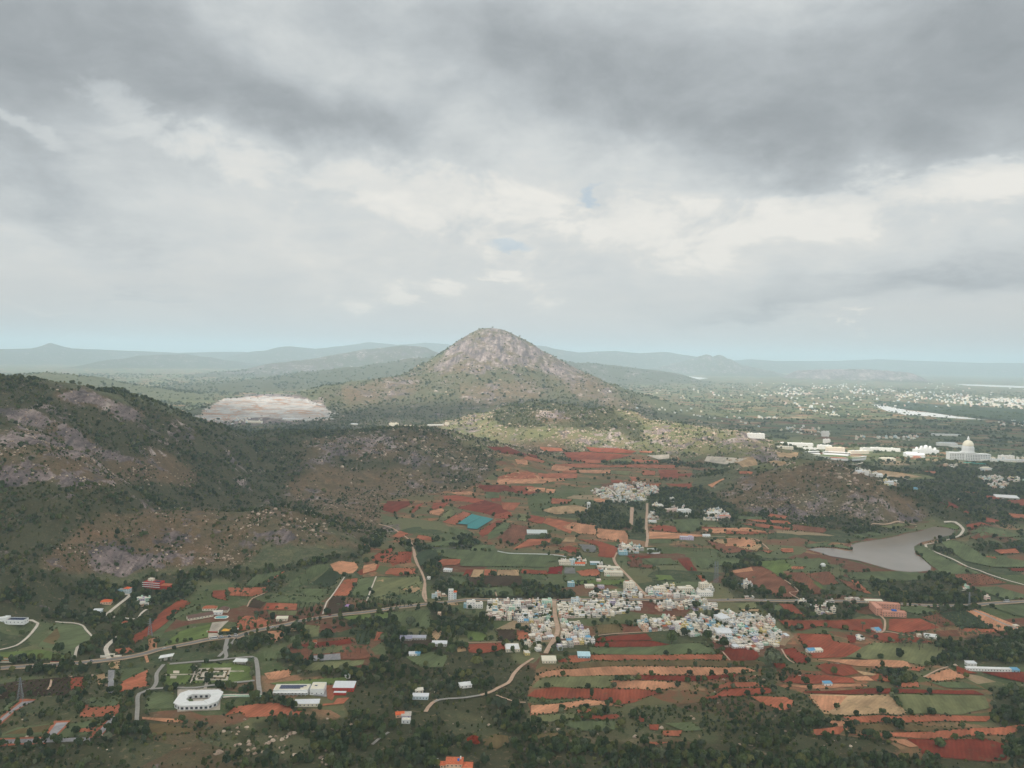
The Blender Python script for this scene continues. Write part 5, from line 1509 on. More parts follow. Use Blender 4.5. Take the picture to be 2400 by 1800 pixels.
PROTO = {}
items = []; rest = []
for r_, i in enumerate(order):
    h = HOUSES[i]
    BLOCK.append((h[0], h[1], 5.5))
    if r_ < 300 and -30 < PX[i] < 2430:
        key = (h[7], h[8], h[9])
        if key not in PROTO: PROTO[key] = house_parts(*key)
        e = empty('house', (h[0], h[1], h[2]), h[3], (h[4], h[5], h[6]))
        for nm, me in PROTO[key]: child(nm, me, e)
        e['category'] = 'house'; e['group'] = 'houses of the village'
        items.append((e, f"{h[7]} {FDESC[h[8]]} house", PX[i], PY[i]))
    else: rest.append(h)
label_all(items)
# all further houses: one mesh of small blocks with parapets
def house_mass(name, L, label, cat):
    b = MB(); keys = list(PAL); rk = list(RFM)
    for h in L:
        x, y, z, rot, sx, sy, sz, pal, f, rf = h
        st = {'flat2': 2, 'flat2tank': 2, 'flat3': 3}.get(f, 1); w_, d_, H = 4.5*sx, 4.0*sy, 3.1*st*sz
        n = len(b.V); b.box(-w_, w_, -d_, d_, -2, H, keys.index(pal)); b.box(-w_+.3, w_-.3, -d_+.3, d_-.3, H+.01, H+.3, len(keys)+rk.index(rf))
        for s_ in range(st):
            for xx in (-.5, 0, .5): b.box(xx*w_-.6, xx*w_+.6, -d_-.05, -d_+.05, s_*3.1*sz+1, s_*3.1*sz+2.3, len(keys)+len(rk))
        if st > 1: b.box(w_*.2, w_*.8, d_*.1, d_*.8, H+.3, H+2.6, keys.index(pal))
        c, s_ = math.cos(rot), math.sin(rot)
        for k in range(n, len(b.V)):
            v = b.V[k]; b.V[k] = (x+v[0]*c-v[1]*s_, y+v[0]*s_+v[1]*c, z+v[2])
    o = b.obj(name, [WM[k] for k in keys]+[RFM[k] for k in rk]+[glass]); tag(o, label, cat, kind='stuff'); return o
house_mass('far_houses', rest, 'pale houses of the upper village and the hamlets farther off', 'houses')
# towns far out on the plain
TOWN = """
K 200,400 600,310 1050,335 1300,350 1800,385 2140,420 2140,480 1900,470 1500,430 1250,410 1000,380 700,350 560,350 300,390|1.0
K 370,360 620,370 600,390 400,380|1.2
K 400,450 620,450 740,500 980,520 950,540 700,530 500,480|.4
K 230,530 380,540 370,560 240,555|.8
K 1700,380 2140,400 2140,470 1900,460|1.0
K 280,600 560,600 800,640 700,680 400,640|.25
K 1050,680 1400,670 1300,700 1080,690|.7
K 1900,560 2140,570 2140,600 1950,600|.4
K 880,680 980,670 980,700 890,700|.6
K 0,330 250,290 800,290 1200,320 900,330 400,330|.15
K 1200,280 2140,330 2140,350 1500,320|.15
P 1360,880 1600,880 1650,930 1500,900|.07
P 1280,845 1600,840 2000,830 2212,850 2212,880 1700,880|.07
N 430,840 800,840 790,895 500,900|.25
K 1860,820 2140,830 2140,860 1900,850|.4
K 960,910 1080,950 1060,965 980,940|.5
K 1380,1030 1440,1035 1420,1050|.4
"""
L = []; rg = random.Random(9)
for ln in TOWN.strip().splitlines():
    sp, dens = ln.split('|'); pp = pts(sp); a = np.array(pp)
    area = 0.5*abs(np.dot(a[:, 0], np.roll(a[:, 1], 1))-np.dot(a[:, 1], np.roll(a[:, 0], 1)))
    n = int(area/9*float(dens)); q = []
    while len(q) < n:
        x = rg.uniform(a[:, 0].min(), a[:, 0].max()); y = rg.uniform(a[:, 1].min(), a[:, 1].max())
        if vnoise(np.array([x/22]), np.array([y/5]), 77)[0] < .42: 
            if rg.random() < .85: n -= 1; continue
        if in_poly(np.array([x]), np.array([y]), pp)[0]: q.append((x, y))
    if not q: continue
    W3 = ground_hit(q)
    for x, y, z in W3:
        D = math.hypot(x, y); k = max(1, min(1.6, D/5000))
        L.append([x, y, z, rg.uniform(0, 3), rg.uniform(.8, 1.6)*k, rg.uniform(.8, 1.3)*k, rg.uniform(.9, 1.3)*min(k, 1.7), rg.choice(['white', 'cream', 'white', 'cream', 'white', 'pale pink', 'pale blue']), rg.choice(['flat1', 'flat2', 'flat2', 'flat3']), 'pale concrete'])
print('town', len(L))
house_mass('town_houses', L, 'white and cream houses of towns spread over the hazy plain', 'houses')

# ------------------------------------------------------------------ the buildings one can tell apart
def at(sp): 
    p = ground_hit(pts(sp))[0]; return p
def setup(name, label, cat, sp, rz=0, r=14, lift=.35, group=None):
    p = at(sp); BLOCK.append((p[0], p[1], r)); e = empty(name, (p[0], p[1], p[2]+lift), rz); tag(e, label, cat, group); return e
def slab_house(e, w_, d_, st, wm_, rm_, nx=None, ny=None, ox=0, oy=0, roof='flat', sh=3.3, z0=0, names=('wall', 'roof'), rise=2.2, over=.6, win=True):
    H = st*sh+z0; b = MB(); b.box(ox-w_/2, ox+w_/2, oy-d_/2, oy+d_/2, -2+z0 if z0 == 0 else z0, H, 0)
    if roof == 'flat':
        for q in ((ox-w_/2, ox+w_/2, oy-d_/2, oy-d_/2+.25), (ox-w_/2, ox+w_/2, oy+d_/2-.25, oy+d_/2), (ox-w_/2, ox-w_/2+.25, oy-d_/2+.25, oy+d_/2-.25), (ox+w_/2-.25, ox+w_/2, oy-d_/2+.25, oy+d_/2-.25)): b.box(*q, H, H+.8)
    if roof == 'gable': b.gwall(ox-w_/2, ox+w_/2, oy-d_/2, oy+d_/2, H, H+rise*.92)
    if win:
        k = MB(); windows(k, w_, d_, z0, st, sh, nx or max(2, int(w_/3.6)), ny or max(1, int(d_/4)), 1)
        n = len(b.V); b.V += [(x+ox, y+oy, z) for x, y, z in k.V]; b.F += [tuple(n+i for i in f) for f in k.F]; b.M += k.M
    b.obj(names[0], [wm_, glass], e)
    r = MB()
    if roof == 'flat': r.box(ox-w_/2+.25, ox+w_/2-.25, oy-d_/2+.25, oy+d_/2-.25, H+.004, H+.15)
    elif roof == 'gable': r.gable(ox-w_/2-over, ox+w_/2+over, oy-d_/2-over, oy+d_/2+over, H-.1, H+rise)
    elif roof == 'hip': r.hip(ox-w_/2-over, ox+w_/2+over, oy-d_/2-over, oy+d_/2+over, H-.05, H+rise)
    elif roof == 'shed':
        r.box(ox-w_/2-over, ox+w_/2+over, oy-d_/2-over, oy+d_/2+over, H, H+.2, 0, True); r.V = [(x, y, z+(y-oy+d_/2)*.09) for x, y, z in r.V]
    r.obj(names[1], rm_, e); return H
GC = RFM['grey concrete']; PC = RFM['pale concrete']; WS = RFM['white sheet']; BS = RFM['blue sheet']; TT = RFM['terracotta tiled']; BT = RFM['brown tiled']
# courtyard villa: octagonal ring of white roofs round a court
e = setup('courtyard_villa', 'white octagonal villa with broad roofs around an open courtyard', 'villa', 'A 1545,1150', .12, 36)
def octa(a, b_, c): return [(-a+c, -b_), (a-c, -b_), (a, -b_+c), (a, b_-c), (a-c, b_), (-a+c, b_), (-a, b_-c), (-a, -b_+c)]
O1 = octa(24, 20, 8); O2 = octa(12.5, 9.5, 4.5); O1w = octa(22.8, 18.8, 7.6); O2w = octa(13.7, 10.7, 5)
b = MB()
for P_, fl in ((O1w, 1), (O2w, -1)):
    n = len(b.V); b.V += [(x, y, -2) for x, y in P_]+[(x, y, 4.6) for x, y in P_]
    for i in range(8): b.F.append((n+i, n+(i+1) % 8, n+8+(i+1) % 8, n+8+i)[::fl]); b.M.append(0)
    for i in range(8):
        x0, y0 = P_[i]; x1, y1 = P_[(i+1) % 8]; L_ = math.hypot(x1-x0, y1-y0); m_ = int(L_/4.5)
        for k in range(m_):
            t = (k+.5)/m_; cx, cy = x0+(x1-x0)*t, y0+(y1-y0)*t; ux, uy = (x1-x0)/L_, (y1-y0)/L_; q = .06*fl
            n = len(b.V); px_, py_ = cx+uy*q, cy-ux*q
            b.V += [(px_-ux*1.4, py_-uy*1.4, .6), (px_+ux*1.4, py_+uy*1.4, .6), (px_+ux*1.4, py_+uy*1.4, 3.2), (px_-ux*1.4, py_-uy*1.4, 3.2)]; b.F.append((n, n+1, n+2, n+3)[::fl]); b.M.append(1)
b.obj('wall', [whitew, glass], e)
b = MB(); n = 0
for i in range(8):
    j = (i+1) % 8
    if i == 4: pass
    # each wing roofed separately, stepping a little
    z = 4.7+(.5 if i % 2 else 0); n = len(b.V)
    m1 = [(O1[i][0], O1[i][1]), O1[j], O2[j], O2[i]]
    b.V += [(x, y, z) for x, y in m1]+[(x, y, z+.9) for x, y in m1]
    b.F += [(n+4, n+5, n+6, n+7), (n, n+1, n+5, n+4), (n+2, n+3, n+7, n+6), (n+1, n+2, n+6, n+5), (n+3, n, n+4, n+7), (n+3, n+2, n+1, n)]; b.M += [0]*6
b.obj('roof', whitew, e)
b = MB().box(-9, 9, -7, 7, 0, .3, 0); b.box(-7, 7, -5, 5, .304, .36, 1); b.box(-5, 5, -3.4, 3.4, .364, .5, 0); b.obj('court_paving', [PC, GC], e)
b = MB().box(-9, -3, 22, 25, 0, 3.0, 0).box(3, 9, 22, 25, 0, 3.0, 0).box(-11, 11, 27.5, 28, 0, 1.6, 0); b.obj('entrance_screen', PC, e)
b = MB().lathe([(0, 0), (3.6, 0), (3.9, 1.2), (2.8, 3.2), (0, 4.0)], 9, 0, -9.5, 0); b.obj('court_tree', LM['a'], e)
# school with solar panels
e = setup('school', 'long flat-roofed school with solar panels and a shaded veranda', 'school', 'B 640,1068', .05, 26)
slab_house(e, 40, 16, 1, whitew, creamw, 10, 3, ox=-4, sh=5)
slab_house(e, 16, 19, 1, whitew, creamw, 3, 3, ox=26, oy=1, sh=6.2, names=('wing_wall', 'wing_roof'))
for k in range(3):
    b = MB().box(-18, 6+k*3, -4+k*3.4, -2+k*3.4, 5.5, 5.62, 0, True); b.V = [(x, y, z+(y+4-k*3.4)*.15) for x, y, z in b.V]; b.obj('solar_panel', solar, e)
b = MB()
for k in range(9): b.box(-23.5+k*4.6, -23.1+k*4.6, -12, -11.6, 0, 3.6)
b.box(-24.5, 16, -12.3, -8, 3.6, 3.85, 0, True); b.obj('veranda', whitew, e)
b = MB().box(22, 25, 0, 2.4, 6.9, 7.02, 0, True); b.obj('solar_panel', solar, e)
e = setup('shed', 'white sheet-roofed shed with dark red walls beside the school yard', 'shed', 'B 1020,1045', .02, 12); slab_house(e, 24, 15, 1, redp, WS, 5, 2, roof='shed', sh=4.5)
e = setup('container', 'dark red container cabin in front of the white sheet-roofed shed', 'container', 'B 985,1090', .02, 6)
b = MB().box(-7, 7, -2, 2, 0, 3); [b.box(-7+.3*k*1.55, -7+.3*k*1.55+.2, -2.06, -1.99, .2, 2.8) for k in range(30)]; b.obj('body', redp, e); MB().box(-7.2, 7.2, -2.2, 2.2, 3.004, 3.2).obj('roof', WS, e)
e = setup('shed', 'narrow white-roofed shed among bushes below the school', 'shed', 'B 728,1170', .08, 12); slab_house(e, 27, 9, 1, creamw, WS, 6, 1, roof='shed', sh=3.4)
e = setup('kiosk', 'white flat canopy pavilion beside the paved garden', 'pavilion', 'A 1875,845', 0, 9)
b = MB(); [b.box(x-.2, x+.2, y-.2, y+.2, 0, 3.4) for x in (-7, -2.3, 2.3, 7) for y in (-4, 4)]; b.box(-5, 5, -2.5, 3.6, 0, 3.0); b.obj('wall', [GC], e); MB().box(-8.5, 8.5, -5.5, 5.5, 3.4, 4.0, 0, True).obj('roof', whitew, e)
e = setup('gate_pavilion', 'white angular gate roof at the garden entrance by the main road', 'gatehouse', 'A 1295,820', .2, 8)
b = MB(); [b.box(x-.25, x+.25, y-.25, y+.25, 0, 4) for x in (-6, 6) for y in (-3, 3)]; b.box(-3, 1, -2, 2, 0, 3); b.obj('wall', GC, e)
b = MB().box(-8.5, 8.5, -5, 5, 4, 4.5, 0, True); b.V = [(x, y, z+(x+8)*.12) for x, y, z in b.V]; b.obj('roof', whitew, e)
# red hotel
e = setup('hotel', 'stepped red three-storey hotel with white balconies at the forest edge', 'hotel', 'A 1215,258', -.15, 26)
slab_house(e, 30, 13, 3, redp, redp, 8, 3, ox=-4); slab_house(e, 16, 13, 2, redp, TT, 4, 2, ox=19, oy=-1, roof='hip', names=('wing_wall', 'wing_roof')); slab_house(e, 8, 7, 1, creamw, PC, 2, 2, ox=-10, oy=2, z0=10.6, names=('tower_room', 'tower_roof'))
for k in range(3): MB().box(-20, 11, -8.3, -6.45, 2.9+k*3.3, 3.15+k*3.3, 0, True).box(-20, 11, -8.3, -8.15, 3.15+k*3.3, 3.9+k*3.3).obj('balcony', whitew, e)
MB().box(-2, 8, -3, 3, 10.8, 10.9, 0, True).obj('solar_panel', solar, e)
e = setup('villa', 'small pale blue two-storey villa with an orange roof left of the red hotel', 'house', 'A 975,290', -.2, 11)
slab_house(e, 9, 9, 2, WM['pale blue'], orange, 3, 2, ox=4, roof='hip'); slab_house(e, 10, 8, 1, WM['sky blue'], GC, 3, 2, ox=-6, names=('wing_wall', 'wing_roof'))
e = setup('house', 'orange-roofed cottage in the trees beside the pale drive', 'house', 'A 828,378', .2, 10); slab_house(e, 15, 10, 1, WM['peach'], orange, 4, 2, roof='hip', rise=3)
e = setup('house', 'low white-roofed lodge at the foot of the pale drive', 'house', 'A 760,450', .1, 9); slab_house(e, 12, 9, 1, WM['pale blue'], WS, 3, 2, roof='shed')
e = setup('house', 'tiny red-roofed hut in the trees above the main road', 'hut', 'A 970,545', 0, 5); slab_house(e, 6, 6, 1, creamw, TT, 1, 1, roof='hip')
e = setup('modern_villa', 'modern white villa with flat dark roof at the picture edge', 'villa', 'A 75,525', .0, 26)
slab_house(e, 27, 11, 1, whitew, GC, 5, 2, ox=10, sh=4.2); slab_house(e, 26, 12, 1, whitew, whitew, 4, 2, ox=-17, oy=3, sh=5.4, names=('wing_wall', 'wing_roof')); MB().box(0, 22, -4, 4, 4.6, 4.9).obj('solar_panel', solar, e)
e = setup('resort_house', 'long brown-roofed resort wing beside the green lawn', 'resort', 'A 1555,490', .62, 18); slab_house(e, 36, 11, 1, creamw, BT, 8, 2, roof='gable', rise=3.2, sh=3.2)
e = setup('resort_house', 'resort house with reddish hip roof behind the long brown wing', 'resort', 'A 1632,428', .1, 11); slab_house(e, 20, 11, 1, creamw, TT, 5, 2, roof='hip', rise=3)
e = setup('resort_house', 'square brown pyramid-roofed pavilion above the pool', 'pavilion', 'A 1742,440', .1, 10); slab_house(e, 14, 13, 1, creamw, BT, 3, 2, roof='hip', rise=4.5)
e = setup('resort_house', 'white resort terrace building between brown roofs', 'resort', 'A 1690,462', .2, 9); slab_house(e, 15, 9, 1, whitew, PC, 3, 2)
e = setup('swimming_pool', 'turquoise swimming pool in the resort garden', 'pool', 'A 1722,490', .1, 9, lift=.6)
MB().poly(octa(10, 6.5, 3), 0, .25, 0).obj('deck', PC, e); MB().poly(octa(8.5, 5, 3), .26, .3, 0).obj('pool_surface', vio, e)
e = setup('tent', 'yellow peaked event tent beside the pale forecourt', 'tent', 'A 1772,605', 0, 8)
b = MB(); [b.bar((x, y, 0), (x, y, 3), .08) for x in (-8, 0, 8) for y in (-4, 4)]; b.obj('poles', steel, e)
b = MB(); [b.hip(-8+8*k, 0+8*k, -4.2, 4.2, 3, 5.2, 0) for k in range(2)]; b.obj('canopy', yel, e)
e = setup('tent', 'white awning next to the yellow tent', 'tent', 'A 1826,596', 0, 6)
b = MB(); [b.bar((x, y, 0), (x, y, 3), .08) for x in (-4, 4) for y in (-3, 3)]; b.obj('poles', steel, e); MB().hip(-5, 5, -3.6, 3.6, 3, 4.6).obj('canopy', whitew, e)
e = setup('gate', 'low brick gate across the pale forecourt', 'gate', 'A 1655,606', 0, 5); MB().box(-8, 8, -.4, .4, 0, 1.3).obj('wall', redp, e); MB().box(-8.3, -7.2, -.7, .7, 0, 2.2).box(7.2, 8.3, -.7, .7, 0, 2.2).obj('pillar', PC, e)
e = setup('gate', 'sandy stone gate arch where the forked track meets the main road', 'gate', 'A 862,800', .1, 9); MB().box(-13, -3.5, -.5, .5, 0, 2.6).box(3.5, 13, -.5, .5, 0, 2.6).obj('wall', PC, e); MB().box(-5, 5, -.8, .8, 3.6, 4.6, 0, True).box(-4.2, -3.6, -.6, .6, 0, 3.6).box(3.6, 4.2, -.6, .6, 0, 3.6).obj('arch', creamw, e)
for (sp, ww, rz, lb) in (('A 125,820', 30, .05, 'orange-topped compound wall by the road at far left'), ('A 30,840', 20, .05, 'orange-topped wall beyond the roadside track'), ('A 430,850', 12, .05, 'short salmon wall by the roadside trees'), ('A 1850,1107', 60, .05, 'pale green boundary wall running right from the courtyard villa'), ('B 250,1104', 60, .05, 'pale green boundary wall in front of the school')):
    e = setup('compound_wall', lb, 'wall', sp, rz, 4); b = MB(); n_ = int(ww/4)
    b.box(-ww/2, ww/2, -.15, .15, -.5, 2.0); [b.box(-ww/2+k*4-.25, -ww/2+k*4+.25, -.25, .25, -.5, 2.3) for k in range(n_+1)]
    b.obj('wall', WM['mint green'] if 'green' in lb else creamw, e); MB().box(-ww/2-.3, ww/2+.3, -.35, .35, 2.31, 2.5).obj('coping', orange if 'orange' in lb or 'salmon' in lb else PC, e)
# clay-roofed house at the lower edge
e = setup('clay_house', 'clay-tiled house with ridged hip roofs at the lower edge', 'house', 'T 1070,1799', .0, 17)
slab_house(e, 16, 13, 2, WM['peach'], clay, 4, 3, ox=-2, roof='hip', rise=3.6); slab_house(e, 10, 10, 1, WM['peach'], clay, 2, 2, ox=10.5, oy=-3, roof='hip', rise=3, sh=4.2, names=('wing_wall', 'wing_roof')); slab_house(e, 6, 7, 1, WM['peach'], clay, 2, 2, ox=-12.6, oy=1, roof='gable', rise=2, names=('porch_wall', 'porch_roof'))
MB().box(3.2, 4.4, 0, 1.2, 8, 10.6).obj('chimney', whitew, e); MB().lathe([(0, 9.3), (1.1, 9.3), (1.1, 11), (0, 11.4)], 10, 0, 2, -5).obj('water_tank', bluep, e)
e = setup('shed', 'small white outhouse left of the clay-tiled house', 'shed', 'T 1022,1791', .3, 4); slab_house(e, 5, 5, 1, whitew, whitew, 1, 1)
# ochre yard by the track
e = setup('shed', 'ochre-walled shed in the yard beside the woodland track', 'shed', 'B 1450,1258', .2, 6); slab_house(e, 9, 7, 1, WM['peach'], orange, 2, 1, roof='gable')
e = setup('shed', 'dark tin-roofed shed in the yard beside the woodland track', 'shed', 'B 1500,1265', .1, 6); slab_house(e, 10, 8, 1, WM['lilac'], GC, 2, 1, roof='shed')
e = setup('house', 'small orange-and-white house among trees by the woodland track', 'house', 'B 1500,1305', -.1, 6); slab_house(e, 9, 6, 1, whitew, PC, 2, 1)
# tall white house on the main road and neighbours
e = setup('tall_house', 'narrow five-storey white house with an orange side roof', 'house', 'C 188,348', .05, 9); slab_house(e, 8, 9, 5, whitew, PC, 2, 2, sh=3.1); slab_house(e, 5, 8, 4, WM['pale blue'], orange, 1, 2, ox=6.6, roof='hip', sh=3.1, names=('wing_wall', 'wing_roof'))
for i, (sp, w_, d_, st, wm_, rf, rk, rz, cat, lb) in enumerate([
 ('C 345,412', 14, 10, 3, 'white', 'flat', PC, 0, 'house', 'three-storey white house with pink trim at village west end'),
 ('C 407,412', 12, 9, 2, 'white', 'flat', PC, 0, 'house', 'pinkish white block next to the three-storey white house'),
 ('C 303,412', 6, 6, 2, 'sky blue', 'flat', PC, 0, 'house', 'slim pale blue house at village west end'),
 ('C 705,425', 11, 10, 3, 'white', 'flat', PC, 0, 'house', 'tall white house with red-and-yellow side in mid village'),
 ('C 935,400', 16, 11, 3, 'mint green', 'flat', PC, 0, 'house', 'large mint green three-storey house on the high street corner'),
 ('C 1155,390', 13, 10, 3, 'pale blue', 'flat', GC, 0, 'house', 'pale blue-grey three-storey house south of the main road'),
 ('C 1575,275', 17, 12, 4, 'cream', 'flat', PC, .3, 'house', 'tall cream and pink apartment house beside the northern track'),
 ('C 1220,792', 16, 16, 1, 'sky blue', 'gable', simple("pale_blue_sheet", srgb(190, 222, 230), .5), .0, 'warehouse', 'pale blue warehouse at the village south edge'),
 ('C 950,832', 18, 13, 1, 'cream', 'shed', creamw, .05, 'warehouse', 'cream-roofed warehouse with a blue annex beside the track'),
 ('C 665,735', 19, 22, 1, 'cream', 'flat', whitew, .1, 'house', 'broad pale house in a walled yard south-west of the village'),
 ('D 638,628', 22, 22, 2, 'white', 'gable', WS, .1, 'hall', 'big white-roofed hall in the east village'),
 ('D 635,520', 18, 16, 2, 'white', 'shed', WS, .5, 'hall', 'white tilted-roof hall above the east village'),
 ('D 500,318', 26, 12, 2, 'white', 'flat', PC, .1, 'house', 'long white two-storey block above the main road by the tree grove'),
 ('D 495,265', 16, 10, 3, 'cream', 'flat', PC, .1, 'house', 'cream three-storey block behind the long white block'),
 ('D 150,300', 20, 12, 3, 'cream', 'flat', PC, .15, 'house', 'cream three-storey house north of the main road'),
 ('D 350,300', 26, 12, 3, 'cream', 'flat', PC, .1, 'house', 'wide cream three-storey house north of the main road'),
 ('C 1265,255', 15, 10, 1, 'cream', 'shed', creamw, .1, 'house', 'cream-roofed house in the field north of the village'),
 ('C 1122,245', 12, 9, 2, 'sky blue', 'flat', PC, 0, 'house', 'pale blue house by the green nets north of the village'),
 ('C 1355,258', 11, 9, 1, 'lilac', 'flat', GC, 0, 'house', 'lilac-grey cottage in the field north of the village'),
 ('C 1338,208', 8, 8, 1, 'pale pink', 'flat', PC, 0, 'house', 'pale pink hut at the field corner north of the village'),
 ('C 1450,160', 34, 14, 2, 'cream', 'flat', creamw, .05, 'school', 'large cream school block by the northern track'),
 ('C 1450,112', 26, 10, 1, 'cream', 'flat', creamw, .05, 'school', 'low cream school range behind the large school block'),
 ('C 1365,105', 18, 10, 1, 'cream', 'flat', PC, .05, 'school', 'cream school annex nearest the walled field'),
 ('C 1130,78', 10, 10, 3, 'pale blue', 'flat', PC, 0, 'house', 'pale blue tower house at the end of the white field wall'),
 ('C 1075,78', 22, 9, 2, 'cream', 'flat', PC, 0, 'house', 'cream house row at the end of the white field wall'),
 ('C 1185,80', 22, 8, 1, 'white', 'gable', orange, 0, 'house', 'red-roofed bungalow beside the pale blue tower house'),
 ('C 1308,75', 18, 8, 1, 'sky blue', 'shed', WS, 0, 'shed', 'pale turquoise shed above the cream school'),
 ('C 100,705', 20, 9, 1, 'white', 'shed', WS, .02, 'shed', 'white-roofed long shed between trees west of the village'),
 ('C 165,130', 15, 8, 1, 'white', 'shed', WS, -.2, 'shed', 'white farm shed in the grove north of the main road'),
 ('C 300,1025', 14, 10, 1, 'white', 'hip', whitew, .3, 'house', 'white-roofed cottage alone in the dense scrub'),
 ('B 1045,958', 6, 4, 1, 'white', 'shed', WS, 0, 'shed', 'small white hut at the hedge corner above the school'),
 ('B 1552,785', 10, 7, 1, 'white', 'shed', WS, .1, 'house', 'white hut in the clearing of the scrub'),
 ('B 1590,785', 6, 5, 1, 'sky blue', 'shed', BS, .1, 'shed', 'tiny turquoise shed beside the white hut in the clearing'),
 ('B 790,695', 5, 5, 1, 'pale pink', 'hip', TT, .1, 'hut', 'tiny pink pump hut on the edge of the dark red field'),
 ('B 1758,485', 5, 5, 2, 'peach', 'flat', PC, 0, 'hut', 'small peach pump house south of the main road'),
 ('B 1600,1070', 9, 6, 1, 'cream', 'shed', PC, .2, 'hut', 'sunken pale hut in the scrub'),
 ('B 1612,1118', 18, 7, 1, 'pale blue', 'shed', WS, .0, 'shed', 'grey-white sheds on the woodland track'),
 ('B 1050,415', 9, 6, 1, 'lilac', 'shed', simple("lilac_cloth", srgb(190, 150, 206), .7), 0, 'shelter', 'lilac cloth shelter in the orchard'),
 ('B 1675,190', 6, 5, 1, 'white', 'flat', PC, 0, 'hut', 'white hut by the dirt road junction'),
 ('B 535,510', 16, 9, 1, 'cream', 'shed', creamw, .1, 'shed', 'cream shed among palms beside the main road'),
 ('E 460,1018', 10, 6, 1, 'white', 'shed', BS, .1, 'shed', 'light blue-roofed shed in the terrace fields'),
 ('E 328,758', 10, 9, 1, 'white', 'gable', BS, .2, 'shed', 'blue and white shed on the red field'),
 ('E 385,758', 12, 7, 1, 'cream', 'shed', creamw, .1, 'shed', 'cream-roofed shed on the red field'),
 ('E 840,595', 8, 12, 1, 'white', 'gable', BS, .3, 'house', 'white house with red and blue roof patches on the red field'),
 ('E 1265,645', 17, 12, 1, 'white', 'gable', whitew, -.3, 'house', 'white farmhouse above the dark plantation'),
 ('E 1175,640', 6, 5, 1, 'cream', 'flat', PC, 0, 'hut', 'cream hut where the farm track ends'),
 ('E 1720,905', 60, 4, 1, 'white', 'shed', whitew, -.03, 'shed', 'very long white poultry shed beside the dark plantation'),
 ('E 1918,912', 9, 7, 1, 'sky blue', 'shed', BS, 0, 'shed', 'turquoise-roofed hut at the end of the long white shed'),
 ('E 1575,860', 12, 7, 1, 'white', 'shed', WS, 0, 'shed', 'white hut in the dark plantation'),
 ('E 820,372', 28, 7, 1, 'cream', 'shed', creamw, 0, 'shed', 'cream roadside shed beyond the pink school'),
 ('B 1580,660', 26, 8, 1, 'grey', 'shed', simple("grey_plastic", srgb(176, 176, 186), .6), .03, 'greenhouse', 'long grey plastic-covered greenhouse west of the village'),
 ('B 1500,662', 16, 12, 1, 'grey', 'gable', simple("lilac_plastic", srgb(150, 148, 166), .6), .03, 'greenhouse', 'violet-grey peaked greenhouse left of the long one'),
 ('L 1290,478', 44, 26, 1, 'grey', 'shed', simple("glasshouse_film", srgb(206, 212, 210), .5), .0, 'greenhouse', 'pale film-covered glasshouse between red fields'),
 ('O 250,322', 20, 14, 2, 'cream', 'flat', PC, .1, 'house', 'white-roofed two-storey house at the bend of the northern track'),
 ('O 222,368', 18, 10, 2, 'sky blue', 'flat', PC, .1, 'house', 'bright blue two-storey house at the bend of the northern track'),
 ('O 772,240', 30, 9, 2, 'lilac', 'flat', WS, -.15, 'house', 'long bluish building on the sandy strip'),
 ('O 940,215', 16, 8, 1, 'white', 'gable', WS, 0, 'shed', 'small white shed beside the sandy strip'),
 ('J 1500,870', 11, 9, 3, 'white', 'flat', PC, .1, 'house', 'white tower house in the grove by the upper village'),
 ('J 1395,915', 28, 12, 2, 'white', 'flat', PC, .1, 'house', 'long white house right of the straight dirt street'),
 ('J 1500,945', 34, 12, 2, 'pale pink', 'flat', PC, .1, 'house', 'pinkish white villa in the grove'),
 ('J 1590,960', 34, 16, 3, 'white', 'flat', whitew, .1, 'house', 'large white stepped mansion in the grove'),
 ('J 1810,970', 32, 14, 2, 'white', 'flat', whitew, .1, 'house', 'white house with long flat roof in the eastern grove'),
 ('J 1890,1005', 28, 12, 3, 'pale pink', 'flat', orange, .1, 'house', 'red-and-white banded apartment block in the eastern grove'),
 ('J 1110,765', 26, 12, 3, 'white', 'flat', PC, .1, 'house', 'white block at the top left of the upper village'),
 ('J 1355,1025', 18, 12, 1, 'white', 'flat', WS, .1, 'house', 'white roofed house at the start of the straight dirt street'),
 ('K 1330,1045', 22, 12, 1, 'sky blue', 'shed', BS, .1, 'shed', 'pale blue shed on the sandy ground beyond the rocky hill'),
 ('K 1985,1108', 60, 34, 1, 'grey', 'shed', whitew, -.3, 'greenhouse', 'large white film greenhouse near the right edge'),
 ('K 1200,1000', 18, 12, 2, 'white', 'flat', whitew, .2, 'house', 'white cube house beyond the rocky hill'),
 ('K 1160,1010', 18, 10, 2, 'white', 'gable', WS, .2, 'house', 'white gabled house beyond the rocky hill'),
]):
    e = setup('building' if cat in ('house', 'hall', 'school') else cat, lb, cat, sp, rz, max(w_, d_)*.55)
    e.name = {'house': 'house', 'hall': 'hall', 'school': 'school_block'}.get(cat, cat)
    H = slab_house(e, w_, d_, st, WM[wm_], rk, roof=rf, sh=3.2 if cat in ('house', 'school', 'hut') else 3.6, rise=2.4)
    if cat == 'house' and rf == 'flat' and st > 1: MB().box(w_*.1, w_*.4, d_*.05, d_*.4, H+.16, H+2.6).obj('stair_room', WM[wm_], e)
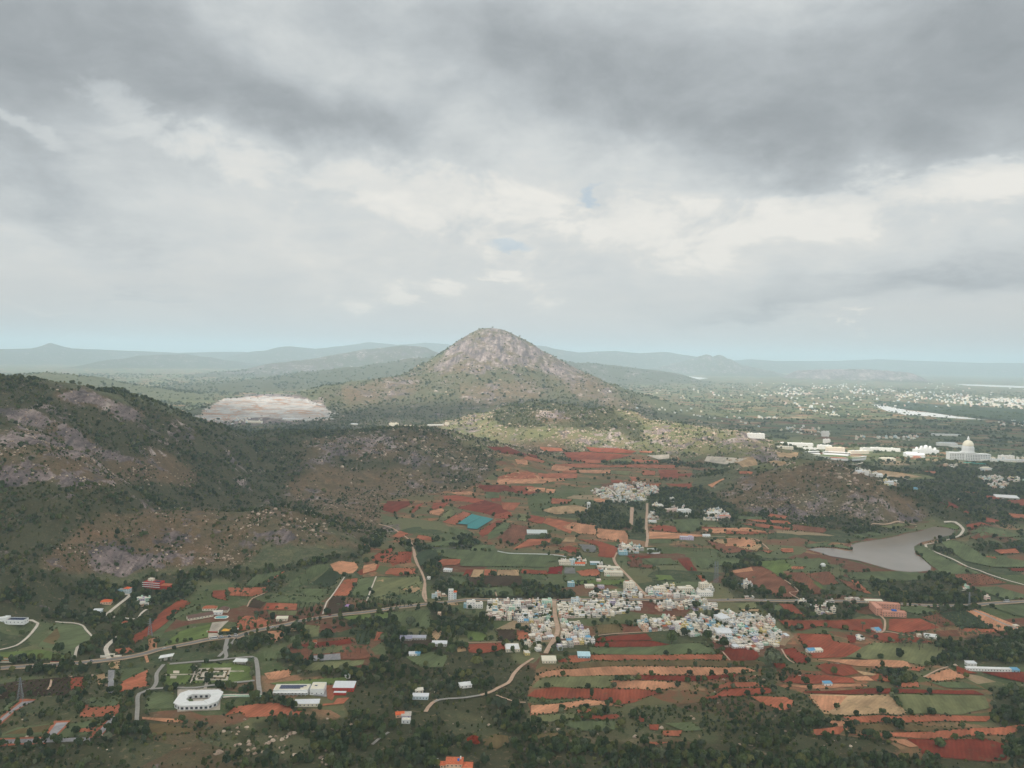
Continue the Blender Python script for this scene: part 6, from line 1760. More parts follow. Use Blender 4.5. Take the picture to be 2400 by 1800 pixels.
# water tower, white globe
e = setup('water_tower', 'white cylindrical water tower near the upper village', 'water tower', 'J 883,932', 0, 5)
b = MB(); [b.bar((x, y, -1), (x*.8, y*.8, 14), .45) for x in (-3.4, 3.4) for y in (-3.4, 3.4)]; b.box(-3.2, 3.2, -3.2, 3.2, 6.5, 7.0, 0, True); b.obj('legs', whitew, e); MB().lathe([(0, 14), (4.6, 14), (4.8, 14.6), (4.8, 19), (3, 20), (0, 20.3)], 16).obj('tank', whitew, e, True)
e = setup('gas_holder', 'white ball-shaped tank alone in the green paddocks', 'tank', 'O 1950,480', 0, 5); MB().lathe([(0, 0), (3.4, .8), (5, 3.4), (4.6, 6.2), (2.5, 8.2), (0, 8.8)], 14).obj('shell', whitew, e, True); MB().box(-4.5, 4.5, -4.5, 4.5, -.5, .5).obj('base', PC, e)
# pylons
def pylon(sp, h, lb, r=2.4, grp=None):
    e = setup('lattice_tower', lb, 'pylon', sp, .3, 4, group=grp); b = MB(); lv = [0, .14, .27, .39, .5, .6, .69, .78, .86, .93, 1]
    def c(t, k): q = r*(1-t)**1.1+.35; sx_, sy_ = ((1, 1), (-1, 1), (-1, -1), (1, -1))[k % 4]; return (sx_*q, sy_*q, t*h)
    for t0, t1 in zip(lv[:-1], lv[1:]):
        for k in range(4):
            b.bar(c(t0, k), c(t1, k), .16); b.bar(c(t0, k), c(t1, k+1), .08); b.bar(c(t1, k), c(t1, k+1), .08)
    b.obj('frame', steel, e)
    m_ = MB()
    for t in (.72, .84, .95): m_.bar((-4.2*(1.2-t)*2, 0, h*t), (4.2*(1.2-t)*2, 0, h*t), .14)
    m_.obj('cross_arm', steel, e)
pylon('O 1015,620', 40, 'left one of two slender lattice towers in the tree grove', 1.6, 'twin lattice towers'); pylon('O 1037,612', 38, 'right one of two slender lattice towers in the tree grove', 1.6, 'twin lattice towers')
pylon('A 1167,640', 26, 'steel lattice pylon standing at the edge of the long red field', 2.6); pylon('A 158,1135', 26, 'steel lattice pylon below the brown orchard plot', 2.6); pylon('E 1565,395', 22, 'thin mast in the roadside trees by the lakeside grove', 1.0)
# white field wall, teal nets
def wall_line(sp, h, m_, lb, name='compound_wall', t=.25):
    P = ground_hit(pts(sp)); Pc = resample(P[:, :2], 12); z = height(Pc[:, 0], Pc[:, 1]); b = MB(); o0 = Vector((Pc[0][0], Pc[0][1], z[0]))
    for i in range(len(Pc)-1):
        a = Pc[i]; c = Pc[i+1]; d = (c-a)/max(np.hypot(*(c-a)), .1); n_ = np.array([-d[1], d[0]])*t; k = len(b.V)
        for q, zz_ in ((a-n_, z[i]), (c-n_, z[i+1]), (c+n_, z[i+1]), (a+n_, z[i])): b.V.append((q[0]-o0.x, q[1]-o0.y, zz_-1-o0.z))
        for q, zz_ in ((a-n_, z[i]), (c-n_, z[i+1]), (c+n_, z[i+1]), (a+n_, z[i])): b.V.append((q[0]-o0.x, q[1]-o0.y, zz_+h-o0.z))
        b.F += [(k+4, k+5, k+6, k+7), (k, k+1, k+5, k+4), (k+2, k+3, k+7, k+6), (k+1, k+2, k+6, k+5), (k+3, k, k+4, k+7)]; b.M += [0]*5
    o = b.obj(name, m_); o.location = o0; tag(o, lb, 'wall')
wall_line('L 1000,613 1080,628 1200,632 1350,635 1480,648 1540,668', 2.6, whitew, 'long white boundary wall curving past the green plots', t=.5)
wall_line('O 430,325 520,325 535,360 430,358', 2.4, whitew, 'white rectangular yard wall beside the straight dirt street', t=.5)
wall_line('B 430,1100 500,1085 520,1080', 2, PC, 'pale wall at the left end of the school', t=.3)
def shade_net(sp, lb, m_=None, h=3.2):
    P = ground_hit(pts(sp)); z = height(P[:, 0], P[:, 1]); c = P.mean(0); e = empty('shade_net', (c[0], c[1], float(np.min(z)))); tag(e, lb, 'shade net'); n = len(P)
    b = MB(); b.poly([(p[0]-c[0], p[1]-c[1]) for p in P], h, h+.12); b.obj('net', m_ or teal, e)
    k = MB()
    for i in range(n):
        a = P[i]; d = P[(i+1) % n]; q = max(1, int(np.hypot(*(d-a)[:2])/8))
        for j in range(q): x, y = (a+(d-a)*j/q)[:2]; k.bar((x-c[0], y-c[1], -1), (x-c[0], y-c[1], h), .12)
    k.obj('posts', steel, e); BLOCK.append((c[0], c[1], 25))
shade_net('L 700,412 808,340 885,358 775,418', 'left half of the teal shade netting over a crop'); shade_net('L 778,418 888,358 970,376 845,452 775,446', 'right half of the teal shade netting over a crop')
# pink school
e = setup('pink_school', 'pink three-storey school around a court with a blue tank', 'school', 'E 940,465', -.12, 30)
slab_house(e, 36, 10, 2, pinkw, pinkw, 9, 2, ox=4, oy=-7, sh=3.6); slab_house(e, 10, 34, 3, pinkw, pinkw, 2, 8, ox=-17, oy=9, sh=3.6, names=('left_wall', 'left_roof')); slab_house(e, 34, 9, 3, pinkw, pinkw, 8, 2, ox=6, oy=22, sh=3.6, names=('rear_wall', 'rear_roof'))
MB().box(2, 9, -8, -3, 7.8, 9.4).obj('water_tank', bluep, e)
# ---------------- campus on the plain
def dome(b, r, z, h, m=0, cx=0, cy=0, n=28): b.lathe([(r*math.cos(t), z+h*math.sin(t)) for t in [k*math.pi/2/8 for k in range(8)]]+[(.01, z+h)], n, m, cx, cy)
e = setup('domed_hospital', 'huge white colonnaded building with a great ribbed dome', 'hospital', 'K 1712,838', -.10, 90, lift=1)
def colonnade(w_, d_, H, ox, oy, par, nm):
    b = MB(); b.box(ox-w_/2, ox+w_/2, oy-d_/2, oy+d_/2, -3, H); b.box(ox-w_/2-1, ox+w_/2+1, oy-d_/2-1.5, oy+d_/2+1, H, H+2, 0, True); n_ = int(w_/6)
    for i in range(n_+1): x = ox-w_/2+w_*i/n_; b.box(x-.9, x+.9, oy-d_/2-1.3, oy-d_/2, -3, H)
    for i in range(n_):
        x = ox-w_/2+w_*(i+.5)/n_
        for s_ in range(4): b.box(x-1.3, x+1.3, oy-d_/2-.1, oy-d_/2+.2, 1.5+s_*6.2, 5+s_*6.2, 1)
    b.obj(nm, [whitew, glass], par)
colonnade(64, 34, 27, -44, 4, e, 'wing'); colonnade(64, 34, 25, 46, -6, e, 'wing'); colonnade(40, 52, 30, 0, 0, e, 'central_block')
b = MB().lathe([(24, 32), (24, 35), (21, 35), (21, 50), (22.5, 50), (22.5, 52), (20, 52), (20, 58)], 32); [b.box(22*math.cos(t)-.8, 22*math.cos(t)+.8, 22*math.sin(t)-.8, 22*math.sin(t)+.8, 35, 50) for t in [k*.2618 for k in range(24)]]
b.obj('drum', whitew, e); b = MB(); dome(b, 20.5, 58, 23); [b.bar((20.7*math.cos(t), 20.7*math.sin(t), 58), (12.8*math.cos(t), 12.8*math.sin(t), 76), .5) for t in [k*.3927 for k in range(16)]]; b.obj('dome', creamw, e)
MB().lathe([(4.2, 80), (4.2, 87), (5, 87), (2.8, 91), (.4, 98), (0, 99)], 12).obj('lantern', whitew, e)
e = setup('palace_hall', 'white ornate hall with several small domes', 'hall', 'K 1415,792', -.1, 50, lift=1)
slab_house(e, 100, 30, 3, whitew, whitew, 18, 4, sh=5); slab_house(e, 50, 20, 1, whitew, whitew, 8, 3, z0=15.9, sh=6, names=('upper_wall', 'upper_roof'))
for cx, r in ((-38, 6), (-18, 6), (0, 9), (18, 6), (38, 6)): b = MB(); z_ = 23 if abs(cx) < 20 else 16.8; b.lathe([(r, z_-2), (r, z_+3)], 16, 0, cx, 0); dome(b, r, z_+3, r*1.1, 0, cx, 0, 16); b.obj('dome', whitew, e)
e = setup('college_hall', 'white spreading hall with low-pitched wings in front of the ornate hall', 'hall', 'K 1340,818', -.25, 45, lift=1)
slab_house(e, 70, 26, 2, whitew, whitew, 12, 3, roof='gable', sh=5, rise=7); slab_house(e, 60, 20, 2, whitew, WS, 10, 3, ox=-8, oy=26, roof='hip', sh=6, rise=6, names=('rear_wall', 'rear_roof')); slab_house(e, 30, 16, 1, pinkw, TT, 4, 2, ox=4, oy=-18, roof='hip', names=('porch_wall', 'porch_roof'))
for sp, w_, d_, st, wm_, rf, rk, rz, lb in [
 ('K 480,745', 170, 26, 4, 'white', 'flat', whitew, -.12, 'long white hostel block behind the stadium'), ('K 420,760', 60, 18, 2, 'cream', 'flat', whitew, -.1, 'cream low block before the long hostel'),
 ('K 600,768', 60, 18, 2, 'white', 'flat', whitew, -.1, 'white low block between the hostel and the twin blocks'), ('K 700,762', 60, 24, 4, 'white', 'flat', whitew, -.15, 'white square block left of the campus slab'),
 ('K 775,785', 76, 24, 5, 'cream', 'flat', creamw, -.15, 'tall cream campus slab above the stadium'), ('K 715,725', 30, 16, 5, 'white', 'flat', whitew, 0, 'white tower block behind the campus slab'),
 ('K 940,795', 90, 22, 3, 'cream', 'flat', whitew, .25, 'cream angled range right of the stadium'), ('K 1010,775', 70, 18, 3, 'white', 'flat', whitew, .1, 'white range behind the angled one'),
 ('K 1130,775', 120, 18, 3, 'white', 'flat', whitew, -.3, 'long white range trailing to the right of the stadium'), ('K 1145,842', 60, 20, 2, 'cream', 'hip', creamw, -.1, 'cream-roofed bungalow group by the stadium'),
 ('K 215,685', 66, 24, 4, 'white', 'flat', whitew, -.1, 'white block at the end of the sunlit hill'), ('K 595,642', 70, 22, 3, 'peach', 'flat', PC, 0, 'salmon block far behind the campus'),
 ('K 705,672', 34, 20, 6, 'white', 'flat', whitew, 0, 'white high block far behind the campus'), ('K 1565,738', 90, 24, 3, 'white', 'hip', WS, -.1, 'white roofed block left of the great dome and behind'),
 ('K 1660,750', 100, 10, 2, 'white', 'shed', WS, -.1, 'white strip roof running behind the great dome'), ('K 1960,850', 170, 12, 2, 'white', 'shed', WS, -.08, 'long white strip roof right of the domed building'),
 ('K 1985,830', 60, 16, 3, 'white', 'flat', whitew, -.1, 'white block right of the domed building'), ('K 1560,668', 150, 14, 2, 'white', 'shed', WS, -.08, 'long white far shed beyond the great dome'),
 ('K 1840,910', 34, 18, 2, 'white', 'hip', creamw, -.1, 'white temple-like house before the domed building'), ('I 1020,788', 50, 18, 4, 'cream', 'flat', creamw, .0, 'four-storey cream block on the saddle below the mountain'),
 ('I 1150,786', 74, 10, 1, 'cream', 'flat', creamw, .05, 'low cream range right of the four-storey block'), ('I 1330,782', 80, 10, 1, 'white', 'flat', creamw, .2, 'low white range climbing toward the sunlit hill'), ('I 1415,773', 20, 12, 2, 'cream', 'flat', creamw, .2, 'cream house at the end of the saddle range'),
 ('I 725,775', 40, 16, 1, 'white', 'shed', WS, -.2, 'white works shed at the quarry gate'), ('N 1060,860', 120, 16, 1, 'white', 'shed', WS, .05, 'long white works roof at the quarry floor'), ('N 720,890', 90, 22, 2, 'cream', 'shed', creamw, 0, 'cream works building in front of the quarry'),
 ('K 1070,955', 26, 16, 1, 'white', 'gable', whitew, .1, 'white tent-roofed house beyond the rocky hill'), ('K 965,930', 30, 18, 1, 'white', 'shed', WS, .1, 'white shed just behind the rocky hill')]:
    cat = 'shed' if ('shed' in lb or 'roof ' in lb+' ' and rf == 'shed') else 'house' if 'house' in lb or 'bungalow' in lb else 'block'
    e = setup({'shed': 'long_shed', 'house': 'house', 'block': 'campus_block'}[cat], lb, cat, sp, rz, max(w_, d_)*.4, lift=.8); H = slab_house(e, w_, d_, st, WM[wm_], rk, nx=int(w_/6), ny=int(d_/6), roof=rf, sh=4.2, rise=4)
    if rf == 'flat' and st > 2:
        for k in range(2): MB().box(-w_*.3+k*w_*.5, -w_*.3+k*w_*.5+6, -3, 3, H+.16, H+3.4).obj('stair_room', WM[wm_], e)
# stadium
e = setup('stadium', 'oval stadium with white curved stands around a green pitch', 'stadium', 'K 760,822', -.12, 110, lift=1)
b = MB(); n_ = 48
MB().lathe([(0, .3), (1, .3)], 8).V
def oval(a, c, z, t): return (a*math.cos(t), c*math.sin(t), z)
pit = MB(); pit.V = [(0, 0, .6)]+[oval(104, 78, .6, 6.2832*k/n_) for k in range(n_)]; pit.F = [(0, 1+k, 1+(k+1) % n_) for k in range(n_)]; pit.M = [0]*n_; pit.obj('pitch', FM['g3'], e)
s_ = MB(); s_.V = [(x*.34+18, y*.36-16, .75) for x, y, z in pit.V]; s_.F = list(pit.F); s_.M = [0]*n_; s_.obj('bare_patch', FM['r3'], e)
for (k0, k1) in ((6, 13), (14, 23), (29, 38), (39, 46)):
    b = MB()
    for k in range(k0, k1):
        t0, t1 = 6.2832*k/n_, 6.2832*(k+1)/n_; m = len(b.V)
        for t in (t0, t1): b.V += [oval(106, 80, 0, t), oval(106, 80, 3, t), oval(124, 96, 9, t), oval(124, 96, 0, t), oval(110, 84, 12.5, t), oval(128, 99, 13.5, t)]
        b.F += [(m, m+6, m+7, m+1), (m+1, m+7, m+8, m+2), (m+2, m+8, m+9, m+3), (m+4, m+10, m+11, m+5), (m+5, m+11, m+10, m+4)]; b.M += [0]*5
    b.obj('stand', whitew, e)
e = setup('shade_net', 'bright teal awning on the slope before the great dome', 'shade net', 'K 1760,872', -.5, 20); MB().box(-38, 38, -9, 9, 6, 6.4, 0, True).obj('net', simple('turquoise_net', srgb(40, 176, 160), .7), e); b = MB(); [b.bar((x, y, -2), (x, y, 6), .4) for x in (-36, -12, 12, 36) for y in (-8, 8)]; b.obj('posts', steel, e)

# vehicles parked and moving along the main road
def car_meshes(col, L_, W_, H_, cab):
    m_ = simple(col.replace(' ', '_')+'_car_paint', CARC[col], .35, .03, 1, .5); b = MB().box(-L_/2, L_/2, -W_/2, W_/2, .35, H_*.55, 0, True)
    x0, x1 = cab; n = len(b.V); b.box(x0, x1, -W_/2+.08, W_/2-.08, H_*.55, H_, 1)
    for k in (4, 5, 6, 7): v = b.V[n+k]; b.V[n+k] = (v[0]*(.86 if L_ < 6 else .99), v[1]*.88, v[2])
    n = len(b.V); b.box(x0*.84, x1*.84, -W_/2+.2, W_/2-.2, H_+.002, H_+.06, 0)
    body = b.mesh('vehicle_body', [m_, glass]); wb = []
    for x in (-L_*.32, L_*.32):
        for y in (-W_/2, W_/2-.2):
            k = MB(); P_ = [(x+.34*math.cos(t), .34+.34*math.sin(t)) for t in [i*.6283 for i in range(10)]]; n = 0
            k.V = [(a, y, c) for a, c in P_]+[(a, y+.2, c) for a, c in P_]; k.F = [(i, (i+1) % 10, 10+(i+1) % 10, 10+i) for i in range(10)]+[tuple(range(9, -1, -1)), tuple(range(10, 20))]; k.M = [0]*12; wb.append(k.mesh('wheel', [black]))
    return body, wb
CARC = {'white': srgb(230, 230, 228), 'silver': srgb(170, 172, 176), 'red': srgb(150, 36, 30), 'dark': srgb(44, 48, 56)}
RMAIN = ROADP[0][0]; its = []
for i, (sp, col, kind) in enumerate([('A 1680,668', 'white', 'bus'), ('A 1715,662', 'white', 'van'), ('A 1740,658', 'silver', 'car'), ('A 1765,654', 'white', 'car'), ('A 1790,650', 'dark', 'car'), ('A 1815,645', 'white', 'van'), ('A 1300,725', 'white', 'car'), ('A 700,845', 'silver', 'car'), ('B 460,580', 'white', 'van'), ('B 900,483', 'red', 'car'),
    ('B 1300,436', 'white', 'car'), ('B 1560,402', 'dark', 'car'), ('C 740,358', 'white', 'bus'), ('C 1040,360', 'red', 'car'), ('C 1420,355', 'white', 'van'), ('D 700,357', 'silver', 'car'), ('D 960,362', 'white', 'van'), ('D 1230,363', 'white', 'car'), ('E 1180,398', 'red', 'car'), ('E 1850,376', 'white', 'bus')]):
    p = at(sp); j = int(np.argmin(np.hypot(RMAIN[:, 0]-p[0], RMAIN[:, 1]-p[1]))); j = min(max(j, 1), len(RMAIN)-2); d = RMAIN[j+1]-RMAIN[j-1]; rz = math.atan2(d[1], d[0]); sg = 1 if i % 2 else -1
    L_, W_, H_, cab = {'car': (4.3, 1.8, 1.5, (-1.5, 1.1)), 'van': (5.2, 2.0, 2.2, (-2.5, 2.0)), 'bus': (10.5, 2.5, 3.1, (-5.1, 5.1))}[kind]
    off = 2.2*sg; x, y = RMAIN[j][0]-math.sin(rz)*off, RMAIN[j][1]+math.cos(rz)*off
    body, wh = car_meshes(col, L_, W_, H_, cab); e = empty(kind, (x, y, float(height(np.array([x]), np.array([y]))[0])+1.32), rz); child('body', body, e)
    for q in wh: child('wheel', q, e)
    e['category'] = kind; e['group'] = 'vehicles on the main road'; pj = project(np.array([x]), np.array([y]), np.array([0.])); its.append((e, f'{col} {kind} on the main road', float(pj[0][0]), float(pj[1][0])))
label_all(its)

# ------------------------------------------------------------------ vegetation
def gn_scatter(name, X, Y, Z, R, SX, SZ, IDX, sources, label, cat):
    """one object: points carrying turn, width and height, each drawn with one of the plant meshes that also stand singly in the scene"""
    me = bpy.data.meshes.new(name); n = len(X); me.vertices.add(n)
    me.vertices.foreach_set('co', np.stack([X, Y, Z], 1).astype(np.float32).ravel())
    a = me.attributes.new('turn', 'FLOAT_VECTOR', 'POINT'); t = np.zeros((n, 3), np.float32); t[:, 2] = R; a.data.foreach_set('vector', t.ravel())
    a = me.attributes.new('size', 'FLOAT_VECTOR', 'POINT'); a.data.foreach_set('vector', np.stack([SX, SX, SZ], 1).astype(np.float32).ravel())
    a = me.attributes.new('pick', 'INT', 'POINT'); a.data.foreach_set('value', IDX.astype(np.int32))
    o = link(name, me); tag(o, label, cat, kind='stuff')
    ng = bpy.data.node_groups.new(name+'_spread', 'GeometryNodeTree')
    ng.interface.new_socket('Geometry', in_out='INPUT', socket_type='NodeSocketGeometry'); ng.interface.new_socket('Geometry', in_out='OUTPUT', socket_type='NodeSocketGeometry')
    N = ng.nodes; Lk = ng.links; gi = N.new('NodeGroupInput'); go = N.new('NodeGroupOutput')
    g2i = N.new('GeometryNodeGeometryToInstance')
    for s_ in reversed(sources):
        oi = N.new('GeometryNodeObjectInfo'); oi.transform_space = 'ORIGINAL'; oi.inputs['Object'].default_value = s_; oi.inputs['As Instance'].default_value = True
        Lk.new(oi.outputs['Geometry'], g2i.inputs[0])
    # join as separate instances
    N.remove(g2i); jn = N.new('GeometryNodeJoinGeometry')
    for nd in [q for q in N if q.bl_idname == 'GeometryNodeObjectInfo']: Lk.new(nd.outputs['Geometry'], jn.inputs[0])
    iop = N.new('GeometryNodeInstanceOnPoints'); iop.inputs['Pick Instance'].default_value = True
    def at_(nm, typ):
        q = N.new('GeometryNodeInputNamedAttribute'); q.data_type = typ; q.inputs['Name'].default_value = nm
        return [x for x in q.outputs if x.enabled and x.name == 'Attribute'][0]
    Lk.new(gi.outputs[0], iop.inputs['Points']); Lk.new(jn.outputs[0], iop.inputs['Instance'])
    Lk.new(at_('pick', 'INT'), iop.inputs['Instance Index']); Lk.new(at_('turn', 'FLOAT_VECTOR'), iop.inputs['Rotation']); Lk.new(at_('size', 'FLOAT_VECTOR'), iop.inputs['Scale'])
    Lk.new(iop.outputs[0], go.inputs[0])
    md = o.modifiers.new('spread', 'NODES'); md.node_group = ng
    return o
def candidates(n, D0, D1, azm):
    D = np.sqrt(RNG.uniform(D0**2, D1**2, n)); a = RNG.uniform(-azm, azm, n); return np.sin(a)*D, np.cos(a)*D, D
TX, TY, TD, TW, TH, TK = [], [], [], [], [], []     # trees
BX, BY, BW, BH = [], [], [], []
def add_plants(D0, D1, cell, kt, kb, azm=math.radians(39), fieldp=.0):
    area = azm*(D1**2-D0**2); n = int(area/cell)
    X, Y, D = candidates(n, D0, D1, azm); Z = height(X, Y); L = land_at(X, Y, Z)
    ok = ~near_roads(X, Y, 2.0) & ~in_fields(X, Y) & ~blocked(X, Y) & ~in_poly(X, Y, [tuple(q) for q in LAKEP])
    X, Y, D, L, Z = X[ok], Y[ok], D[ok], L[ok], Z[ok]
    clump = vnoise(X/38, Y/38, 501)*.6+vnoise(X/13, Y/13, 502)*.4
    k = np.clip((clump-.30)*3.2, 0.05, 1.6)
    band = np.where(L[:, 6] > .5, np.clip((vnoise(X/260, Y/90, 503)-.52)*7, .0, 4.0), 1.0)       # tree lines and groves on the plain
    pt = np.clip(L[:, 0]*k*band*1.0, 0, .95); pb = np.clip(L[:, 1]*np.clip(k*1.15, .1, 1.3)*np.maximum(band, .35), 0, 1)
    u = RNG.random(len(X)); it = u < pt*.75; ib = (~it) & (u < pt*.75+pb)
    s = RNG.random(len(X))
    TX.append(X[it]); TY.append(Y[it]); TD.append(D[it]); TW.append((3.2+2.8*s[it]**1.5)*kt*RNG.uniform(.6, 1.3, it.sum())); TH.append((6.5+5.5*s[it])*(1+(kt-1)*.5)); TK.append(L[it, 6])
    BX.append(X[ib]); BY.append(Y[ib]); BW.append((1.4+2.8*s[ib]**2.2)*kb*RNG.uniform(.7, 1.3, ib.sum())); BH.append((2.2+2.4*s[ib]**1.5)*(1+(kb-1)*.6))
add_plants(560, 1500, 17, .9, .8); add_plants(1500, 2300, 26, 1.05, .95); add_plants(2300, 3400, 42, 1.15, 1.15); add_plants(3400, 4800, 110, 1.4, 1.7); add_plants(4800, 7600, 420, 2.0, 3.0)
add_plants(7600, 13000, 1500, 2.8, 5.0)
# hedges on field borders
hx, hy = [], []
for P in EDGES:
    D = float(np.mean(np.hypot(P[:, 0], P[:, 1]))); stp = 5.0 if D < 2000 else 9
    Q = np.vstack([P, P[:1]]); seg = np.hypot(np.diff(Q[:, 0]), np.diff(Q[:, 1])); s_ = np.concatenate([[0], np.cumsum(seg)]); t = np.arange(0, s_[-1], stp)
    x = np.interp(t, s_, Q[:, 0]); y = np.interp(t, s_, Q[:, 1]); n_ = vnoise(x/55, y/55, 611)*.7+vnoise(x/9, y/9, 612)*.3
    m = n_ > RNG.uniform(.46, .62)
    hx.append(x[m]+RNG.normal(0, 1.4, m.sum())); hy.append(y[m]+RNG.normal(0, 1.4, m.sum()))
hx = np.concatenate(hx); hy = np.concatenate(hy); ok = ~near_roads(hx, hy, 1.0) & ~blocked(hx, hy) & ~in_poly(hx, hy, [tuple(q) for q in LAKEP]); hx, hy = hx[ok], hy[ok]
hd = np.hypot(hx, hy); s = RNG.random(len(hx)); tr = s > .93
BX.append(hx[~tr]); BY.append(hy[~tr]); BW.append((1.3+1.5*s[~tr]**2)*np.clip(hd[~tr]/2200, 1, 2)); BH.append((1.5+1.6*s[~tr])*np.clip(hd[~tr]/2600, 1, 1.6))
TX.append(hx[tr]); TY.append(hy[tr]); TD.append(hd[tr]); TW.append(np.full(tr.sum(), 4.2)); TH.append(np.full(tr.sum(), 8.0)); TK.append(np.ones(tr.sum()))
# roadside trees
for Pc, wd in ROADP:
    if wd < 6: continue
    T = np.gradient(Pc, axis=0); T /= np.maximum(np.hypot(T[:, 0], T[:, 1])[:, None], 1e-6); Nn = np.stack([-T[:, 1], T[:, 0]], 1)
    for sg in (-1, 1):
        Q = Pc+Nn*sg*(wd/2+4.5); m = (vnoise(Q[:, 0]/60, Q[:, 1]/60, 700+sg) > .48) & (RNG.random(len(Q)) > .35) & ~blocked(Q[:, 0], Q[:, 1]) & ~near_roads(Q[:, 0], Q[:, 1], 1.5)
        q = Q[m]; TX.append(q[:, 0]); TY.append(q[:, 1]); TD.append(np.hypot(q[:, 0], q[:, 1])); TW.append(RNG.uniform(2.5, 4.6, len(q))); TH.append(RNG.uniform(5, 10, len(q))); TK.append(np.ones(len(q)))
# village trees between the houses
HA = np.array([[h[0], h[1]] for h in HOUSES]); pick = RNG.random(len(HA)) < .5; q = HA[pick]+RNG.uniform(-9, 9, (pick.sum(), 2))
q = q[~near_roads(q[:, 0], q[:, 1], 1)]
TX.append(q[:, 0]); TY.append(q[:, 1]); TD.append(np.hypot(q[:, 0], q[:, 1])); TW.append(RNG.uniform(1.8, 3.6, len(q))); TH.append(RNG.uniform(4, 8, len(q))); TK.append(np.ones(len(q)))
TX, TY, TD, TW, TH = [np.concatenate(a) for a in (TX, TY, TD, TW, TH)]; BX, BY, BW, BH = [np.concatenate(a) for a in (BX, BY, BW, BH)]
TZ = height(TX, TY); BZ = height(BX, BY)
print('trees', len(TX), 'bushes', len(BX))
# single trees surveyed from the photograph: spot, crown half-width, height, crown kind
BIG = [('T 1812,1562', 16.5, 24, 3, 'giant spreading grey-green banyan beside the east village'), ('E 1025,812', 7, 15, 0, 'tall dark round tree alone in the grass paddock'), ('E 875,812', 5.5, 8, 0, 'low dark round tree in the middle of the grass paddock'),
 ('E 705,808', 4.2, 7, 0, 'small green round tree at the left of the grass paddock'), ('C 703,335', 12, 17, 2, 'big round olive-green tree north of the main road'), ('C 95,455', 12, 17, 0, 'large dark green tree south of the main road bend'),
 ('D 245,692', 9.5, 19, 0, 'tall dark conifer-like tree in front of the east village'), ('D 525,660', 8, 15, 0, 'dark tree left of the big white hall roof'), ('D 652,722', 8, 15, 0, 'dark tree below the big white hall roof'), ('D 350,640', 8, 14, 3, 'grey bushy tree between east village houses'),
 ('L 90,590', 13, 17, 0, 'broad dark tree west of the dirt road'), ('L 25,698', 7, 12, 0, 'dark tree at the edge of the reddish plots'), ('J 650,1198', 15, 18, 0, 'broad dark mango-like tree right of the glasshouse'), ('J 540,1145', 9, 13, 0, 'dark tree in front of the glasshouse'),
 ('L 1600,665', 8, 14, 0, 'dark tree at the end of the white field wall'), ('L 1330,520', 8, 12, 0, 'dark round tree beside the glasshouse film'), ('A 460,765', 8, 15, 0, 'dark round tree on the meadow at far left'), ('A 445,1475', 6.5, 10, 0, 'dark bush-like tree on the grey estate lane'),
 ('A 590,1395', 5, 9, 0, 'small dark tree on the bare orange plot'), ('B 130,1215', 7, 10, 0, 'dark tree covering the left tip of the ochre-red field'), ('C 665,375', 5, 9, 0, 'dark little tree on the main road'), ('D 1105,320', 8, 17, 0, 'pair-like dark trees right of the big brown field'),
 ('E 1005,1360', 9, 13, 0, 'dark tree in the middle of the terrace strips'), ('E 1275,1250', 7, 9, 0, 'dark tree at the lower edge of the sandy terrace field'), ('E 870,1080', 6, 9, 0, 'dark tree on the dark red strip'), ('E 925,1440', 7, 9, 0, 'dark tree where two terrace strips meet'),
 ('E 1340,1500', 8, 10, 0, 'dark round tree on the lower red strip'), ('E 1640,1440', 7, 9, 0, 'dark tree near the right end of the terrace strips'), ('T 1110,1745', 7, 9, 4, 'flame-orange blossoming tree behind the clay-tiled house'), ('C 570,1200', 11, 15, 3, 'pale grey-green tree below the village track'),
 ('C 190,770', 9, 14, 0, 'dark tree right of the white-roofed long shed'), ('C 385,860', 9, 13, 2, 'bright olive tree above the village track'), ('B 1740,450', 9, 15, 0, 'dark tree left of the main road bend'), ('B 1530,560', 9, 15, 3, 'greyish tree in the nursery grove'), ('B 880,660', 11, 15, 0, 'dark tree grove crown behind the dark red field'),
 ('B 1020,175', 6, 9, 0, 'dark tree below the orange square plot'), ('B 1190,60', 6, 9, 0, 'dark tree above the reddish squares'), ('B 540,200', 8, 12, 0, 'dark tree on the green strips'), ('A 1365,1050', 5, 9, 0, 'dark tree at the corner of the garden lawn'), ('D 430,420', 9, 14, 2, 'leafy tree in the middle of the village'),
 ('T 1400,1395', 9, 14, 3, 'grey-green tree on the south side of the main road'), ('C 1285,1115', 3.4, 12, 0, 'narrow dark tree rising from the red strip')]
tree_items = []
CRSRC = [None]*5
def place_tree(x, y, z, w_, h_, k, rz, name='tree'):
    e = empty(name, (x, y, z), rz, (w_, w_, h_)); t = child('trunk', TRUNK[k], e); c = child('crown', CROWN[k], e)
    if CRSRC[k] is None: CRSRC[k] = c
    return e
HITB = ground_hit([pts(q[0])[0] for q in BIG])
for (sp, w_, h_, k, lb), p in zip(BIG, HITB):
    e = place_tree(p[0], p[1], p[2], w_, h_, k, random.random()*6); tag(e, lb, 'tree', 'trees of the valley')
    near = np.hypot(BX-p[0], BY-p[1]) < w_*.8; keep = ~near; BX, BY, BZ, BW, BH = BX[keep], BY[keep], BZ[keep], BW[keep], BH[keep]
    near = np.hypot(TX-p[0], TY-p[1]) < w_; keep = ~near; TX, TY, TZ, TD, TW, TH = TX[keep], TY[keep], TZ[keep], TD[keep], TW[keep], TH[keep]
pxs, pys, dps = project(TX, TY, TZ); big = TH*TW/dps**2; vis = (pxs > 5) & (pxs < 2395) & (pys > 900) & (pys < 1830)
cand = np.argsort(-np.where(vis, big, 0)); chosen = cand[:300-len(BIG)]
TKIND = RNG.choice([0, 1, 2, 3], len(TX), p=[.36, .26, .22, .16])
look = ['dark green', 'broad dark green', 'olive green', 'grey-green']
sz = np.sqrt(big)
q1, q2 = np.quantile(TH[chosen], [.35, .7])
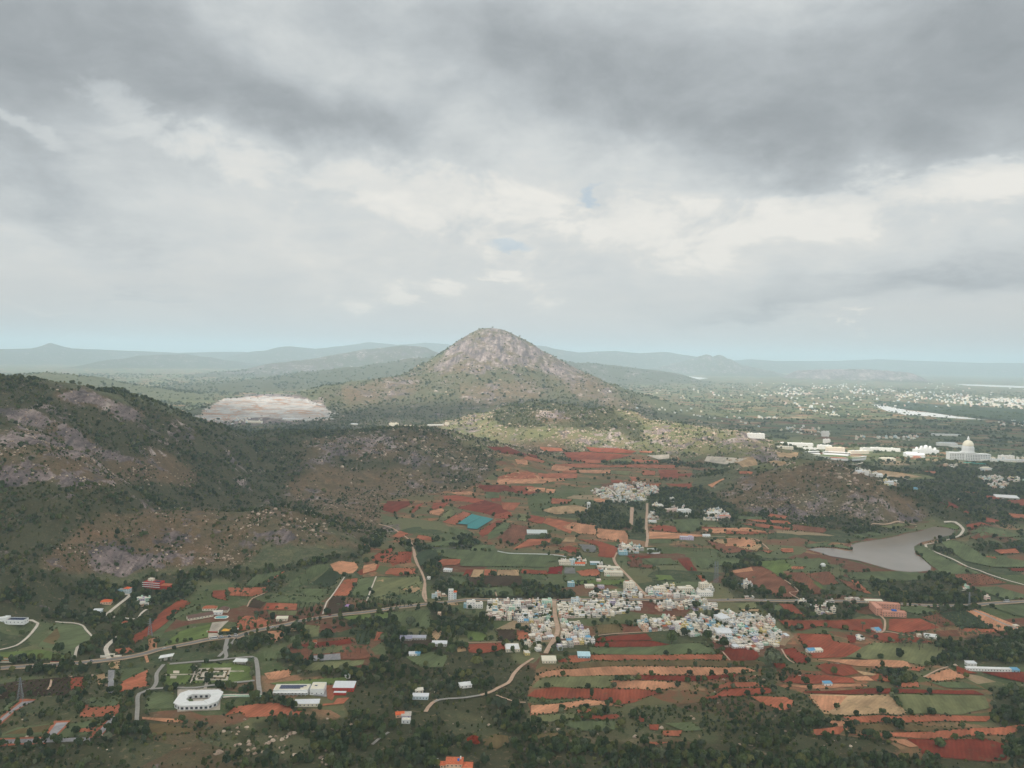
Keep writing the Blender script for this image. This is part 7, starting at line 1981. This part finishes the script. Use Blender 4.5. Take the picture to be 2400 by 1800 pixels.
for i in chosen:
    k = int(TKIND[i]); e = place_tree(TX[i], TY[i], TZ[i], TW[i], TH[i], k, RNG.uniform(0, 6.28)); e['category'] = 'tree'; e['group'] = 'trees of the valley'
    tree_items.append((e, ('small ' if TH[i] < q1 else 'tall ' if TH[i] > q2 else '')+look[k]+' tree', pxs[i], pys[i]))
label_all(tree_items)
m = np.ones(len(TX), bool); m[chosen] = False
gn_scatter('woodland', TX[m], TY[m], TZ[m]-.3, RNG.uniform(0, 6.28, m.sum()), TW[m], TH[m], TKIND[m], CRSRC[:4], 'dark green trees covering the slopes, groves and field edges', 'woodland')
# bushes: a few single ones, the rest as scrub
BK = RNG.choice(5, len(BX), p=[.3, .2, .15, .2, .15]); BR = RNG.uniform(0, 6.28, len(BX))
pxs, pys, dps = project(BX, BY, BZ); vis = (pxs > 5) & (pxs < 2395) & (pys > 900) & (pys < 1795); big = np.where(vis, BH*BW/dps**2, 0)
cand = np.argsort(-big)[:300]; BS_ = [None]*5; its = []
for i in cand:
    o = bpy.data.objects.new('bush', BUSH[BK[i]]); COL.objects.link(o); o.location = (BX[i], BY[i], BZ[i]-.2); o.rotation_euler = (0, 0, BR[i]); o.scale = (BW[i], BW[i], BH[i])
    o['category'] = 'bush'; o['group'] = 'bushes of the near slope'; its.append((o, ['dark', 'olive', 'greyish', 'dense dark', 'pale olive'][BK[i]]+' bush', pxs[i], pys[i]))
    if BS_[BK[i]] is None: BS_[BK[i]] = o
label_all(its)
m = np.ones(len(BX), bool); m[cand] = False
gn_scatter('scrub', BX[m], BY[m], BZ[m]-.2, BR[m], BW[m], BH[m], BK[m], BS_, 'low green scrub and hedges over hills, banks and field edges', 'scrub')
# coconut palms
its = []; n_ = 0
for sp, cnt, spread in [('B 860,790', 1, 1), ('B 975,780', 3, 9), ('B 1040,790', 2, 8), ('B 700,800', 6, 20), ('B 1140,775', 4, 16), ('B 300,560', 4, 22), ('B 250,590', 3, 14), ('B 360,540', 4, 18), ('B 480,500', 6, 22), ('B 280,300', 9, 40), ('B 210,330', 5, 18), ('B 740,250', 8, 40), ('B 860,260', 6, 30),
                        ('B 760,450', 14, 45), ('B 1290,370', 5, 20), ('B 1330,360', 3, 10), ('B 1410,350', 5, 20), ('B 1490,365', 5, 20), ('C 490,330', 4, 10), ('C 390,310', 2, 6), ('A 1930,900', 5, 14), ('A 1890,600', 4, 14), ('A 1950,560', 3, 12), ('E 1000,680', 3, 10), ('E 1030,700', 3, 10),
                        ('E 1100,700', 4, 18), ('E 1140,710', 4, 14), ('E 1200,700', 6, 24), ('E 1250,690', 4, 14), ('E 1500,640', 9, 40), ('E 1600,640', 9, 40), ('E 1700,650', 6, 30), ('E 530,150', 9, 28), ('E 580,110', 5, 12), ('E 325,180', 1, 1), ('E 265,265', 1, 1), ('E 620,220', 4, 16), ('E 740,590', 2, 6), ('E 800,590', 2, 6),
                        ('D 880,220', 1, 1), ('D 1260,270', 1, 1), ('O 1380,240', 4, 22), ('O 1520,260', 12, 50), ('O 700,290', 6, 30), ('O 980,360', 8, 30), ('D 310,260', 4, 14), ('D 170,230', 5, 20), ('O 320,480', 8, 24), ('O 430,520', 6, 20), ('B 640,560', 8, 30), ('B 180,640', 2, 6)]:
    p0 = ground_hit([pts(sp)[0]])[0]
    for _ in range(cnt):
        x = p0[0]+RNG.normal(0, 1)*spread*.6; y = p0[1]+RNG.normal(0, 1)*spread*.8
        if near_roads(np.array([x]), np.array([y]), 1)[0] or blocked(np.array([x]), np.array([y]))[0]: continue
        z = float(height(np.array([x]), np.array([y]))[0]); h_ = RNG.uniform(11, 16); k = n_ % 3; n_ += 1
        e = empty('palm_tree', (x, y, z+.3), RNG.uniform(0, 6.28), (h_, h_, h_)); child('trunk', PALM[k][0], e); child('fronds', PALM[k][1], e); e['category'] = 'palm tree'; e['group'] = 'coconut palms along the fields'
        q = project(np.array([x]), np.array([y]), np.array([z])); its.append((e, ('tall' if h_ > 13.5 else 'shorter')+' coconut palm', float(q[0][0]), float(q[1][0])))
label_all(its); print('palms', len(its))
# planted rows (nursery and orchards): small plants counted by the hundred
rx, ry = [], []
for sp, rot, dx_, dy_ in [('B 1080,590 1240,590 1220,700 1120,700', .1, 7, 3.2), ('A 0,1010 690,940 640,1090 0,1110', .1, 7, 7), ('A 620,1270 700,1120 950,1090 920,1250', .15, 9, 9), ('E 1190,490 1320,470 1480,545 1400,570', .3, 6, 6), ('E 1390,155 1640,145 1850,220 1560,250 1440,180', .1, 9, 7),
                          ('B 1340,380 1560,370 1560,410 1350,420', .1, 6, 6), ('B 1015,340 1190,330 1200,440 1010,450', .1, 8, 8), ('B 650,380 860,370 850,460 650,440', .1, 7, 7), ('E 1340,460 1520,430 1760,570 1500,575', .1, 5, 8)]:
    P = ground_hit(pts(sp))[:, :2]; c, s_ = math.cos(rot), math.sin(rot); U = P @ np.array([[c, -s_], [s_, c]])
    gx_, gy_ = np.meshgrid(np.arange(U[:, 0].min(), U[:, 0].max(), dx_), np.arange(U[:, 1].min(), U[:, 1].max(), dy_)); q = np.stack([gx_.ravel(), gy_.ravel()], 1)+RNG.normal(0, .35, (gx_.size, 2)); q = q @ np.array([[c, s_], [-s_, c]])
    k = in_poly(q[:, 0], q[:, 1], [tuple(v) for v in P]) & (RNG.random(len(q)) > .1); rx.append(q[k, 0]); ry.append(q[k, 1])
rx, ry = np.concatenate(rx), np.concatenate(ry); n = len(rx)
gn_scatter('orchard_rows', rx, ry, height(rx, ry)+.3, RNG.uniform(0, 6, n), RNG.uniform(1.1, 1.8, n), RNG.uniform(1.4, 2.6, n), RNG.integers(0, 5, n), BS_, 'young trees and shrubs planted in straight rows', 'orchard rows')
# garden hedges round the courtyard villa's lawns
# ------------------------------------------------------------------ boulders
RX, RY, RS = [], [], []
for D0, D1, cell, sc in ((600, 2300, 22, 1.0), (2300, 4100, 60, 1.9), (4100, 7400, 700, 3.6)):
    n = int(math.radians(37)*(D1**2-D0**2)/cell); X, Y, D = candidates(n, D0, D1, math.radians(37)); Z = height(X, Y); L = land_at(X, Y, Z)
    k = np.clip((vnoise(X/45, Y/45, 801)*.55+vnoise(X/14, Y/14, 802)*.45-.42)*4, 0, 1.3); m = (RNG.random(n) < L[:, 3]*k*.62) & ~in_fields(X, Y) & ~near_roads(X, Y) & ~blocked(X, Y)
    RX.append(X[m]); RY.append(Y[m]); RS.append((.7+2.6*RNG.random(m.sum())**3.2)*sc)
for sp, cnt, r, s0 in [('B 40,1540', 1, 0, 5.5), ('B 280,1480', 1, 0, 3), ('B 180,1480', 1, 0, 3), ('B 460,1460', 3, 6, 3.4), ('B 510,1430', 3, 5, 3), ('B 575,1425', 2, 4, 4.2), ('B 160,1355', 4, 10, 3.2), ('B 540,1500', 9, 14, 2.6), ('B 860,1590', 6, 14, 2.6), ('B 820,1600', 2, 4, 3), ('A 1700,1540', 1, 0, 5), ('A 1840,1480', 2, 4, 3), ('A 1940,1475', 1, 0, 3), ('B 880,1550', 3, 8, 2.4),
                       ('C 900,1320', 8, 12, 2.2), ('C 930,1370', 4, 8, 2), ('D 430,1300', 2, 4, 2.6), ('D 970,1420', 3, 6, 2.2), ('D 780,1590', 4, 8, 2.4), ('D 1130,1290', 3, 8, 2), ('C 930,1590', 2, 4, 3), ('B 930,1350', 3, 5, 2.8), ('B 300,1530', 2, 4, 2.4), ('A 1860,1350', 3, 8, 2.6), ('A 210,1415', 1, 0, 2.4), ('D 835,1460', 3, 6, 2),
                       ('P 600,1110', 14, 22, 5), ('P 560,1125', 8, 18, 4.5), ('P 500,1135', 6, 14, 4), ('P 670,1140', 12, 24, 4), ('P 1846,1020', 16, 26, 8), ('P 1850,1040', 12, 20, 8), ('P 890,955', 12, 40, 7), ('P 1000,975', 16, 50, 7), ('P 1075,935', 10, 50, 8), ('P 1170,975', 10, 50, 8), ('P 1350,890', 6, 40, 9), ('P 1260,945', 14, 60, 8), ('P 300,1010', 8, 20, 4)]:
    p = ground_hit([pts(sp)[0]])[0]
    for _ in range(cnt): RX.append([p[0]+RNG.normal(0, 1)*r]); RY.append([p[1]+RNG.normal(0, 1)*r*1.5]); RS.append([s0*RNG.uniform(.55, 1.15)])
RX, RY, RS = [np.concatenate([np.asarray(q, float) for q in a]) for a in (RX, RY, RS)]; RZ = height(RX, RY); n = len(RX); print('boulders', n)
pxs, pys, dps = project(RX, RY, RZ); vis = (pxs > 5) & (pxs < 2395) & (pys > 870) & (pys < 1795); cand = np.argsort(-np.where(vis, RS/dps, 0))[:300]; its = []; RSRC = [None]*4
RK = RNG.integers(0, 4, n); RR = RNG.uniform(0, 6.28, n); qs = np.quantile(RS[cand]/dps[cand], [.4, .8])
for i in cand:
    o = bpy.data.objects.new('boulder', ROCK[RK[i]]); COL.objects.link(o); o.location = (RX[i], RY[i], RZ[i]); o.rotation_euler = (0, 0, RR[i]); o.scale = (RS[i], RS[i]*.9, RS[i]*.95); o['category'] = 'boulder'; o['group'] = 'granite boulders'
    s_ = RS[i]/dps[i]; its.append((o, ('large' if s_ > qs[1] else 'middling' if s_ > qs[0] else 'small')+[' rounded', ' angular', ' blocky', ' tilted'][RK[i]]+' granite boulder', pxs[i], pys[i]))
    if RSRC[RK[i]] is None: RSRC[RK[i]] = o
label_all(its); m = np.ones(n, bool); m[cand] = False
gn_scatter('rubble', RX[m], RY[m], RZ[m], RR[m], RS[m], RS[m], RK[m], RSRC, 'pinkish granite boulders strewn over the rocky slopes', 'boulders')

# ------------------------------------------------------------------ the cloud overhead (above the frame), open where the sun comes through
def build_cloud():
    ZC = 3000.0; off = np.array([SUNV.x, SUNV.y])*ZC/SUNV.z
    gx_, gy_ = np.meshgrid(np.linspace(-8500, 8500, 120), np.linspace(-5200, 4700, 80))
    GX, GY = gx_-off[0], gy_-off[1]                 # ground shaded by each bit of cloud
    m = 0.62+0.75*fbm(GX, GY, 2600, 4, 901)
    edge = np.minimum(1, (4700-gy_)/900); m = m-(1-edge)*.8
    for cx, cy, rx_, ry_, s_ in SUNSPOTS: m = m-s_*np.exp(-((GX-cx)/rx_)**2-((GY-cy)/ry_)**2)
    for cx, cy, rx_, ry_, s_ in SHADES: m = m+s_*np.exp(-((GX-cx)/rx_)**2-((GY-cy)/ry_)**2)
    bil = fbm(gx_, gy_, 700, 4, 911)
    top = ZC+np.clip(m, 0.02, 1)*420*(1+.5*bil); bot = ZC-np.clip(m, .02, 1)*90*(1+.6*bil)
    nr, nc = m.shape; V = np.concatenate([np.stack([gx_, gy_, top], -1).reshape(-1, 3), np.stack([gx_, gy_, bot], -1).reshape(-1, 3)]); n = nr*nc; F = []
    on = (m[:-1, :-1]+m[1:, :-1]+m[:-1, 1:]+m[1:, 1:]) > 0
    for j in range(nr-1):
        for i in range(nc-1):
            if not on[j, i]: continue
            a, b, c, d = j*nc+i, j*nc+i+1, (j+1)*nc+i+1, (j+1)*nc+i
            F += [(a, b, c, d), (n+d, n+c, n+b, n+a)]
            for (jj, ii, p, q) in ((j-1, i, a, b), (j, i+1, b, c), (j+1, i, c, d), (j, i-1, d, a)):
                if not (0 <= jj < nr-1 and 0 <= ii < nc-1) or not on[jj, ii]: F.append((p, n+p, n+q, q))
    me = pymesh('clouds', V, F, True); mc = bpy.data.materials.new('cloud_vapour'); mc.use_nodes = True; t = NT(mc.node_tree); t.n.clear()
    tr = t.new('ShaderNodeBsdfTranslucent'); tr.inputs[0].default_value = (.90, .90, .90, 1); df = t.new('ShaderNodeBsdfDiffuse'); df.inputs[0].default_value = (.8, .81, .83, 1)
    mx = t.new('ShaderNodeMixShader'); mx.inputs[0].default_value = .3; t.l.new(tr.outputs[0], mx.inputs[1]); t.l.new(df.outputs[0], mx.inputs[2]); ou = t.new('ShaderNodeOutputMaterial'); t.l.new(mx.outputs[0], ou.inputs[0])
    o = link('clouds', me, None, [mc]); o['kind'] = 'structure'
SUNSPOTS = [(1050, 3420, 520, 300, 1.8), (-1600, 5000, 700, 300, 1.2), (150, 2000, 500, 300, .5), (-300, 5500, 2400, 700, 1.1), (0, 6100, 3000, 500, 1.0), (120, 1500, 420, 300, .8), (350, 3800, 900, 420, 2.2), (1500, 3450, 900, 300, 1.8), (-500, 4300, 900, 350, 1.0), (150, 2900, 350, 250, .5)]
SHADES = [(-1300, 2200, 900, 900, 1.0), (0, 800, 2500, 500, .8), (900, 2300, 700, 500, .4), (-400, 2500, 600, 350, .5)]
build_cloud()
# ------------------------------------------------------------------ haze: one closed box of even air
mh = bpy.data.materials.new("haze_air"); mh.use_nodes = True; t = NT(mh.node_tree); t.n.clear()
pv = t.new('ShaderNodeVolumePrincipled'); pv.inputs['Color'].default_value = (0.70, 0.875, 0.99, 1); pv.inputs['Density'].default_value = 6.4e-5; pv.inputs['Anisotropy'].default_value = 0.1
ou = t.new('ShaderNodeOutputMaterial'); t.l.new(pv.outputs[0], ou.inputs['Volume'])
zmin = -60.0; b = MB().box(-72000, 72000, -72000, 72000, zmin, 760.0, 0, True); hz_ = b.obj('haze', mh); hz_['kind'] = 'stuff'; hz_['label'] = 'pale bluish haze over the whole plain'; hz_['category'] = 'haze'
